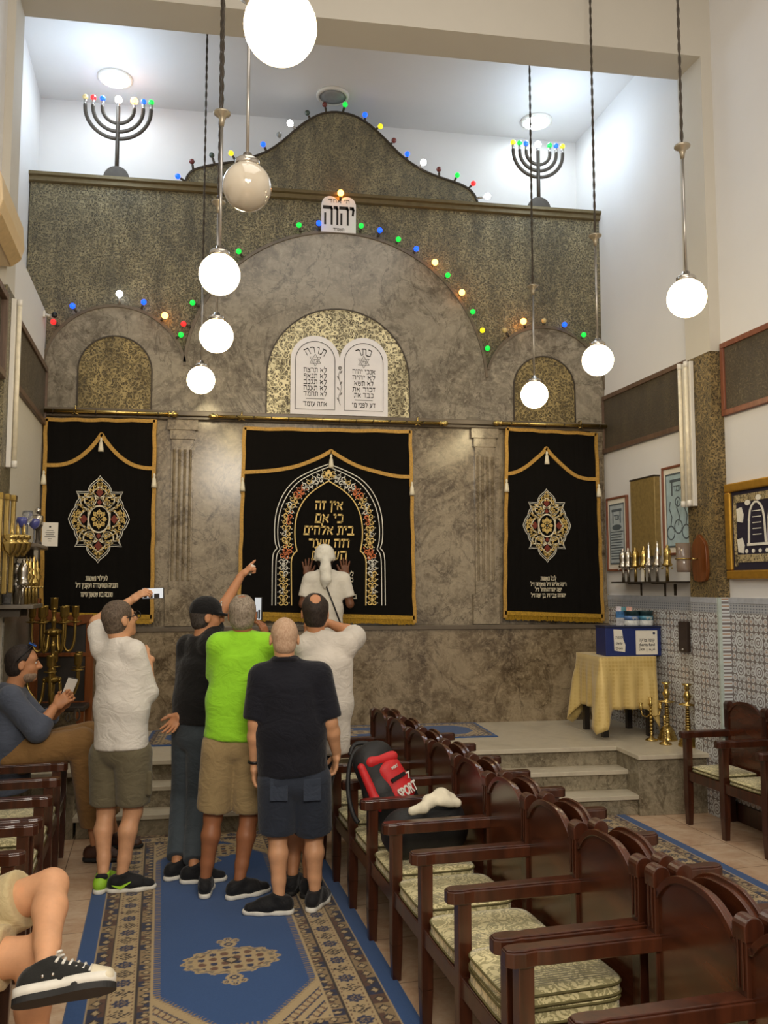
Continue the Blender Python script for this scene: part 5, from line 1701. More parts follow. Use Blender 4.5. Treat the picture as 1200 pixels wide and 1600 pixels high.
# aisle runner: near corner, then along the rows
RW, RL = 1.47, 3.42
rug('carpet', 'blue runner with beige rosette border under the standing men', (-0.685, 3.36, 0.0), sk, RW, RL, [(0.735, 1.03, 0.235, 0.15), (0.735, 2.83, 0.235, 0.15)], 0.0065)
rug('carpet', 'blue carpet with rosette border between the back to back seats and the wall', (1.96, 2.35, 0.0), sk, 1.46, 4.5, [(0.73, 1.1, 0.235, 0.15), (0.73, 3.2, 0.235, 0.15)], 0.009)
rug('carpet', 'flat blue carpet lying on the platform before the ark', (-0.85, 7.62, 0.48), 0.0, 3.1, 0.80, [(1.75, 0.40, 0.42, 0.10), (0.9, .40, .30, .10)], 0.010, 0.42)

# ------------------------------------------------------------------ benches of linked armchairs
def back_profile(w_, z0, zs, zt):
    pts = [(0, z0), (0, zs), (0.018, zs + 0.004)] + [(0.018 + (w_ - 0.036) * i / 22, zs + 0.008 + (zt - zs - 0.008) * (1 - abs(2 * i / 22 - 1) ** 2.7)) for i in range(23)] + [(w_ - 0.018, zs + 0.004), (w_, zs), (w_, z0)]
    return pts
def bench(label, loc, rz, n, pitch, group, D=0.50, ZA=0.71, ZT_=0.93):
    t = thing('bench_seats', label, 'bench', loc, rz, group)
    Lh = n * pitch
    W5 = 0.05
    f = MB()
    f.box((0.0, 0.01, 0.335), (Lh, 0.04, 0.405))
    f.box((0.0, D - 0.05, 0.335), (Lh, D - 0.01, 0.405))
    f.box((0.0, 0.02, 0.385), (Lh, D - 0.02, 0.402))
    for i in range(n + 1):
        f.box((i * pitch - 0.015, 0.03, 0.335), (i * pitch + 0.015, D - 0.03, 0.40))
    f.build('seat_frame', M['wood'], t, bevel=0.004)
    arm_me = None
    pan_me = None
    for i in range(n + 1):
        x = i * pitch
        if i in (0, n):
            xs = x + (0.012 if i == 0 else -0.012)
        else:
            xs = x
        def inst(nm, me_src, build):
            if me_src is None:
                o = build()
                o.location.x = xs
                return o
            c = me_src.copy()
            COL.objects.link(c)
            c.parent = t
            c.location.x = xs
            return c
        if i == 0:
            # arm: rounded front, slight waist
            pa_ = [(-0.036, D + 0.0), (-0.034, 0.10), (-0.030, 0.06), (-0.038, 0.02), (-0.034, -0.02), (-0.018, -0.04), (0.018, -0.04), (0.034, -0.02), (0.038, 0.02), (0.030, 0.06), (0.034, 0.10), (0.036, D + 0.0)]
            a0 = MB().prism(pa_, ZA - 0.045, ZA, 'z')
            a0.prism([(p[0] * .78, p[1] * .985 + 0.003) for p in pa_], ZA - 0.001, ZA + 0.006, 'z')
            arm0 = a0.build('arm', M['wood'], t, bevel=0.006)
            l0 = MB()
            l0.box((-0.026, 0.0, 0.16), (0.026, 0.052, ZA - 0.045))
            l0.add([(-.026, 0, .16), (.026, 0, .16), (.026, .052, .16), (-.026, .052, .16), (-.02, .006, 0), (.02, .006, 0), (.02, .046, 0), (-.02, .046, 0)], [(0, 1, 5, 4), (1, 2, 6, 5), (2, 3, 7, 6), (3, 0, 4, 7), (4, 5, 6, 7)])
            leg0 = l0.build('leg', M['wood'], t, bevel=0.003)
            q0 = MB()
            q0.box((-0.024, D - 0.026, 0.0), (0.024, D + 0.026, ZT_ - 0.06))
            q0.prism([(D - 0.03, ZT_ - 0.07)] + [(D + 0.032 * math.cos(a), ZT_ - 0.035 + 0.030 * math.sin(a)) for a in [math.pi - math.pi * k / 10 for k in range(11)]] + [(D + 0.03, ZT_ - 0.07)], -0.027, 0.027, 'x')
            for k in (-0.010, 0.010):
                q0.box((k - 0.004, D - 0.031, ZA + 0.02), (k + 0.004, D - 0.026, ZT_ - 0.06))
            post0 = q0.build('post', M['wood'], t, bevel=0.005)
            for o in (arm0, leg0, post0):
                o.location.x = xs
        else:
            for o in (arm0, leg0, post0):
                c = o.copy()
                COL.objects.link(c)
                c.location.x = xs
        if i < n:
            if pan_me is None:
                pf = [(p[0] + 0.022, p[1]) for p in back_profile(pitch - 0.044, 0.40, ZT_ - 0.092, ZT_ + 0.0)]
                b0 = MB().prism(pf, D - 0.012, D + 0.014, 'y')
                b0.ribbon([p for p in pf[1:-1]], 0.022, D - 0.022, D - 0.008)
                pan_me = b0.build('back_panel', M['wood_back'], t, bevel=0.003)
            else:
                c = pan_me.copy()
                COL.objects.link(c)
                c.location.x = x
    return t
def cushion(bt, i, pitch, label, group, D=0.50, th=0.055, jig=0.0, rz=0.0, lift=0.407):
    """loose cushion lying on seat i of a bench"""
    w_, d_ = pitch - 0.075, D - 0.07
    nx = 10
    mb = MB()
    Vv, Ff = [], []
    prof = [(1.0, 0.0), (1.012, 0.006), (1.0, 0.014), (1.004, th * 0.5), (1.0, th - 0.012), (1.012, th - 0.006), (1.0, th), (0.85, th + 0.008), (0.5, th + 0.014), (0.0, th + 0.016)]
    ring = []
    def se(a, n=7.0):
        c, s_ = math.cos(a), math.sin(a)
        return (abs(c) ** (2 / n) * (1 if c >= 0 else -1), abs(s_) ** (2 / n) * (1 if s_ >= 0 else -1))
    m = 48
    vs, fs = [], []
    for k, z in prof:
        for j in range(m):
            x, y = se(2 * math.pi * (j + .5) / m)
            vs.append((x * w_ / 2 * max(k, 0.001), y * d_ / 2 * max(k, 0.001), z))
    for r_ in range(len(prof) - 1):
        for j in range(m):
            fs.append((r_ * m + j, r_ * m + (j + 1) % m, (r_ + 1) * m + (j + 1) % m, (r_ + 1) * m + j))
    fs.append(tuple(range(m - 1, -1, -1)))
    mb.add(vs, fs, True)
    a = bt.rotation_euler.z
    lx, ly = (i + 0.5) * pitch + jig, D * 0.47
    x = bt.location.x + lx * math.cos(a) - ly * math.sin(a)
    y = bt.location.y + lx * math.sin(a) + ly * math.cos(a)
    t = thing('seat_cushion', label, 'cushion', (x, y, bt.location.z + lift), a + rz, group)
    mb.build('cover', M['brocade'], t)
    pp = MB()
    for z in (0.006, th - 0.006):
        pp.tube([(se(2 * math.pi * (j + .5) / m)[0] * w_ / 2 * 1.012, se(2 * math.pi * (j + .5) / m)[1] * d_ / 2 * 1.012, z) for j in range(m)], 0.005, 5, closed=True)
    pp.build('piping', M['piping'], t)
    return t
P_ = 0.459
rzR = math.atan2(-1, 0.102)          # rows facing the aisle from the right: local x runs toward the camera
rzL = math.atan2(1, -0.11)
def front_line(Y): return 0.645 + (4.54 - Y) * 0.102
nrm = math.hypot(1, 0.102)
Y0 = 2.765 + 8 * P_ / nrm
bA = bench('long row of linked wooden armchairs with cushions and bags beside the blue runner', (front_line(Y0), Y0, 0), rzR, 8, P_, 'rows of linked armchairs')
YB_ = 2.765 - 0.075
bB = bench('nearest row of linked wooden armchairs, cut by the bottom edge of the photo', (front_line(YB_), YB_, 0), rzR, 3, P_, 'rows of linked armchairs')
names = ['by the steps', 'second from the steps', 'third from the steps', 'under the red and black backpack', 'under the black bag', 'next before the black bag', 'second before the black bag', 'at the near end of the long row']
for i in range(8):
    cushion(bA, i, P_, 'cream brocade cushion on the long aisle row, ' + names[i], 'cushions of the aisle row')
for i, s in enumerate(('first of the nearest row, beside the double arms', 'second of the nearest row at the bottom edge')):
    cushion(bB, i, P_, 'cream brocade cushion ' + s, 'cushions of the aisle row')
cushion(bA, 7, P_, 'second cream cushion stacked on top at the near end of the long row', 'cushions of the aisle row', lift=0.407 + 0.060, th=0.045, jig=0.004, rz=0.02)
# row standing back to back with it, facing the wall
off_ = 0.50 + 0.50 + 0.085
ex = (math.cos(rzR), math.sin(rzR))
ey = (-math.sin(rzR), math.cos(rzR))
def back_to_back(b, n):
    L_ = n * P_
    return (b.location.x + ex[0] * L_ + ey[0] * off_, b.location.y + ex[1] * L_ + ey[1] * off_, 0)
bC = bench('row of linked armchairs facing the tiled wall, back to back with the long aisle row', back_to_back(bA, 8), rzR + math.pi, 8, P_, 'rows of linked armchairs')
bD = bench('row of linked armchairs facing the tiled wall, back to back with the nearest row', back_to_back(bB, 3), rzR + math.pi, 3, P_, 'rows of linked armchairs')
# left rows facing the aisle
def left_line(Y): return -0.945 + (4.0 - Y) * 0.105
Yl = 6.30
bE = bench('far row of linked armchairs by the shelves where a man with a phone sits', (left_line(Yl - 4 * P_ / nrm), Yl - 4 * P_ / nrm, 0), rzL, 4, P_, 'rows of linked armchairs')
Yk = Yl - 4 * P_ / nrm - 0.075
bF = bench('near row of linked armchairs where the man with crossed bare legs sits', (left_line(Yk - 4 * P_ / nrm), Yk - 4 * P_ / nrm, 0), rzL, 4, P_, 'rows of linked armchairs')
for i in range(4):
    if i < 3:
        cushion(bE, i, P_, 'cream cushion on the far shelf side row, ' + ('nearest the camera', 'second from the near end', 'third, beside the seated man')[i], 'cushions of the shelf side rows')
for i in (1, 2, 3):
    cushion(bF, i, P_, 'cream cushion on the near shelf side row, ' + ('', 'under the man with crossed legs', 'just behind his knee', 'at its far end')[i], 'cushions of the shelf side rows')
# row against the right wall
bG = bench('row of linked armchairs against the tiled wall beside the platform', (3.365, 6.385, 0), rzR, 5, 0.452, 'rows of linked armchairs', 0.40, 0.70, 0.93)
for i in range(4):
    cushion(bG, i, 0.452, 'pale cushion on the wall row, ' + ORD[i] + ' from the platform', 'cushions of the wall row', 0.40, th=0.035, rz=0.03 * (i % 2))

# ------------------------------------------------------------------ bags on the seats
# ------------------------------------------------------------------ soft shapes: distance fields meshed with surface nets
def smin(a, b, k):
    h = np.clip(0.5 + 0.5 * (b - a) / k, 0, 1)
    return b * (1 - h) + a * h - k * h * (1 - h)
class Soft:
    def __init__(s):
        s.p = []
        s.cuts = []
    def cap(s, a, b, ra, rb=None, w=None, sq=1.0, k=0.02, cut=None):
        """tapered capsule a-b; sq widens it along the unit vector w; cut: list of (point, normal) keeping the side the normal points away from"""
        s.p.append(('c', np.array(a, float), np.array(b, float), ra, ra if rb is None else rb, None if w is None else np.array(w, float) / np.linalg.norm(w), sq, k, cut, 1))
        return s
    def ell(s, c, R, rad, k=0.02, cut=None, sub=False):
        s.p.append(('e', np.array(c, float), np.array(R, float), np.array(rad, float), None, None, 1.0, k, cut, -1 if sub else 1))
        return s
    def chain(s, pts, rs, k=0.015, w=None, sq=1.0):
        for i in range(len(pts) - 1):
            s.cap(pts[i], pts[i + 1], rs[i], rs[i + 1], w, sq, k)
        return s
    def bounds(s, q):
        if q[0] == 'c':
            r = max(q[3], q[4]) * max(1, q[6])
            return np.minimum(q[1], q[2]) - r, np.maximum(q[1], q[2]) + r
        r = q[3].max()
        return q[1] - r, q[1] + r
    def mesh(s, h):
        add = [q for q in s.p if q[9] > 0]
        bs = [s.bounds(q) for q in add]
        lo = np.min([b[0] for b in bs], 0) - 3 * h
        hi = np.max([b[1] for b in bs], 0) + 3 * h
        n = np.ceil((hi - lo) / h).astype(int) + 1
        f = np.full(n, 0.5, np.float32)
        for q in s.p:
            b0, b1 = s.bounds(q)
            mg = 0.05 if q[9] > 0 else 0.01
            i0 = np.maximum(((b0 - mg - lo) / h).astype(int), 0)
            i1 = np.minimum(((b1 + mg - lo) / h).astype(int) + 2, n)
            ax = [lo[d] + h * np.arange(i0[d], i1[d]) for d in range(3)]
            P = np.stack(np.meshgrid(*ax, indexing='ij'), -1).astype(np.float32)
            if q[0] == 'c':
                a, b, ra, rb, w_, sq = q[1:7]
                p, bb = P - a.astype(np.float32), b - a
                if w_ is not None:
                    p = p - (1 - 1 / sq) * (p @ w_.astype(np.float32))[..., None] * w_.astype(np.float32)
                    bb = bb - (1 - 1 / sq) * (bb @ w_) * w_
                t = np.clip((p @ bb.astype(np.float32)) / max(1e-9, float(bb @ bb)), 0, 1)
                d = np.sqrt(((p - t[..., None] * bb.astype(np.float32)) ** 2).sum(-1)) - (ra + (rb - ra) * t)
            else:
                c, R, rad = q[1:4]
                p = (P - c.astype(np.float32)) @ R.T.astype(np.float32)
                k0 = np.sqrt(((p / rad) ** 2).sum(-1))
                k1 = np.sqrt(((p / rad ** 2) ** 2).sum(-1)) + 1e-6
                d = k0 * (k0 - 1) / k1
            if q[8]:
                for pt, nm in q[8]:
                    nm = np.array(nm, float) / np.linalg.norm(nm)
                    d = np.maximum(d, (P - np.array(pt, np.float32)) @ nm.astype(np.float32))
            sl = tuple(slice(i0[k_], i1[k_]) for k_ in range(3))
            if q[9] > 0:
                f[sl] = smin(f[sl], d.astype(np.float32), q[7])
            else:
                f[sl] = np.maximum(f[sl], -d)
        for pt, nm in s.cuts:
            nm = np.array(nm, float) / np.linalg.norm(nm)
            ax = [lo[d] + h * np.arange(n[d]) for d in range(3)]
            g = (ax[0] - pt[0])[:, None, None] * nm[0] + (ax[1] - pt[1])[None, :, None] * nm[1] + (ax[2] - pt[2])[None, None, :] * nm[2]
            f = np.maximum(f, g.astype(np.float32))
        return nets(f, lo, h)
def nets(f, lo, h):
    s = f < 0
    n = np.array(f.shape) - 1
    sl = lambda d: tuple(slice(d[k], n[k] + d[k]) for k in range(3))
    cnt = sum(s[sl(d)].astype(np.int8) for d in np.ndindex(2, 2, 2))
    act = (cnt > 0) & (cnt < 8)
    idx = np.argwhere(act)
    num = np.full(act.shape, -1, np.int32)
    num[tuple(idx.T)] = np.arange(len(idx))
    acc, w_ = np.zeros((len(idx), 3)), np.zeros(len(idx))
    for ax in range(3):
        for d in np.ndindex(2, 2):
            o0 = [0, 0, 0]
            oth = [k for k in range(3) if k != ax]
            o0[oth[0]], o0[oth[1]] = d
            o1 = list(o0)
            o1[ax] = 1
            a = f[tuple((idx + o0).T)]
            b = f[tuple((idx + o1).T)]
            m = (a < 0) != (b < 0)
            t = np.where(m, a / np.where(m, a - b, 1), 0)
            pt = np.array(o0, float)[None].repeat(len(idx), 0)
            pt[:, ax] += t
            acc += pt * m[:, None]
            w_ += m
    V = lo + h * (idx + acc / np.maximum(w_, 1)[:, None])
    Q = []
    for ax in range(3):
        o = [k for k in range(3) if k != ax]
        a = np.moveaxis(s, ax, 0)
        cr = np.argwhere(np.diff(s.astype(np.int8), axis=ax) != 0)
        ok = (cr[:, o[0]] > 0) & (cr[:, o[1]] > 0) & (cr[:, o[0]] < n[o[0]]) & (cr[:, o[1]] < n[o[1]])
        cr = cr[ok]
        v = []
        for d in ((0, 0), (1, 0), (1, 1), (0, 1)):
            c = cr.copy()
            c[:, o[0]] -= d[0]
            c[:, o[1]] -= d[1]
            v.append(num[tuple(c.T)])
        q = np.stack(v, 1)
        neg = s[tuple(cr.T)]
        flip = neg if ax != 1 else ~neg
        q[flip] = q[flip][:, ::-1]
        Q.append(q)
    return V, np.concatenate(Q)
def ripple(V, amp, freq, seed, along=None):
    """soft folds pushed into a garment"""
    r = np.random.RandomState(seed)
    out = np.zeros(len(V))
    for _ in range(7):
        d = r.normal(size=3)
        d[2] *= 1.1
        d /= np.linalg.norm(d)
        ph = V @ d * freq * r.uniform(0.5, 1.6) + 2.0 * np.sin(V @ r.normal(size=3) * freq * 0.25) + r.uniform(0, 6)
        gate = np.clip(np.sin(V @ r.normal(size=3) * freq * 0.3 + r.uniform(0, 6)) + 0.35, 0, 1.2)
        out += (0.5 * np.sin(ph) + gate * (0.55 - 1.6 * np.abs(np.sin(ph * 0.9)))) * r.uniform(0.4, 1)
    return out * amp / 4
def vnormals(V, Q):
    fn = np.cross(V[Q[:, 2]] - V[Q[:, 0]], V[Q[:, 3]] - V[Q[:, 1]])
    N = np.zeros_like(V)
    for k in range(4):
        np.add.at(N, Q[:, k], fn)
    return N / (np.linalg.norm(N, axis=1, keepdims=True) + 1e-12)
def relax(V, Q, it=2):
    for _ in range(it):
        S, c = np.zeros_like(V), np.zeros(len(V))
        for k in range(4):
            np.add.at(S, Q[:, k], V[Q[:, (k + 1) % 4]])
            np.add.at(S, Q[:, (k + 1) % 4], V[Q[:, k]])
            np.add.at(c, Q[:, k], 1)
            np.add.at(c, Q[:, (k + 1) % 4], 1)
        V = 0.5 * V + 0.5 * S / np.maximum(c, 1)[:, None]
    return V
def soft_obj(soft, h, name, mat, root, fold=0.0, freq=22, seed=1, extra=None, it=2):
    parts = [soft] + (extra or [])
    Vs, Qs, o = [], [], 0
    for p, hh in [(soft, h)] + [(e, 0.0038) for e in (extra or [])]:
        V, Q = p.mesh(hh)
        V = relax(V, Q, it)
        if fold:
            V = V + vnormals(V, Q) * ripple(V, fold, freq, seed)[:, None]
        Vs.append(V)
        Qs.append(Q + o)
        o += len(V)
    V = np.concatenate(Vs) - np.array(root.location)
    return raw_mesh(name, V, np.concatenate(Qs), mat, root)
def unit(v):
    v = np.array(v, float)
    return v / (np.linalg.norm(v) + 1e-12)
def basis_matrix(x, z, o):
    """matrix whose local x, z follow the given directions (y = z cross x)"""
    x, z = unit(x), unit(z)
    z = unit(z - x * (x @ z))
    y = np.cross(z, x)
    m = Matrix.Identity(4)
    for i in range(3):
        m[i][0], m[i][1], m[i][2], m[i][3] = x[i], y[i], z[i], o[i]
    return m
# ------------------------------------------------------------------ backpack and black bag
def seat_point(b, i, along=0.5, ly=0.24):
    a = b.rotation_euler.z
    lx = (i + along) * P_
    return np.array([b.location.x + lx * math.cos(a) - ly * math.sin(a), b.location.y + lx * math.sin(a) + ly * math.cos(a), 0.48])
black_cloth = plain('black_nylon', srgb(24, 23, 24), 0.6, 0, 0.3, 30, 0.15)
red_cloth = plain('red_nylon', srgb(196, 34, 38), 0.55, 0, 0.12, 30, 0.1)
Bp = aty(620, 1272, 4.86)
Bp[2] = 0.585
Tp = aty(583, 1186, 4.90)
t = thing('backpack', 'black and red sports backpack leaning on a seat of the long aisle row', 'backpack', (Bp[0], Bp[1], 0.468))
ax_ = unit(Tp - Bp)
nf = unit(np.array([0.42, -0.86, 0.25]))
nf = unit(nf - ax_ * (nf @ ax_))
wv = unit(np.cross(nf, ax_)) * -1
if wv[0] < 0:
    wv = -wv
s = Soft().cap(Bp, Tp, 0.105, 0.095, wv, 1.35, 0.03)
s.cap(Bp - ax_ * 0.02, Bp + ax_ * 0.12, 0.11, 0.11, wv, 1.35, 0.03)
s.cuts.append((np.array([0, 0, 0.484]), (0, 0, -1)))
soft_obj(s, 0.008, 'body', black_cloth, t, 0.004, 30, 2)
pk0, pk1 = Bp + nf * 0.085 + ax_ * 0.075 + wv * 0.03, Bp + nf * 0.075 + ax_ * 0.235 + wv * 0.02
po = soft_obj(Soft().cap(pk0, pk1, 0.05, 0.045, wv, 1.7, 0.01), 0.006, 'front_pocket', red_cloth, t, 0.001, 30, 3)
Mx = lambda p: basis_matrix(wv, ax_, p - np.array(t.location))
text_shape('SPORT', 0.075, M['white_plastic'], 'lettering', po, False, 0.003, 0.002, Mx(Bp + nf * 0.138 + ax_ * 0.085 + wv * 0.032), width=0.13)
text_shape('7', 0.05, M['white_plastic'], 'lettering', po, False, 0.003, 0.001, Mx(Bp + nf * 0.132 + ax_ * 0.150 + wv * 0.080))
text_shape('SPORT', 0.022, M['white_plastic'], 'lettering', po, False, 0.003, 0.0, Mx(Bp + nf * 0.126 + ax_ * 0.225 + wv * 0.025), width=0.045)
MB().box((-0.05, -0.006, -0.010), (0.05, 0.004, 0.010), Mx(Bp + nf * 0.131 + ax_ * 0.170 + wv * 0.015)).build('zip', M['black'], po)
r_ = Soft().cap(Tp + nf * 0.06 - wv * 0.06, Tp + nf * 0.085 - ax_ * 0.03 + wv * 0.07, 0.035, 0.03, None, 1, 0.02)
soft_obj(r_, 0.007, 'red_panel', red_cloth, t)
r_ = Soft().chain([Tp - wv * 0.12 + nf * 0.045, Bp + ax_ * 0.12 - wv * 0.125 + nf * 0.05, Bp + ax_ * 0.02 - wv * 0.12 + nf * 0.05], [0.022, 0.028, 0.012])
soft_obj(r_, 0.007, 'red_side_stripe', red_cloth, t)
for pts in (((575, 1170, 4.95), (556, 1168, 4.95), (545, 1195, 4.92), (543, 1240, 4.88), (552, 1275, 4.84), (560, 1286, 4.82)), ((598, 1172, 4.98), (575, 1160, 5.02), (552, 1162, 5.02), (547, 1180, 5.0))):
    P3 = [aty(*q) - np.array(t.location) for q in pts]
    MB().tube(chaikin(P3, n=2), 0.014, 8).build('strap', black_cloth, t)
cbp = seat_point(bA, 4)
t = thing('bag', 'black soft bag with a white cloth on it, on the seat next to the backpack', 'bag', tuple(cbp - np.array([0, 0, 0.004])))
s = Soft().cap(cbp + [-.10, .0, .11], cbp + [.11, .02, .12], 0.12, 0.115, (0, 1, 0), 1.1, 0.03)
s.cap(cbp + [.04, .04, .16], cbp + [.12, .05, .19], 0.085, 0.075, None, 1, 0.05)
s.cuts.append((np.array([0, 0, 0.484]), (0, 0, -1)))
soft_obj(s, 0.009, 'body', black_cloth, t, 0.007, 22, 5)
MB().tube(chaikin([(-.16, -.09, .10), (-.05, -.13, .17), (.08, -.10, .20), (.16, -.02, .2)], n=2), 0.011, 8).build('strap', black_cloth, t)
t = thing('cloth', 'crumpled white cloth lying over the black bag', 'cloth', tuple(cbp + [0, 0, 0.24]))
a, b, c = aty(652, 1262, 4.30), aty(690, 1243, 4.34), aty(706, 1246, 4.36)
s = Soft().chain([a + [-.03, -.02, -.01], a + [.03, -.02, .005], (a + b) / 2 + [0, 0, .0], b, c], [0.018, 0.024, 0.03, 0.034, 0.02], 0.02)
s.cap(b + [-.01, -.04, -.02], c + [.02, -.03, -.02], 0.024, 0.02, None, 1, .02)
soft_obj(s, 0.006, 'cloth_folds', plain('white_cotton', srgb(222, 214, 190), 0.85, bump=0.1), t, 0.006, 40, 9)

# ------------------------------------------------------------------ people
def skin_mat(name, c):
    t = NT(name)
    co = t.coord()
    n = t.noise(co, 14, 5, 0.6)
    t.base(t.ramp(n, [(0.3, tuple(x * .84 for x in c)), (0.6, c), (0.8, (min(1, c[0] * 1.12), c[1] * 1.02, c[2] * .98))])).pbr(0.5, 0, 0.4)
    t.b.inputs['Subsurface Weight'].default_value = 0.06
    t.b.inputs['Subsurface Radius'].default_value = (0.02, 0.008, 0.004)
    t.bump(t.noise(co, 90, 3), 0.08, 0.003)
    return t.m
SK = {'tan': skin_mat('tanned_skin', srgb(196, 138, 98)), 'fair': skin_mat('fair_skin', srgb(214, 160, 120)), 'deep': skin_mat('deep_tan_skin', srgb(160, 104, 70)), 'brown': skin_mat('brown_skin', srgb(120, 78, 54))}
def cloth_mat(name, c, rough=0.85, weave=220, sheen=0.15, var=0.08):
    t = NT(name)
    co = t.coord()
    n = t.noise(co, 9, 4)
    t.base(t.ramp(n, [(0.3, tuple(x * (1 - var) for x in c)), (0.7, tuple(min(1, x * (1 + var)) for x in c))])).pbr(rough, 0, 0.25, 0, sheen)
    h = t.math('ADD', t.math('MULTIPLY', t.noise(t.coord((1, 1, 1.5)), 9, 3, 0.5, 1.6), 1.4), t.math('MULTIPLY', t.noise(co, weave, 2), 0.08))
    t.bump(h, 0.28, 0.03)
    return t.m
def hair_mat(name, c, c2):
    t = NT(name)
    co = t.coord((1, 1, 0.5))
    n = t.noise(co, 110, 5, 0.7)
    t.base(t.ramp(n, [(0.35, c), (0.65, c2)])).pbr(0.6, 0, 0.3)
    t.bump(n, 0.5, 0.004)
    return t.m
def head_soft(s, c, f, u, ears=True):
    """skull, jaw, nose, brow, lips, ears about centre c, face along f, crown along u"""
    f = unit(f)
    u = unit(np.array(u, float) - f * (np.array(u, float) @ f))
    r = np.cross(f, u)
    R = np.stack([r, f, u])
    at = lambda a, b, z: c + r * a + f * b + u * z
    s.ell(at(0, -0.012, 0.028), R, (0.076, 0.096, 0.092), 0.02)
    s.ell(at(0, 0.028, -0.050), R, (0.056, 0.062, 0.068), 0.035)
    s.cap(at(-.035, .06, .032), at(.035, .06, .032), 0.022, 0.022, None, 1, 0.02)
    s.cap(at(0, .088, .018), at(0, .112, -.022), 0.009, 0.013, None, 1, 0.012)
    s.cap(at(-.012, .094, -.026), at(.012, .094, -.026), 0.011, 0.011, None, 1, 0.01)
    s.cap(at(-.018, .080, -.058), at(.018, .080, -.058), 0.010, 0.010, None, 1, 0.008)
    s.cap(at(-.014, .076, -.072), at(.014, .076, -.072), 0.010, 0.010, None, 1, 0.008)
    s.ell(at(0, .070, -.098), R, (0.024, 0.022, 0.02), 0.02)
    for sg in (-1, 1):
        s.ell(at(sg * .034, .052, -.028), R, (0.026, 0.026, 0.026), 0.02)
        s.ell(at(sg * .032, .098, .008), R, (0.016, 0.016, 0.012), 0.01, sub=True)
        if ears:
            s.ell(at(sg * .080, -.008, -.008), R, (0.010, 0.022, 0.034), 0.008)
            s.ell(at(sg * .090, -.002, -.006), R, (0.006, 0.011, 0.018), 0.004, sub=True)
    return f, u, r, R, at
def hand_soft(wr, d, th, pn, curl=(0.3, 0.3, 0.35, 0.4), spread=0.5, thumb=0.5):
    """palm, four unequal jointed fingers, and a thumb from the side of the palm"""
    d, pn = unit(d), unit(pn)
    pn = unit(pn - d * (pn @ d))
    th = unit(np.array(th, float) - d * (np.array(th, float) @ d))
    th = unit(th - pn * (th @ pn))
    s = Soft()
    wr = np.array(wr, float)
    s.cap(wr - d * .02, wr + d * .02, 0.024, 0.025, th, 1.2, 0.015)
    s.cap(wr + d * .025, wr + d * .082, 0.0155, 0.0145, th, 2.5, 0.015)
    for i, L in enumerate((0.074, 0.082, 0.076, 0.060)):
        off = 0.031 - 0.0205 * i
        b = wr + d * (0.088 - 0.006 * abs(i - 1.2)) + th * off
        dr = unit(d + th * 0.14 * (1.4 - i) * spread)
        a = 0.0
        pts, rs = [b - dr * 0.012], [0.0098]
        for k, fr in enumerate((0.46, 0.30, 0.24)):
            a += curl[i] * (0.75 if k == 0 else 1.0)
            b = b + (dr * math.cos(a) + pn * math.sin(a)) * L * fr
            pts.append(b)
            rs.append((0.0088, 0.0080, 0.0068)[k])
        s.chain(pts, rs, 0.005)
    b = wr + d * 0.026 + th * 0.026 + pn * 0.004
    d1 = unit(d * 0.62 + th * 0.75 + pn * thumb * .6)
    d2 = unit(d * 0.85 + th * 0.35 + pn * thumb)
    s.chain([b, b + d1 * 0.036, b + d1 * 0.036 + d2 * 0.030, b + d1 * .036 + d2 * 0.055], [0.0145, 0.0120, 0.0105, 0.0085], 0.008)
    return s
def shoe(root, an, toe, up, ground, mats, L=0.285, name='shoe'):
    """low shoe: upper with collar, tongue side and a sole slab; ground = sole underside point height along up"""
    toe, up = unit(toe), unit(up)
    toe = unit(toe - up * (toe @ up))
    sd = np.cross(toe, up)
    an = np.array(an, float)
    o = an - up * 0.095                       # point on the ground under the ankle
    P = lambda a, b, z: o + toe * a + sd * b + up * z
    s = Soft()
    s.cap(P(-0.045, 0, 0.05), P(0.09, 0, 0.045), 0.040, 0.040, None, 1, 0.02)
    s.cap(P(0.06, 0, 0.042), P(0.165, 0, 0.030), 0.041, 0.030, sd, 1.15, 0.02)
    s.cap(P(-0.03, 0, 0.07), P(0.0, 0, 0.098), 0.038, 0.040, None, 1, 0.02, cut=[(P(0, 0, 0.108), up + toe * -.25)])
    s.cap(P(0.02, 0, 0.085), P(0.10, 0, 0.055), 0.030, 0.026, None, 1, 0.02)
    s.cuts.append((P(0, 0, 0.018), -up))
    u_ = soft_obj(s, 0.0065, name, mats[0], root)
    so = Soft()
    so.cap(P(-0.05, 0, 0.014), P(0.0, 0, 0.014), 0.037, 0.038, None, 1, 0.01)
    so.cap(P(0.0, 0, 0.014), P(0.10, 0.004, 0.014), 0.036, 0.046, None, 1, 0.02)
    so.cap(P(0.10, 0.004, 0.014), P(0.172, 0, 0.018), 0.046, 0.034, None, 1, 0.02)
    so.cuts += [(P(0, 0, 0.0), -up), (P(0, 0, 0.028), up)]
    V, Q = so.mesh(0.006)
    V = relax(V, Q, 1) - np.array(root.location)
    raw_mesh('sole', V, Q, mats[1], u_)
    return u_, P
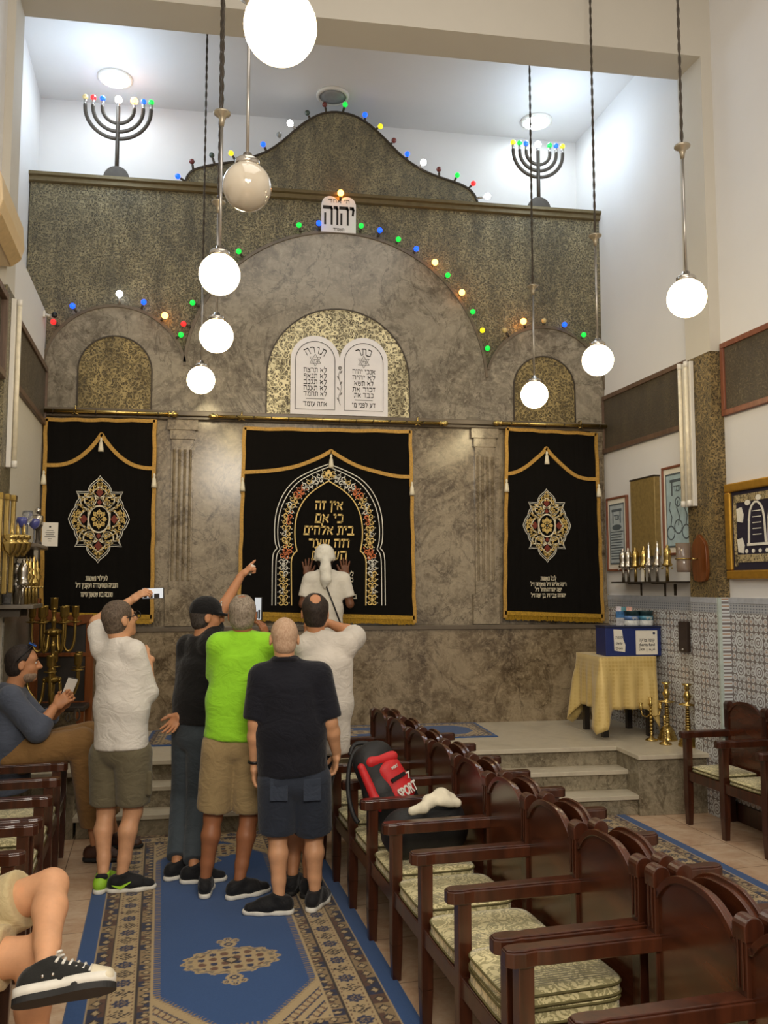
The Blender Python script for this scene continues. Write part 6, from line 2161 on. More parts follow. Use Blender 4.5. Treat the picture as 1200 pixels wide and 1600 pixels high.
def person(label, root, J, face, skin, top, bottom, feet, hands, up=(0, 0, 1), hair=None, cat='person', build=1.0, h=0.0075):
    """J: joints in world metres. top/bottom/hair: clothing recipes. Returns the root Empty and helpers."""
    t = thing('person', label, cat, tuple(root))
    side = unit((J['shR'] - J['shL']) * [1, 1, 0.3])
    s = Soft()
    s.cap(J['pel'], J['chest'], 0.095 * build, 0.10 * build, side, 1.35, 0.05)
    s.cap(J['shL'] * .8 + J['shR'] * .2, J['shR'] * .8 + J['shL'] * .2, 0.055, 0.055, None, 1, 0.05)
    hb = J['head'] - np.array([0, 0, 0.07]) - unit(face) * 0.022
    s.cap(J['neck'] - [0, 0, 0.03], hb, 0.060 * build, 0.054, None, 1, 0.03)
    ex = []
    for q in 'LR':
        s.chain([J['sh' + q], J['el' + q]], [0.050 * build, 0.041 * build], 0.03)
        mid = J['el' + q] * .68 + J['wr' + q] * .32
        s.chain([J['el' + q], mid, J['wr' + q]], [0.041 * build, 0.043 * build, 0.0265], 0.02)
        ex.append(hand_soft(J['wr' + q], **hands[q]))
        s.chain([J['hip' + q], J['kn' + q]], [0.088 * build, 0.058 * build], 0.05)
        kn, an = J['kn' + q], J['an' + q]
        bk = J.get('calf', -unit(np.cross(side, [0, 0, 1]) * -1) * 1.0)
        bk = -unit(np.cross(np.array([0, 0, 1.0]), side))
        s.chain([kn, kn * .7 + an * .3 + bk * 0.018 * (1 if J.get('stand', 1) else 0), kn * .25 + an * .75, an - unit(an - kn) * 0.01], [0.051 * build, 0.055 * build, 0.039 * build, 0.034], 0.02)
    f, u, r, R, at = head_soft(s, J['head'], face, up)
    soft_obj(s, h, 'body', SK[skin], t, extra=ex, it=2)
    # garments
    if top:
        g = Soft()
        fit = top.get('fit', 0.03)
        hem = top['hem']
        axis = unit(J['chest'] - J['pel'])
        hc = J['pel'] + axis * ((hem - J['pel'][2]) / max(0.2, axis[2]))
        belly = J['pel'] * .5 + J['chest'] * .5
        g.cap(hc - axis * .05, belly, 0.105 * build + fit, 0.100 * build + fit, side, 1.38, 0.04, cut=[(hc, -axis)])
        g.cap(belly, J['chest'], 0.100 * build + fit, 0.098 * build + fit * .8, side, 1.42, 0.04)
        g.cap(J['shL'] * .9 + J['shR'] * .1, J['shR'] * .9 + J['shL'] * .1, 0.056 + fit * .3, 0.056 + fit * .3, None, 1, 0.05)
        for q in 'LR':
            g.cap(J['neck'] - [0, 0, .015], J['sh' + q] + [0, 0, .012], 0.055, 0.045 + fit * .3, None, 1, 0.04)
        g.cap(J['neck'] - [0, 0, 0.05], J['neck'] + [0, 0, 0.03], 0.082, 0.068, None, 1, 0.04, cut=[(J['neck'] + [0, 0, top.get('collar', 0.01)], [f[0] * .3, f[1] * .3, 1])])
        for q in 'LR':
            sh, el, wr = J['sh' + q], J['el' + q], J['wr' + q]
            fr = top['sleeve'][q] if isinstance(top['sleeve'], dict) else top['sleeve']
            r0, r1 = 0.060 + fit * .4, 0.053 + fit * .45
            if fr <= 1:
                e = sh + (el - sh) * fr
                g.cap(sh, sh + (el - sh) * min(1.15, fr + .1), r0, r1, None, 1, 0.03, cut=[(e, el - sh)])
            else:
                e = el + (wr - el) * (fr - 1)
                g.cap(sh, el, r0, r1, None, 1, 0.03)
                g.cap(el, el + (wr - el) * min(1, fr - 1 + .1), r1, 0.046 + fit * .3, None, 1, 0.02, cut=[(e, wr - el)])
        soft_obj(g, 0.0085, top.get('name', 'shirt'), top['mat'], t, top.get('fold', 0.005), 12, top.get('seed', 4))
    if bottom:
        g = Soft()
        fit = bottom.get('fit', 0.025)
        wst = bottom.get('waist', 0.10)
        g.cap(J['pel'] - [0, 0, 0.04], J['pel'] + [0, 0, wst], 0.105 * build + fit * .6, 0.095 * build + fit * .6, side, 1.36, 0.05, cut=[(J['pel'] + [0, 0, wst], (0, 0, 1))])
        for q in 'LR':
            hp, kn, an = J['hip' + q], J['kn' + q], J['an' + q]
            fr = bottom['len']
            if fr <= 1:
                e = hp + (kn - hp) * fr
                g.cap(hp, hp + (kn - hp) * (fr + .12), 0.090 * build + fit * .8, 0.068 * build + fit, None, 1, 0.014, cut=[(e, kn - hp)])
            else:
                e = kn + (an - kn) * (fr - 1)
                g.cap(hp, kn, 0.090 * build + fit * .8, 0.060 * build + fit, None, 1, 0.016)
                g.cap(kn, kn + (an - kn) * (fr - 1 + .08), 0.060 * build + fit, 0.044 + fit, None, 1, 0.02, cut=[(e, an - kn)])
        soft_obj(g, 0.0085, bottom.get('name', 'shorts'), bottom['mat'], t, bottom.get('fold', 0.004), 13, bottom.get('seed', 7))
    if hair:
        g = Soft()
        gr = hair.get('grow', 0.007)
        g.ell(at(0, -0.012, 0.028), R, (0.076 + gr, 0.096 + gr, 0.092 + gr), 0.01)
        g.ell(at(0, -0.035, -0.035), R, (0.062 + gr, 0.062 + gr, 0.06), 0.02)
        fb, ub = hair.get('line', (0.045, 0.55))
        g.cuts.append((at(0, fb, 0.02), f - u * ub))
        g.cuts.append((at(0, 0, hair.get('nape', -0.075)), -u + f * .35))
        for pt, rad in hair.get('bald', []):
            g.ell(at(*pt), R, rad, 0.01, sub=True)
        for sg in (-1, 1):
            g.ell(at(sg * .085, 0.004, -.012), R, (0.03, 0.030, 0.040), 0.01, sub=True)
        soft_obj(g, 0.0055, 'hair', hair['mat'], t, 0.0045 if hair.get('bald') else 0.0015, 60, 3, it=1)
    # eyes
    for sg in (-1, 1):
        p = at(sg * .031, .0745, .010) - np.array(t.location)
        e = MB().ball(tuple(p), 0.0100, 8).build('eye', plain('eye_white', srgb(226, 220, 212), 0.25), t)
        MB().ball(tuple(p + f * 0.0058), 0.0058, 6).build('iris', plain('dark_iris', srgb(40, 28, 22), 0.2), e)
        b = MB().tube([tuple(at(sg * x_, .092 - abs(x_ - .03) * .35, .030 - abs(x_ - .03) * .12) - np.array(t.location)) for x_ in (.012, .026, .040, .050)], 0.0042, 6)
        if hair:
            b.build('eyebrow', hair['mat'], t)
    for q in 'LR':
        if feet.get(q):
            shoe(t, J['an' + q], feet[q][0], feet[q][1] if len(feet[q]) > 1 and feet[q][1] is not None else (0, 0, 1), 0, feet[q][2])
    return t, dict(f=f, u=u, r=r, R=R, at=at, side=side)
def flatbox(parent, name, mat, c, x, z, size, bevel=0.003):
    m = basis_matrix(x, z, np.array(c) - np.array(parent.location))
    return MB().box((-size[0] / 2, -size[1] / 2, -size[2] / 2), (size[0] / 2, size[1] / 2, size[2] / 2), m).build(name, mat, parent, bevel=bevel)
def phone(label, c, x, z, scr, sz=(0.15, 0.009, 0.074), flip=-1):
    """smart phone: body, lit screen on its -y side"""
    t = thing('phone', label, 'phone', tuple(c))
    m = basis_matrix(x, z, (0, 0, 0))
    b = MB().box((-sz[0] / 2, -sz[1] / 2, -sz[2] / 2), (sz[0] / 2, sz[1] / 2, sz[2] / 2), m).build('body', M['black'], t, bevel=0.004)
    y = flip * sz[1] / 2
    s_ = MB().box((-sz[0] / 2 + .006, min(y, y + flip * .001), -sz[2] / 2 + .004), (sz[0] / 2 - .006, max(y, y + flip * .001), sz[2] / 2 - .004), m).build('screen', scr, t)
    if scr is SCREEN:
        for a, b, c, d in ((-.18, -.42, .0, -.12), (.06, -.44, .30, -.05), (-.4, -.4, -.26, -.2)):
            MB().box((a * sz[0], y - .0018, b * sz[2]), (c * sz[0], y + .0018, d * sz[2]), m).build('picture', M['ink'], s_)
    return t
SCREEN = glow('lit_phone_screen', srgb(206, 214, 224), 0.5)
dark_sole = plain('dark_rubber', srgb(30, 29, 28), 0.7)
white_sole = plain('white_rubber', srgb(226, 222, 210), 0.6)
black_shoe = cloth_mat('black_mesh_shoe', srgb(26, 26, 28), 0.7)
def ank(px, py):
    return atz(px, py, 0.103)
H_up = dict(d=(0, 0.3, 1), th=(1, 0, 0), pn=(0, 1, 0))
# --- man in a white long sleeved shirt taking a photo
Y = 5.62
J = dict(head=aty(187, 968, Y), neck=aty(190, 1004, Y), chest=aty(190, 1045, Y), pel=aty(190, 1160, Y - .02),
         shL=aty(160, 1012, Y + .07), shR=aty(209, 1020, Y - .07), elL=aty(151, 972, Y + .27), wrL=aty(205, 938, Y + .36),
         elR=aty(230, 1081, Y - .03), wrR=aty(232, 1030, Y + .13), hipL=aty(169, 1178, Y + .04), hipR=aty(208, 1178, Y - .05),
         knL=aty(166, 1268, Y + .06), knR=aty(208, 1268, Y - .03), anL=ank(161, 1366), anR=ank(190, 1367))
green_black = plain('lime_and_black_shoe', srgb(60, 80, 30), 0.6)
hd = {'L': dict(d=(.75, .1, .55), th=(-.2, .6, -.6), pn=(.5, .5, -.5), curl=(0.5, 0.55, 0.6, 0.6), spread=.4), 'R': dict(d=(-.85, .5, .35), th=(0, .3, .9), pn=(-.3, .9, 0), curl=(.6, .6, .6, .6))}
grey_hair = hair_mat('short_grey_brown_hair', srgb(64, 52, 42), srgb(118, 102, 86))
t, b = person('man in white long sleeved shirt and olive cargo shorts holding up a phone', V3(J['anL'][0] * .5 + J['anR'][0] * .5, J['anL'][1], 0), J, (0.78, 0.55, 0.20), 'fair',
    dict(mat=cloth_mat('white_jersey', srgb(222, 216, 206)), hem=aty(190, 1168, Y)[2], sleeve={'L': .80, 'R': 1.04}, fit=.028, fold=.009, name='shirt', seed=21),
    dict(mat=cloth_mat('olive_cotton', srgb(108, 100, 78)), len=.86, fit=.030, fold=.006, waist=.06), {'L': ((.25, .95, 0), None, (plain('lime_mesh_shoe', srgb(150, 200, 50), 0.6), white_sole)), 'R': ((1, .12, 0), None, (black_shoe, white_sole))},
    hd, hair=dict(mat=grey_hair, line=(0.055, .42), grow=.006))
# lime details of the running shoes, the cargo pocket and the glasses
lime = plain('lime_panel', srgb(170, 220, 60), 0.5)
an = J['anL']
s = Soft().cap(an + [-.02, -.045, .0], an + [.02, -.045, .0], 0.018, 0.018, None, 1, .01)
soft_obj(s, 0.006, 'black_heel_tab', black_shoe, t)
an = J['anR']
MB().ribbon([(an[0] - .05 - t.location.x, an[2] - .045), (an[0] + 0.0 - t.location.x, an[2] - .062), (an[0] + .06 - t.location.x, an[2] - .03)], [0.004, 0.018, 0.004], an[1] - .047 - t.location.y, an[1] - .036 - t.location.y).build('lime_stripe', lime, t)
pk = J['hipR'] * .52 + J['knR'] * .48 + [0.074, -.045, 0]
flatbox(t, 'cargo_pocket', cloth_mat('olive_cotton_pocket', srgb(102, 94, 72)), pk, (.75, -.45, 0), (0, 0, 1), (0.10, 0.03, 0.15), .012)
gl_ = MB()
at, f_, r_, u_ = b['at'], b['f'], b['r'], b['u']
for sg in (-1, 1):
    gl_.tube([tuple(at(sg * .082, -.01, .012) - np.array(t.location)), tuple(at(sg * .070, .09, .012) - np.array(t.location))], .003, 6)
    gl_.tube([tuple(at(sg * .034 + .028 * math.cos(a), .112, .008 + .022 * math.sin(a)) - np.array(t.location)) for a in [k * math.pi / 8 for k in range(16)]], .003, 6, closed=True)
gl_.tube([tuple(at(-.008, .115, .012) - np.array(t.location)), tuple(at(.008, .115, .012) - np.array(t.location))], .003, 6)
gl_.build('glasses', M['black'], t)
phone('smartphone with bright screen held sideways by the man in white', aty(239, 927, Y + .42), (1, -.12, 0.03), (0, 0.05, 1), SCREEN)

# --- man in black with a cap, pointing
Y = 5.96
J = dict(head=aty(323, 964, Y), neck=aty(314, 1003, Y), chest=aty(310, 1045, Y), pel=aty(305, 1140, Y),
         shL=aty(293, 1010, Y + .10), shR=aty(328, 1008, Y - .10), elL=aty(291, 1082, Y + .06), wrL=aty(282, 1116, Y - .06),
         elR=aty(338, 968, Y + .12), wrR=aty(377, 899, Y + .22), hipL=aty(293, 1150, Y + .06), hipR=aty(318, 1150, Y - .05),
         knL=aty(287, 1248, Y + .08), knR=aty(311, 1250, Y - .0), anL=ank(276, 1348), anR=ank(303, 1354))
jeans = cloth_mat('faded_dark_jeans', srgb(66, 74, 80))
hd = {'L': dict(d=(-.55, -.2, -.75), th=(-.5, -.3, .6), pn=(-.4, -.9, 0), curl=(.25, .3, .35, .4), spread=.9, thumb=.2), 'R': dict(d=(.72, .2, .66), th=(-.5, 0, .7), pn=(.3, .3, -.8), curl=(0.02, 1.2, 1.3, 1.3), thumb=.9)}
t, b = person('man in black shirt, jeans and black cap pointing at the middle curtain', V3(J['anR'][0], J['anR'][1], 0), J, (0.97, 0.22, -.02), 'tan',
    dict(mat=cloth_mat('black_jersey', srgb(20, 19, 19)), hem=aty(305, 1128, Y)[2], sleeve={'L': 1.1, 'R': .75}, fit=.03, fold=.005, seed=5),
    dict(mat=jeans, len=1.93, fit=.022, fold=.006, name='jeans'), {'L': ((.85, .5, 0), None, (black_shoe, white_sole)), 'R': ((1, .06, 0), None, (black_shoe, white_sole))},
    hd, hair=dict(mat=hair_mat('dark_grey_hair', srgb(40, 34, 30), srgb(84, 76, 70)), line=(0.03, .42)))
at, f_, r_, u_, R = b['at'], b['f'], b['r'], b['u'], b['R']
cp = Soft().ell(at(0, -.008, .045), R, (.088, .110, .098), .01, cut=[(at(0, 0, .022), -u_ - f_ * .0)])
cp.cap(at(0, .07, .034), at(0, .165, .018), .052, .046, r_, 1.5, .02, cut=[(at(0, 0, .040), u_ + f_ * .12), (at(0, 0, .022), -u_ - f_ * .12)])
cap_o = soft_obj(cp, .006, 'cap', cloth_mat('black_cap_cotton', srgb(18, 17, 18)), t, it=1)
lo_ = MB().tube([tuple(at(.03 + .012 * math.cos(a), .090, .092 + .012 * math.sin(a)) - np.array(t.location)) for a in [k * .3 for k in range(4, 18)]], .005, 6)
lo_.build('white_emblem', M['white_plastic'], cap_o)
tg = thing('paper', 'folded white paper in the pointing hand', 'paper', tuple(aty(392, 888, 6.23)))
MB().box((-.022, -.006, -.045), (.022, .006, .03), Matrix.Rotation(.5, 4, 'Y')).build('sheet', M['paper'], tg)

# --- man in a neon green shirt
Y = 5.37
J = dict(head=aty(379, 961, Y), neck=aty(380, 996, Y), chest=aty(378, 1035, Y), pel=aty(368, 1150, Y),
         shL=aty(343, 1010, Y), shR=aty(416, 1010, Y), elL=aty(339, 1070, Y + .11), wrL=aty(374, 1030, Y + .30),
         elR=aty(428, 1058, Y + .14), wrR=aty(417, 1000, Y + .31), hipL=aty(346, 1165, Y), hipR=aty(390, 1165, Y),
         knL=aty(333, 1275, Y + .05), knR=aty(389, 1275, Y + .04), anL=ank(321, 1372), anR=ank(374, 1376))
hd = {'L': dict(d=(.4, .3, .8), th=(1, 0, 0), pn=(.3, .9, 0), curl=(.6, .6, .6, .6)), 'R': dict(d=(-.25, .1, 1), th=(-.6, -.7, 0), pn=(-.75, .5, 0), curl=(.45, .5, .55, .6), thumb=.7)}
t, b = person('man in neon green shirt and khaki shorts seen from behind, holding a phone', V3(J['anL'][0] * .5 + J['anR'][0] * .5, J['anL'][1], 0), J, (0.10, 1, 0.08), 'deep',
    dict(mat=cloth_mat('neon_green_jersey', srgb(150, 216, 46)), hem=aty(366, 1153, Y)[2], sleeve={'L': .8, 'R': .8}, fit=.032, fold=.008, seed=8),
    dict(mat=cloth_mat('khaki_cotton', srgb(158, 136, 96)), len=.90, fit=.034, fold=.005, waist=.04), {'L': ((.02, 1, 0), None, (black_shoe, white_sole)), 'R': ((.9, .42, 0), None, (black_shoe, white_sole))},
    hd, hair=dict(mat=hair_mat('grey_hair', srgb(104, 92, 78), srgb(168, 154, 136)), line=(0.05, .5), bald=[((0, -.035, .128), (.035, .045, .022))]))
cl_ = MB().tube([tuple(J['neck'] + np.array([.062 * math.cos(a), .062 * math.sin(a), .008 + .010 * math.sin(a)]) - np.array(t.location)) for a in [k * math.pi / 10 for k in range(20)]], .007, 6, closed=True)
cl_.build('neck_strap', M['black'], t)
phone('smartphone held upright by the man in the neon shirt', aty(404, 951, Y + .38), (.62, -.75, 0), (0, 0, 1), SCREEN, (0.074, 0.009, 0.15))

# --- bald man in a navy polo
Y = 5.06
J = dict(head=aty(444, 998, Y), neck=aty(445, 1036, Y), chest=aty(450, 1078, Y), pel=aty(458, 1205, Y),
         shL=aty(408, 1058, Y), shR=aty(499, 1056, Y), elL=aty(399, 1130, Y - .02), wrL=aty(398, 1196, Y + .04),
         elR=aty(516, 1128, Y - .02), wrR=aty(526, 1178, Y + .06), hipL=aty(436, 1218, Y), hipR=aty(484, 1218, Y),
         knL=aty(434, 1304, Y + .03), knR=aty(490, 1304, Y + .05), anL=ank(436, 1400), anR=ank(492, 1392))
denim = cloth_mat('dark_denim', srgb(44, 50, 62))
hd = {'L': dict(d=(0, .1, -1), th=(.3, .9, 0), pn=(1, -.2, 0), curl=(.45, .5, .55, .6)), 'R': dict(d=(-.1, .1, -1), th=(-.3, .9, 0), pn=(-1, -.2, 0), curl=(.45, .5, .55, .6))}
t, b = person('bald man in navy polo shirt and dark denim shorts seen from behind', V3(J['anL'][0] * .5 + J['anR'][0] * .5, J['anL'][1], 0), J, (-.05, 1, -.05), 'fair',
    dict(mat=cloth_mat('navy_pique', srgb(20, 21, 30)), hem=aty(456, 1207, Y)[2], sleeve=.92, fit=.040, fold=.007, collar=.03, seed=12),
    dict(mat=denim, len=.93, fit=.040, fold=.005, waist=.04), {'L': ((-1, .12, 0), None, (black_shoe, white_sole)), 'R': ((.45, .9, 0), None, (black_shoe, white_sole))},
    hd, hair=dict(mat=hair_mat('shaved_white_stubble', srgb(176, 140, 112), srgb(206, 176, 148)), line=(0.03, .38), grow=.002), build=1.0)
cl_ = MB().tube([tuple(J['neck'] + np.array([.070 * math.cos(a), .070 * math.sin(a), .015 - .012 * math.sin(a)]) - np.array(t.location)) for a in [k * math.pi / 10 for k in range(20)]], .016, 8, closed=True)
cl_.build('collar', cloth_mat('navy_collar', srgb(18, 18, 26)), t)
wrl = J['wrL'] + [0, 0, .02]
wt = MB().tube([tuple(wrl + np.array([.033 * math.cos(a), .033 * math.sin(a), 0]) - np.array(t.location)) for a in [k * math.pi / 8 for k in range(16)]], .009, 6, closed=True)
wt.build('watch', M['black'], t)
for q, sg in (('hipL', -1), ('hipR', 1)):
    p = J[q] + [0.005 * sg, -.121, -.03]
    flatbox(t, 'back_pocket', cloth_mat('denim_pocket', srgb(50, 57, 70)), p, (1, .1 * sg, 0), (0, .10, 1), (.10, .010, .12), .004)

# --- man in pale linen shirt
Y = 5.46
J = dict(head=aty(492, 958, Y), neck=aty(495, 995, Y), chest=aty(506, 1038, Y), pel=aty(496, 1165, Y),
         shL=aty(478, 1012, Y), shR=aty(541, 1008, Y), elL=aty(468, 1040, Y + .20), wrL=aty(482, 985, Y + .33),
         elR=aty(557, 992, Y + .20), wrR=aty(514, 974, Y + .36), hipL=aty(478, 1185, Y), hipR=aty(503, 1185, Y),
         knL=aty(462, 1275, Y + .03), knR=aty(487, 1275, Y + .03), anL=ank(457, 1368), anR=ank(482, 1372))
hd = {'L': dict(d=(.2, .2, 1), th=(1, 0, 0), pn=(.3, .9, 0), curl=(.6, .6, .6, .6)), 'R': dict(d=(-.9, .2, .2), th=(0, 0, 1), pn=(0, .6, -.4), curl=(.6, .6, .6, .6))}
t, b = person('balding man in loose pale linen shirt with raised elbow, before the middle curtain', V3(J['anL'][0] * .5 + J['anR'][0] * .5, J['anL'][1], 0), J, (0.02, 1, .02), 'tan',
    dict(mat=cloth_mat('pale_linen', srgb(208, 200, 188)), hem=aty(508, 1172, Y)[2], sleeve={'L': .9, 'R': .85}, fit=.038, fold=.011, collar=.03, seed=17),
    dict(mat=cloth_mat('dark_shorts', srgb(30, 30, 36)), len=.9, fit=.015), {'L': ((.3, 1, 0), None, (black_shoe, dark_sole)), 'R': ((.4, 1, 0), None, (black_shoe, dark_sole))},
    hd, hair=dict(mat=hair_mat('dark_brown_hair', srgb(30, 24, 20), srgb(62, 50, 42)), line=(0.045, .5), bald=[((0.0, -.075, .10), (.036, .05, .045))]))

# --- woman touching the curtain
Y = 8.16
J = dict(head=aty(507, 872, Y + .02), neck=aty(509, 895, Y), chest=aty(510, 918, Y), pel=aty(512, 985, Y - .02),
         shL=aty(484, 906, Y), shR=aty(536, 906, Y), elL=aty(473, 944, Y - .02), wrL=aty(480, 900, Y + .19),
         elR=aty(547, 944, Y - .02), wrR=aty(539, 899, Y + .19), hipL=aty(503, 996, Y), hipR=aty(523, 996, Y))
for q in 'LR':
    x = J['hip' + q][0]
    J['kn' + q] = V3(x, Y, 0.98)
    J['an' + q] = V3(x, Y - .02, 0.584)
hd = {'L': dict(d=(0, .05, 1), th=(1, 0, 0), pn=(0, 1, 0), curl=(.04, .03, .03, .05), spread=1.2, thumb=.0), 'R': dict(d=(0, .05, 1), th=(-1, 0, 0), pn=(0, 1, 0), curl=(.04, .03, .03, .05), spread=1.2, thumb=.0)}
white_t = cloth_mat('white_cotton_tee', srgb(228, 222, 208))
t, b = person('woman in white tee and head scarf resting both hands on the middle curtain', V3(J['hipL'][0] * .5 + J['hipR'][0] * .5, Y - .02, 0.48), J, (0, 1, .0), 'brown',
    dict(mat=white_t, hem=aty(510, 977, Y)[2], sleeve=.72, fit=.018, fold=.005, seed=31), dict(mat=cloth_mat('white_trousers', srgb(214, 210, 200)), len=1.9, fit=.03, name='trousers'),
    {'L': ((-.1, 1, 0), None, (black_shoe, white_sole)), 'R': ((.1, 1, 0), None, (black_shoe, white_sole))}, hd, build=.84,
    hair=dict(mat=hair_mat('dark_hair', srgb(26, 18, 14), srgb(52, 38, 30)), line=(0.05, .3), nape=-.12, grow=.012))
at, f_, r_, u_, R = b['at'], b['f'], b['r'], b['u'], b['R']
sc_ = Soft().ell(at(0, -.012, .040), R, (.093, .112, .092), .02, cut=[(at(0, 0, .0), -u_ + f_ * .3)])
sc_.cap(at(-.075, -.03, -.004), at(.075, -.03, -.004), .026, .026, None, 1, .03)
sc_.cap(at(-.05, -.085, .0), at(.05, -.085, .0), .028, .028, None, 1, .03)
sc_.chain([at(0, -.105, -.03), at(0, -.125, -.11), at(0, -.15, -.20), at(-.01, -.155, -.275)], [.045, .052, .05, .015], .02)
soft_obj(sc_, .0075, 'head_scarf', cloth_mat('white_scarf', srgb(232, 228, 214)), t, .004, 34, 6)
a0, a1 = aty(506, 907, Y - .135), aty(535, 982, Y - .15)
st = MB().tube([tuple(a0 - np.array(t.location)), tuple((a0 + a1) / 2 + [0, -.02, 0] - np.array(t.location)), tuple(a1 - np.array(t.location))], .008, 6)
st.build('bag_strap', M['black'], t)

# --- seated man with a phone
Yc = 6.08
J = dict(head=aty(36, 1037, Yc), neck=aty(17, 1078, Yc), chest=aty(14, 1118, Yc), pel=aty(12, 1186, Yc),
         shR=aty(16, 1092, Yc - .17), shL=aty(24, 1088, Yc + .17), elR=aty(58, 1142, Yc - .18), wrR=aty(86, 1104, Yc - .05),
         elL=aty(66, 1130, Yc + .16), wrL=aty(97, 1104, Yc + .06), hipR=aty(16, 1185, Yc - .08), hipL=aty(20, 1180, Yc + .08),
         knR=aty(128, 1160, Yc - .10), knL=aty(140, 1150, Yc + .14), anR=ank(150, 1322), anL=ank(178, 1303), stand=0)
J['pel'][2] = max(J['pel'][2], .56)
hd = {'R': dict(d=(.7, .2, .6), th=(.2, .5, .6), pn=(.1, .8, -.2), curl=(.45, .6, .65, .7), thumb=.7), 'L': dict(d=(.5, -.2, .7), th=(.2, -.5, .6), pn=(.1, -.8, .1), curl=(.55, .6, .65, .7), thumb=.6)}
t, b = person('man in grey blue shirt with sunglasses on his head, seated holding a phone', V3(J['pel'][0], J['pel'][1], 0.46), J, (0.96, 0.20, -.03), 'tan',
    dict(mat=cloth_mat('grey_blue_linen', srgb(78, 84, 98)), hem=0.50, sleeve={'L': 1.5, 'R': 1.45}, fit=.04, fold=.010, collar=.03, seed=41),
    dict(mat=cloth_mat('brown_khaki', srgb(134, 100, 58)), len=1.78, fit=.034, fold=.009, name='trousers', waist=.06),
    {'L': ((1, -.1, 0), None, (plain('brown_leather', srgb(70, 42, 28), 0.5), dark_sole)), 'R': ((1, -.1, 0), None, (plain('brown_leather', srgb(70, 42, 28), 0.5), dark_sole))}, hd,
    hair=dict(mat=hair_mat('dark_receding_hair', srgb(28, 22, 20), srgb(58, 48, 42)), line=(0.02, .42), grow=.009))
at, f_, r_, u_, R = b['at'], b['f'], b['r'], b['u'], b['R']
lc = np.array(t.location)
be = Soft().ell(at(0, .030, -.075), R, (.060, .062, .050), .01)
be.cuts += [(at(0, 0, -.060), u_ - f_ * .55), (at(0, .0, -.05), -f_ - u_ * .1)]
soft_obj(be, .005, 'beard', hair_mat('grey_beard', srgb(120, 96, 78), srgb(160, 138, 116)), t, it=1)
sg_ = MB()
for sg in (-1, 1):
    m_ = basis_matrix(r_, u_ * .45 - f_ * .9, at(sg * .036, .052, .128) - lc)
    sg_.box((-.034, -.004, -.026), (.034, .004, .026), m_)
sgo = sg_.build('sunglasses', plain('blue_mirror_lens', srgb(40, 110, 210), 0.08, 0.6, 0.3, 40), t, bevel=.003)
fr_ = MB()
for sg in (-1, 1):
    fr_.tube([tuple(at(sg * .068, .055, .125) - lc), tuple(at(sg * .088, -.01, .055) - lc), tuple(at(sg * .084, -.035, .02) - lc)], .004, 6)
fr_.build('temple', M['black'], sgo)
phone('smartphone with white case held by the seated man', aty(108, 1075, Yc + .02), (.35, -.1, .93), (.80, .45, -.35), M['white_plastic'], (0.15, 0.009, 0.074), 1)

# --- man with crossed bare legs at the edge of the photo
Yc = 3.22
hipc = V3(-1.13, Yc, .56)
J = dict(pel=hipc, chest=V3(-1.20, Yc - .01, .98), neck=V3(-1.20, Yc - .01, 1.13), head=V3(-1.16, Yc - .01, 1.29),
         shR=V3(-1.19, Yc - .19, 1.07), shL=V3(-1.19, Yc + .19, 1.07), elR=V3(-1.16, Yc - .27, .80), elL=V3(-1.17, Yc + .16, .80),
         wrR=V3(-1.0, Yc - .17, .70), wrL=V3(-1.02, Yc + .06, .72), hipR=hipc + [.02, -.085, .03], hipL=hipc + [.02, .085, .03],
         knR=aty(52, 1492, 3.06), anR=V3(-.66, 3.08, .098), stand=0)
J['knL'] = aty(80, 1384, 3.20)
J['anL'] = aty(72, 1510, 2.90)
hd = {'R': dict(d=(.9, .2, -.3), th=(0, .8, .3), pn=(0, 0, -1), curl=(.3, .3, .35, .4)), 'L': dict(d=(.9, -.2, -.3), th=(0, -.8, .3), pn=(0, 0, -1), curl=(.3, .3, .35, .4))}
khaki = cloth_mat('pale_khaki_cotton', srgb(190, 172, 130))
canvas = cloth_mat('black_canvas', srgb(34, 34, 32))
sole_n = unit((0.10, -.62, -.78))
t, b = person('seated man with crossed bare legs and black canvas shoe at the photo edge', V3(-1.13, Yc, .46), J, (1, .1, 0), 'fair',
    dict(mat=cloth_mat('grey_tee', srgb(140, 140, 140)), hem=.54, sleeve=.6, fit=.03), dict(mat=khaki, len=.80, fit=.028, fold=.005, waist=.05, seed=3),
    {'R': ((1, -.1, 0), None, (canvas, white_sole)), 'L': ((1, -.04, .02), -sole_n, (canvas, dark_sole))}, hd, hair=dict(mat=grey_hair, line=(0.05, .5)))
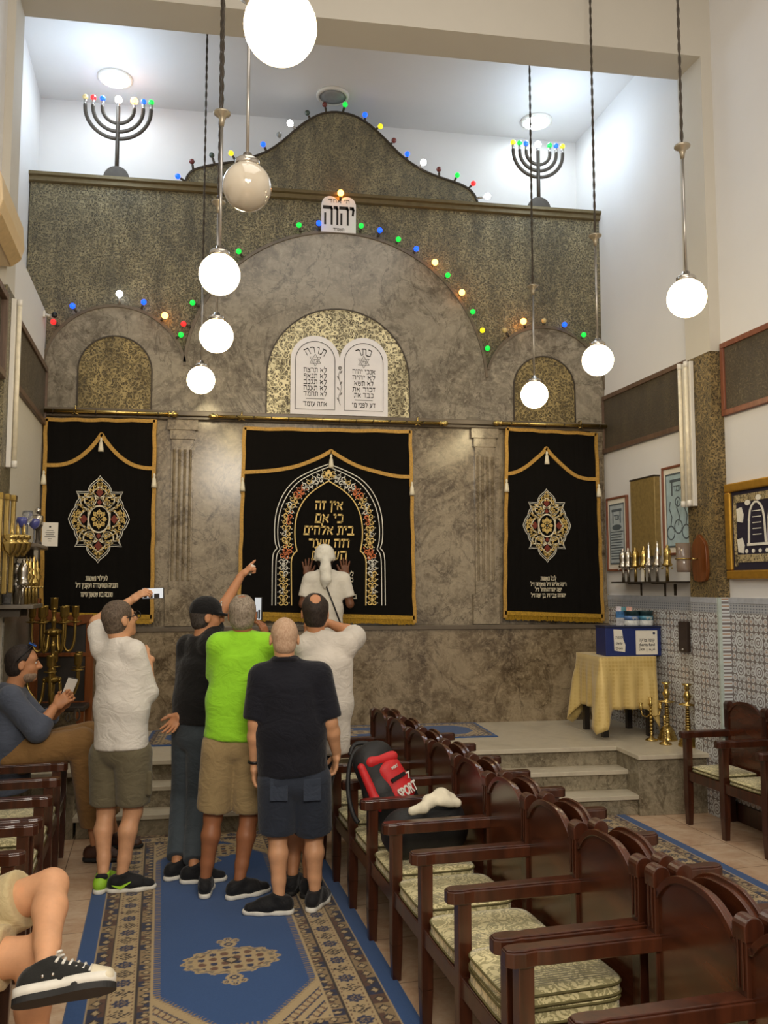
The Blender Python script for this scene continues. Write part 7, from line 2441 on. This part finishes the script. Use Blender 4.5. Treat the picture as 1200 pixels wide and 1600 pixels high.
# white foxing band, toe cap, laces and eyelets of the raised shoe
an, toe, up = J['anL'], unit((1, -.04, .02)), -sole_n
toe = unit(toe - up * (toe @ up))
sd = np.cross(toe, up)
o_ = an - up * .095
lc = np.array(t.location)
PP = lambda a, b_, z: o_ + toe * a + sd * b_ + up * z - lc
ol = [(-.088, .0), (-.078, .026), (-.045, .039), (0, .039), (.05, .041), (.10, .050), (.145, .046), (.185, .032), (.207, .0), (.185, -.030), (.145, -.042), (.10, -.042), (.05, -.036), (0, -.036), (-.045, -.037), (-.078, -.026)]
ol = chaikin(ol, True, 2)
vs = [tuple(PP(.055 + (a - .055) * 1.05, b_ * 1.12, .012)) for a, b_ in ol] + [tuple(PP(.055 + (a - .055) * 1.05, b_ * 1.12, .040)) for a, b_ in ol]
n = len(ol)
MB().add([tuple(PP(.055 + (a - .055) * 1.055, b_ * 1.13, -.006)) for a, b_ in ol] + [tuple(PP(.055 + (a - .055) * 1.055, b_ * 1.13, .0125)) for a, b_ in ol], [(i, (i + 1) % n, (i + 1) % n + n, i + n) for i in range(n)] + [tuple(range(n)), tuple(range(n, 2 * n))]).build('dark_outsole', dark_sole, t)
MB().add(vs, [(i, (i + 1) % n, (i + 1) % n + n, i + n) for i in range(n)] + [tuple(range(n)), tuple(range(n, 2 * n))], True).build('white_foxing', white_sole, t)
tc = Soft().cap(o_ + toe * .140 + up * .036, o_ + toe * .178 + up * .032, .040, .030, sd, 1.3, .01)
tc.cuts.append((o_ + toe * .140, -toe))
soft_obj(tc, .005, 'toe_cap', plain('cream_rubber', srgb(214, 204, 178), 0.55), t)
la_ = MB()
for k in range(6):
    a = .035 + .020 * k
    z = .108 - .0085 * k
    la_.tube([tuple(PP(a, -.012, z - .004)), tuple(PP(a + .004, .010, z + .006)), tuple(PP(a, .034, z - .016))], .005, 6)
for sg in (-1, 1):
    la_.tube([tuple(PP(.03 + .02 * math.sin(q), .012 + sg * (.005 + .022 * math.sin(q * .5)), .114 + .008 * math.sin(q))) for q in [k * .4 for k in range(8)]], .004, 6)
la_.build('laces', M['white_plastic'], t)
ey = MB()
for a in (-.0, .03):
    for sg in (-1, 1):
        ey.ball(tuple(PP(a, sg * .042, .055)), .006, 6)
ey.build('eyelets', M['silver'], t)
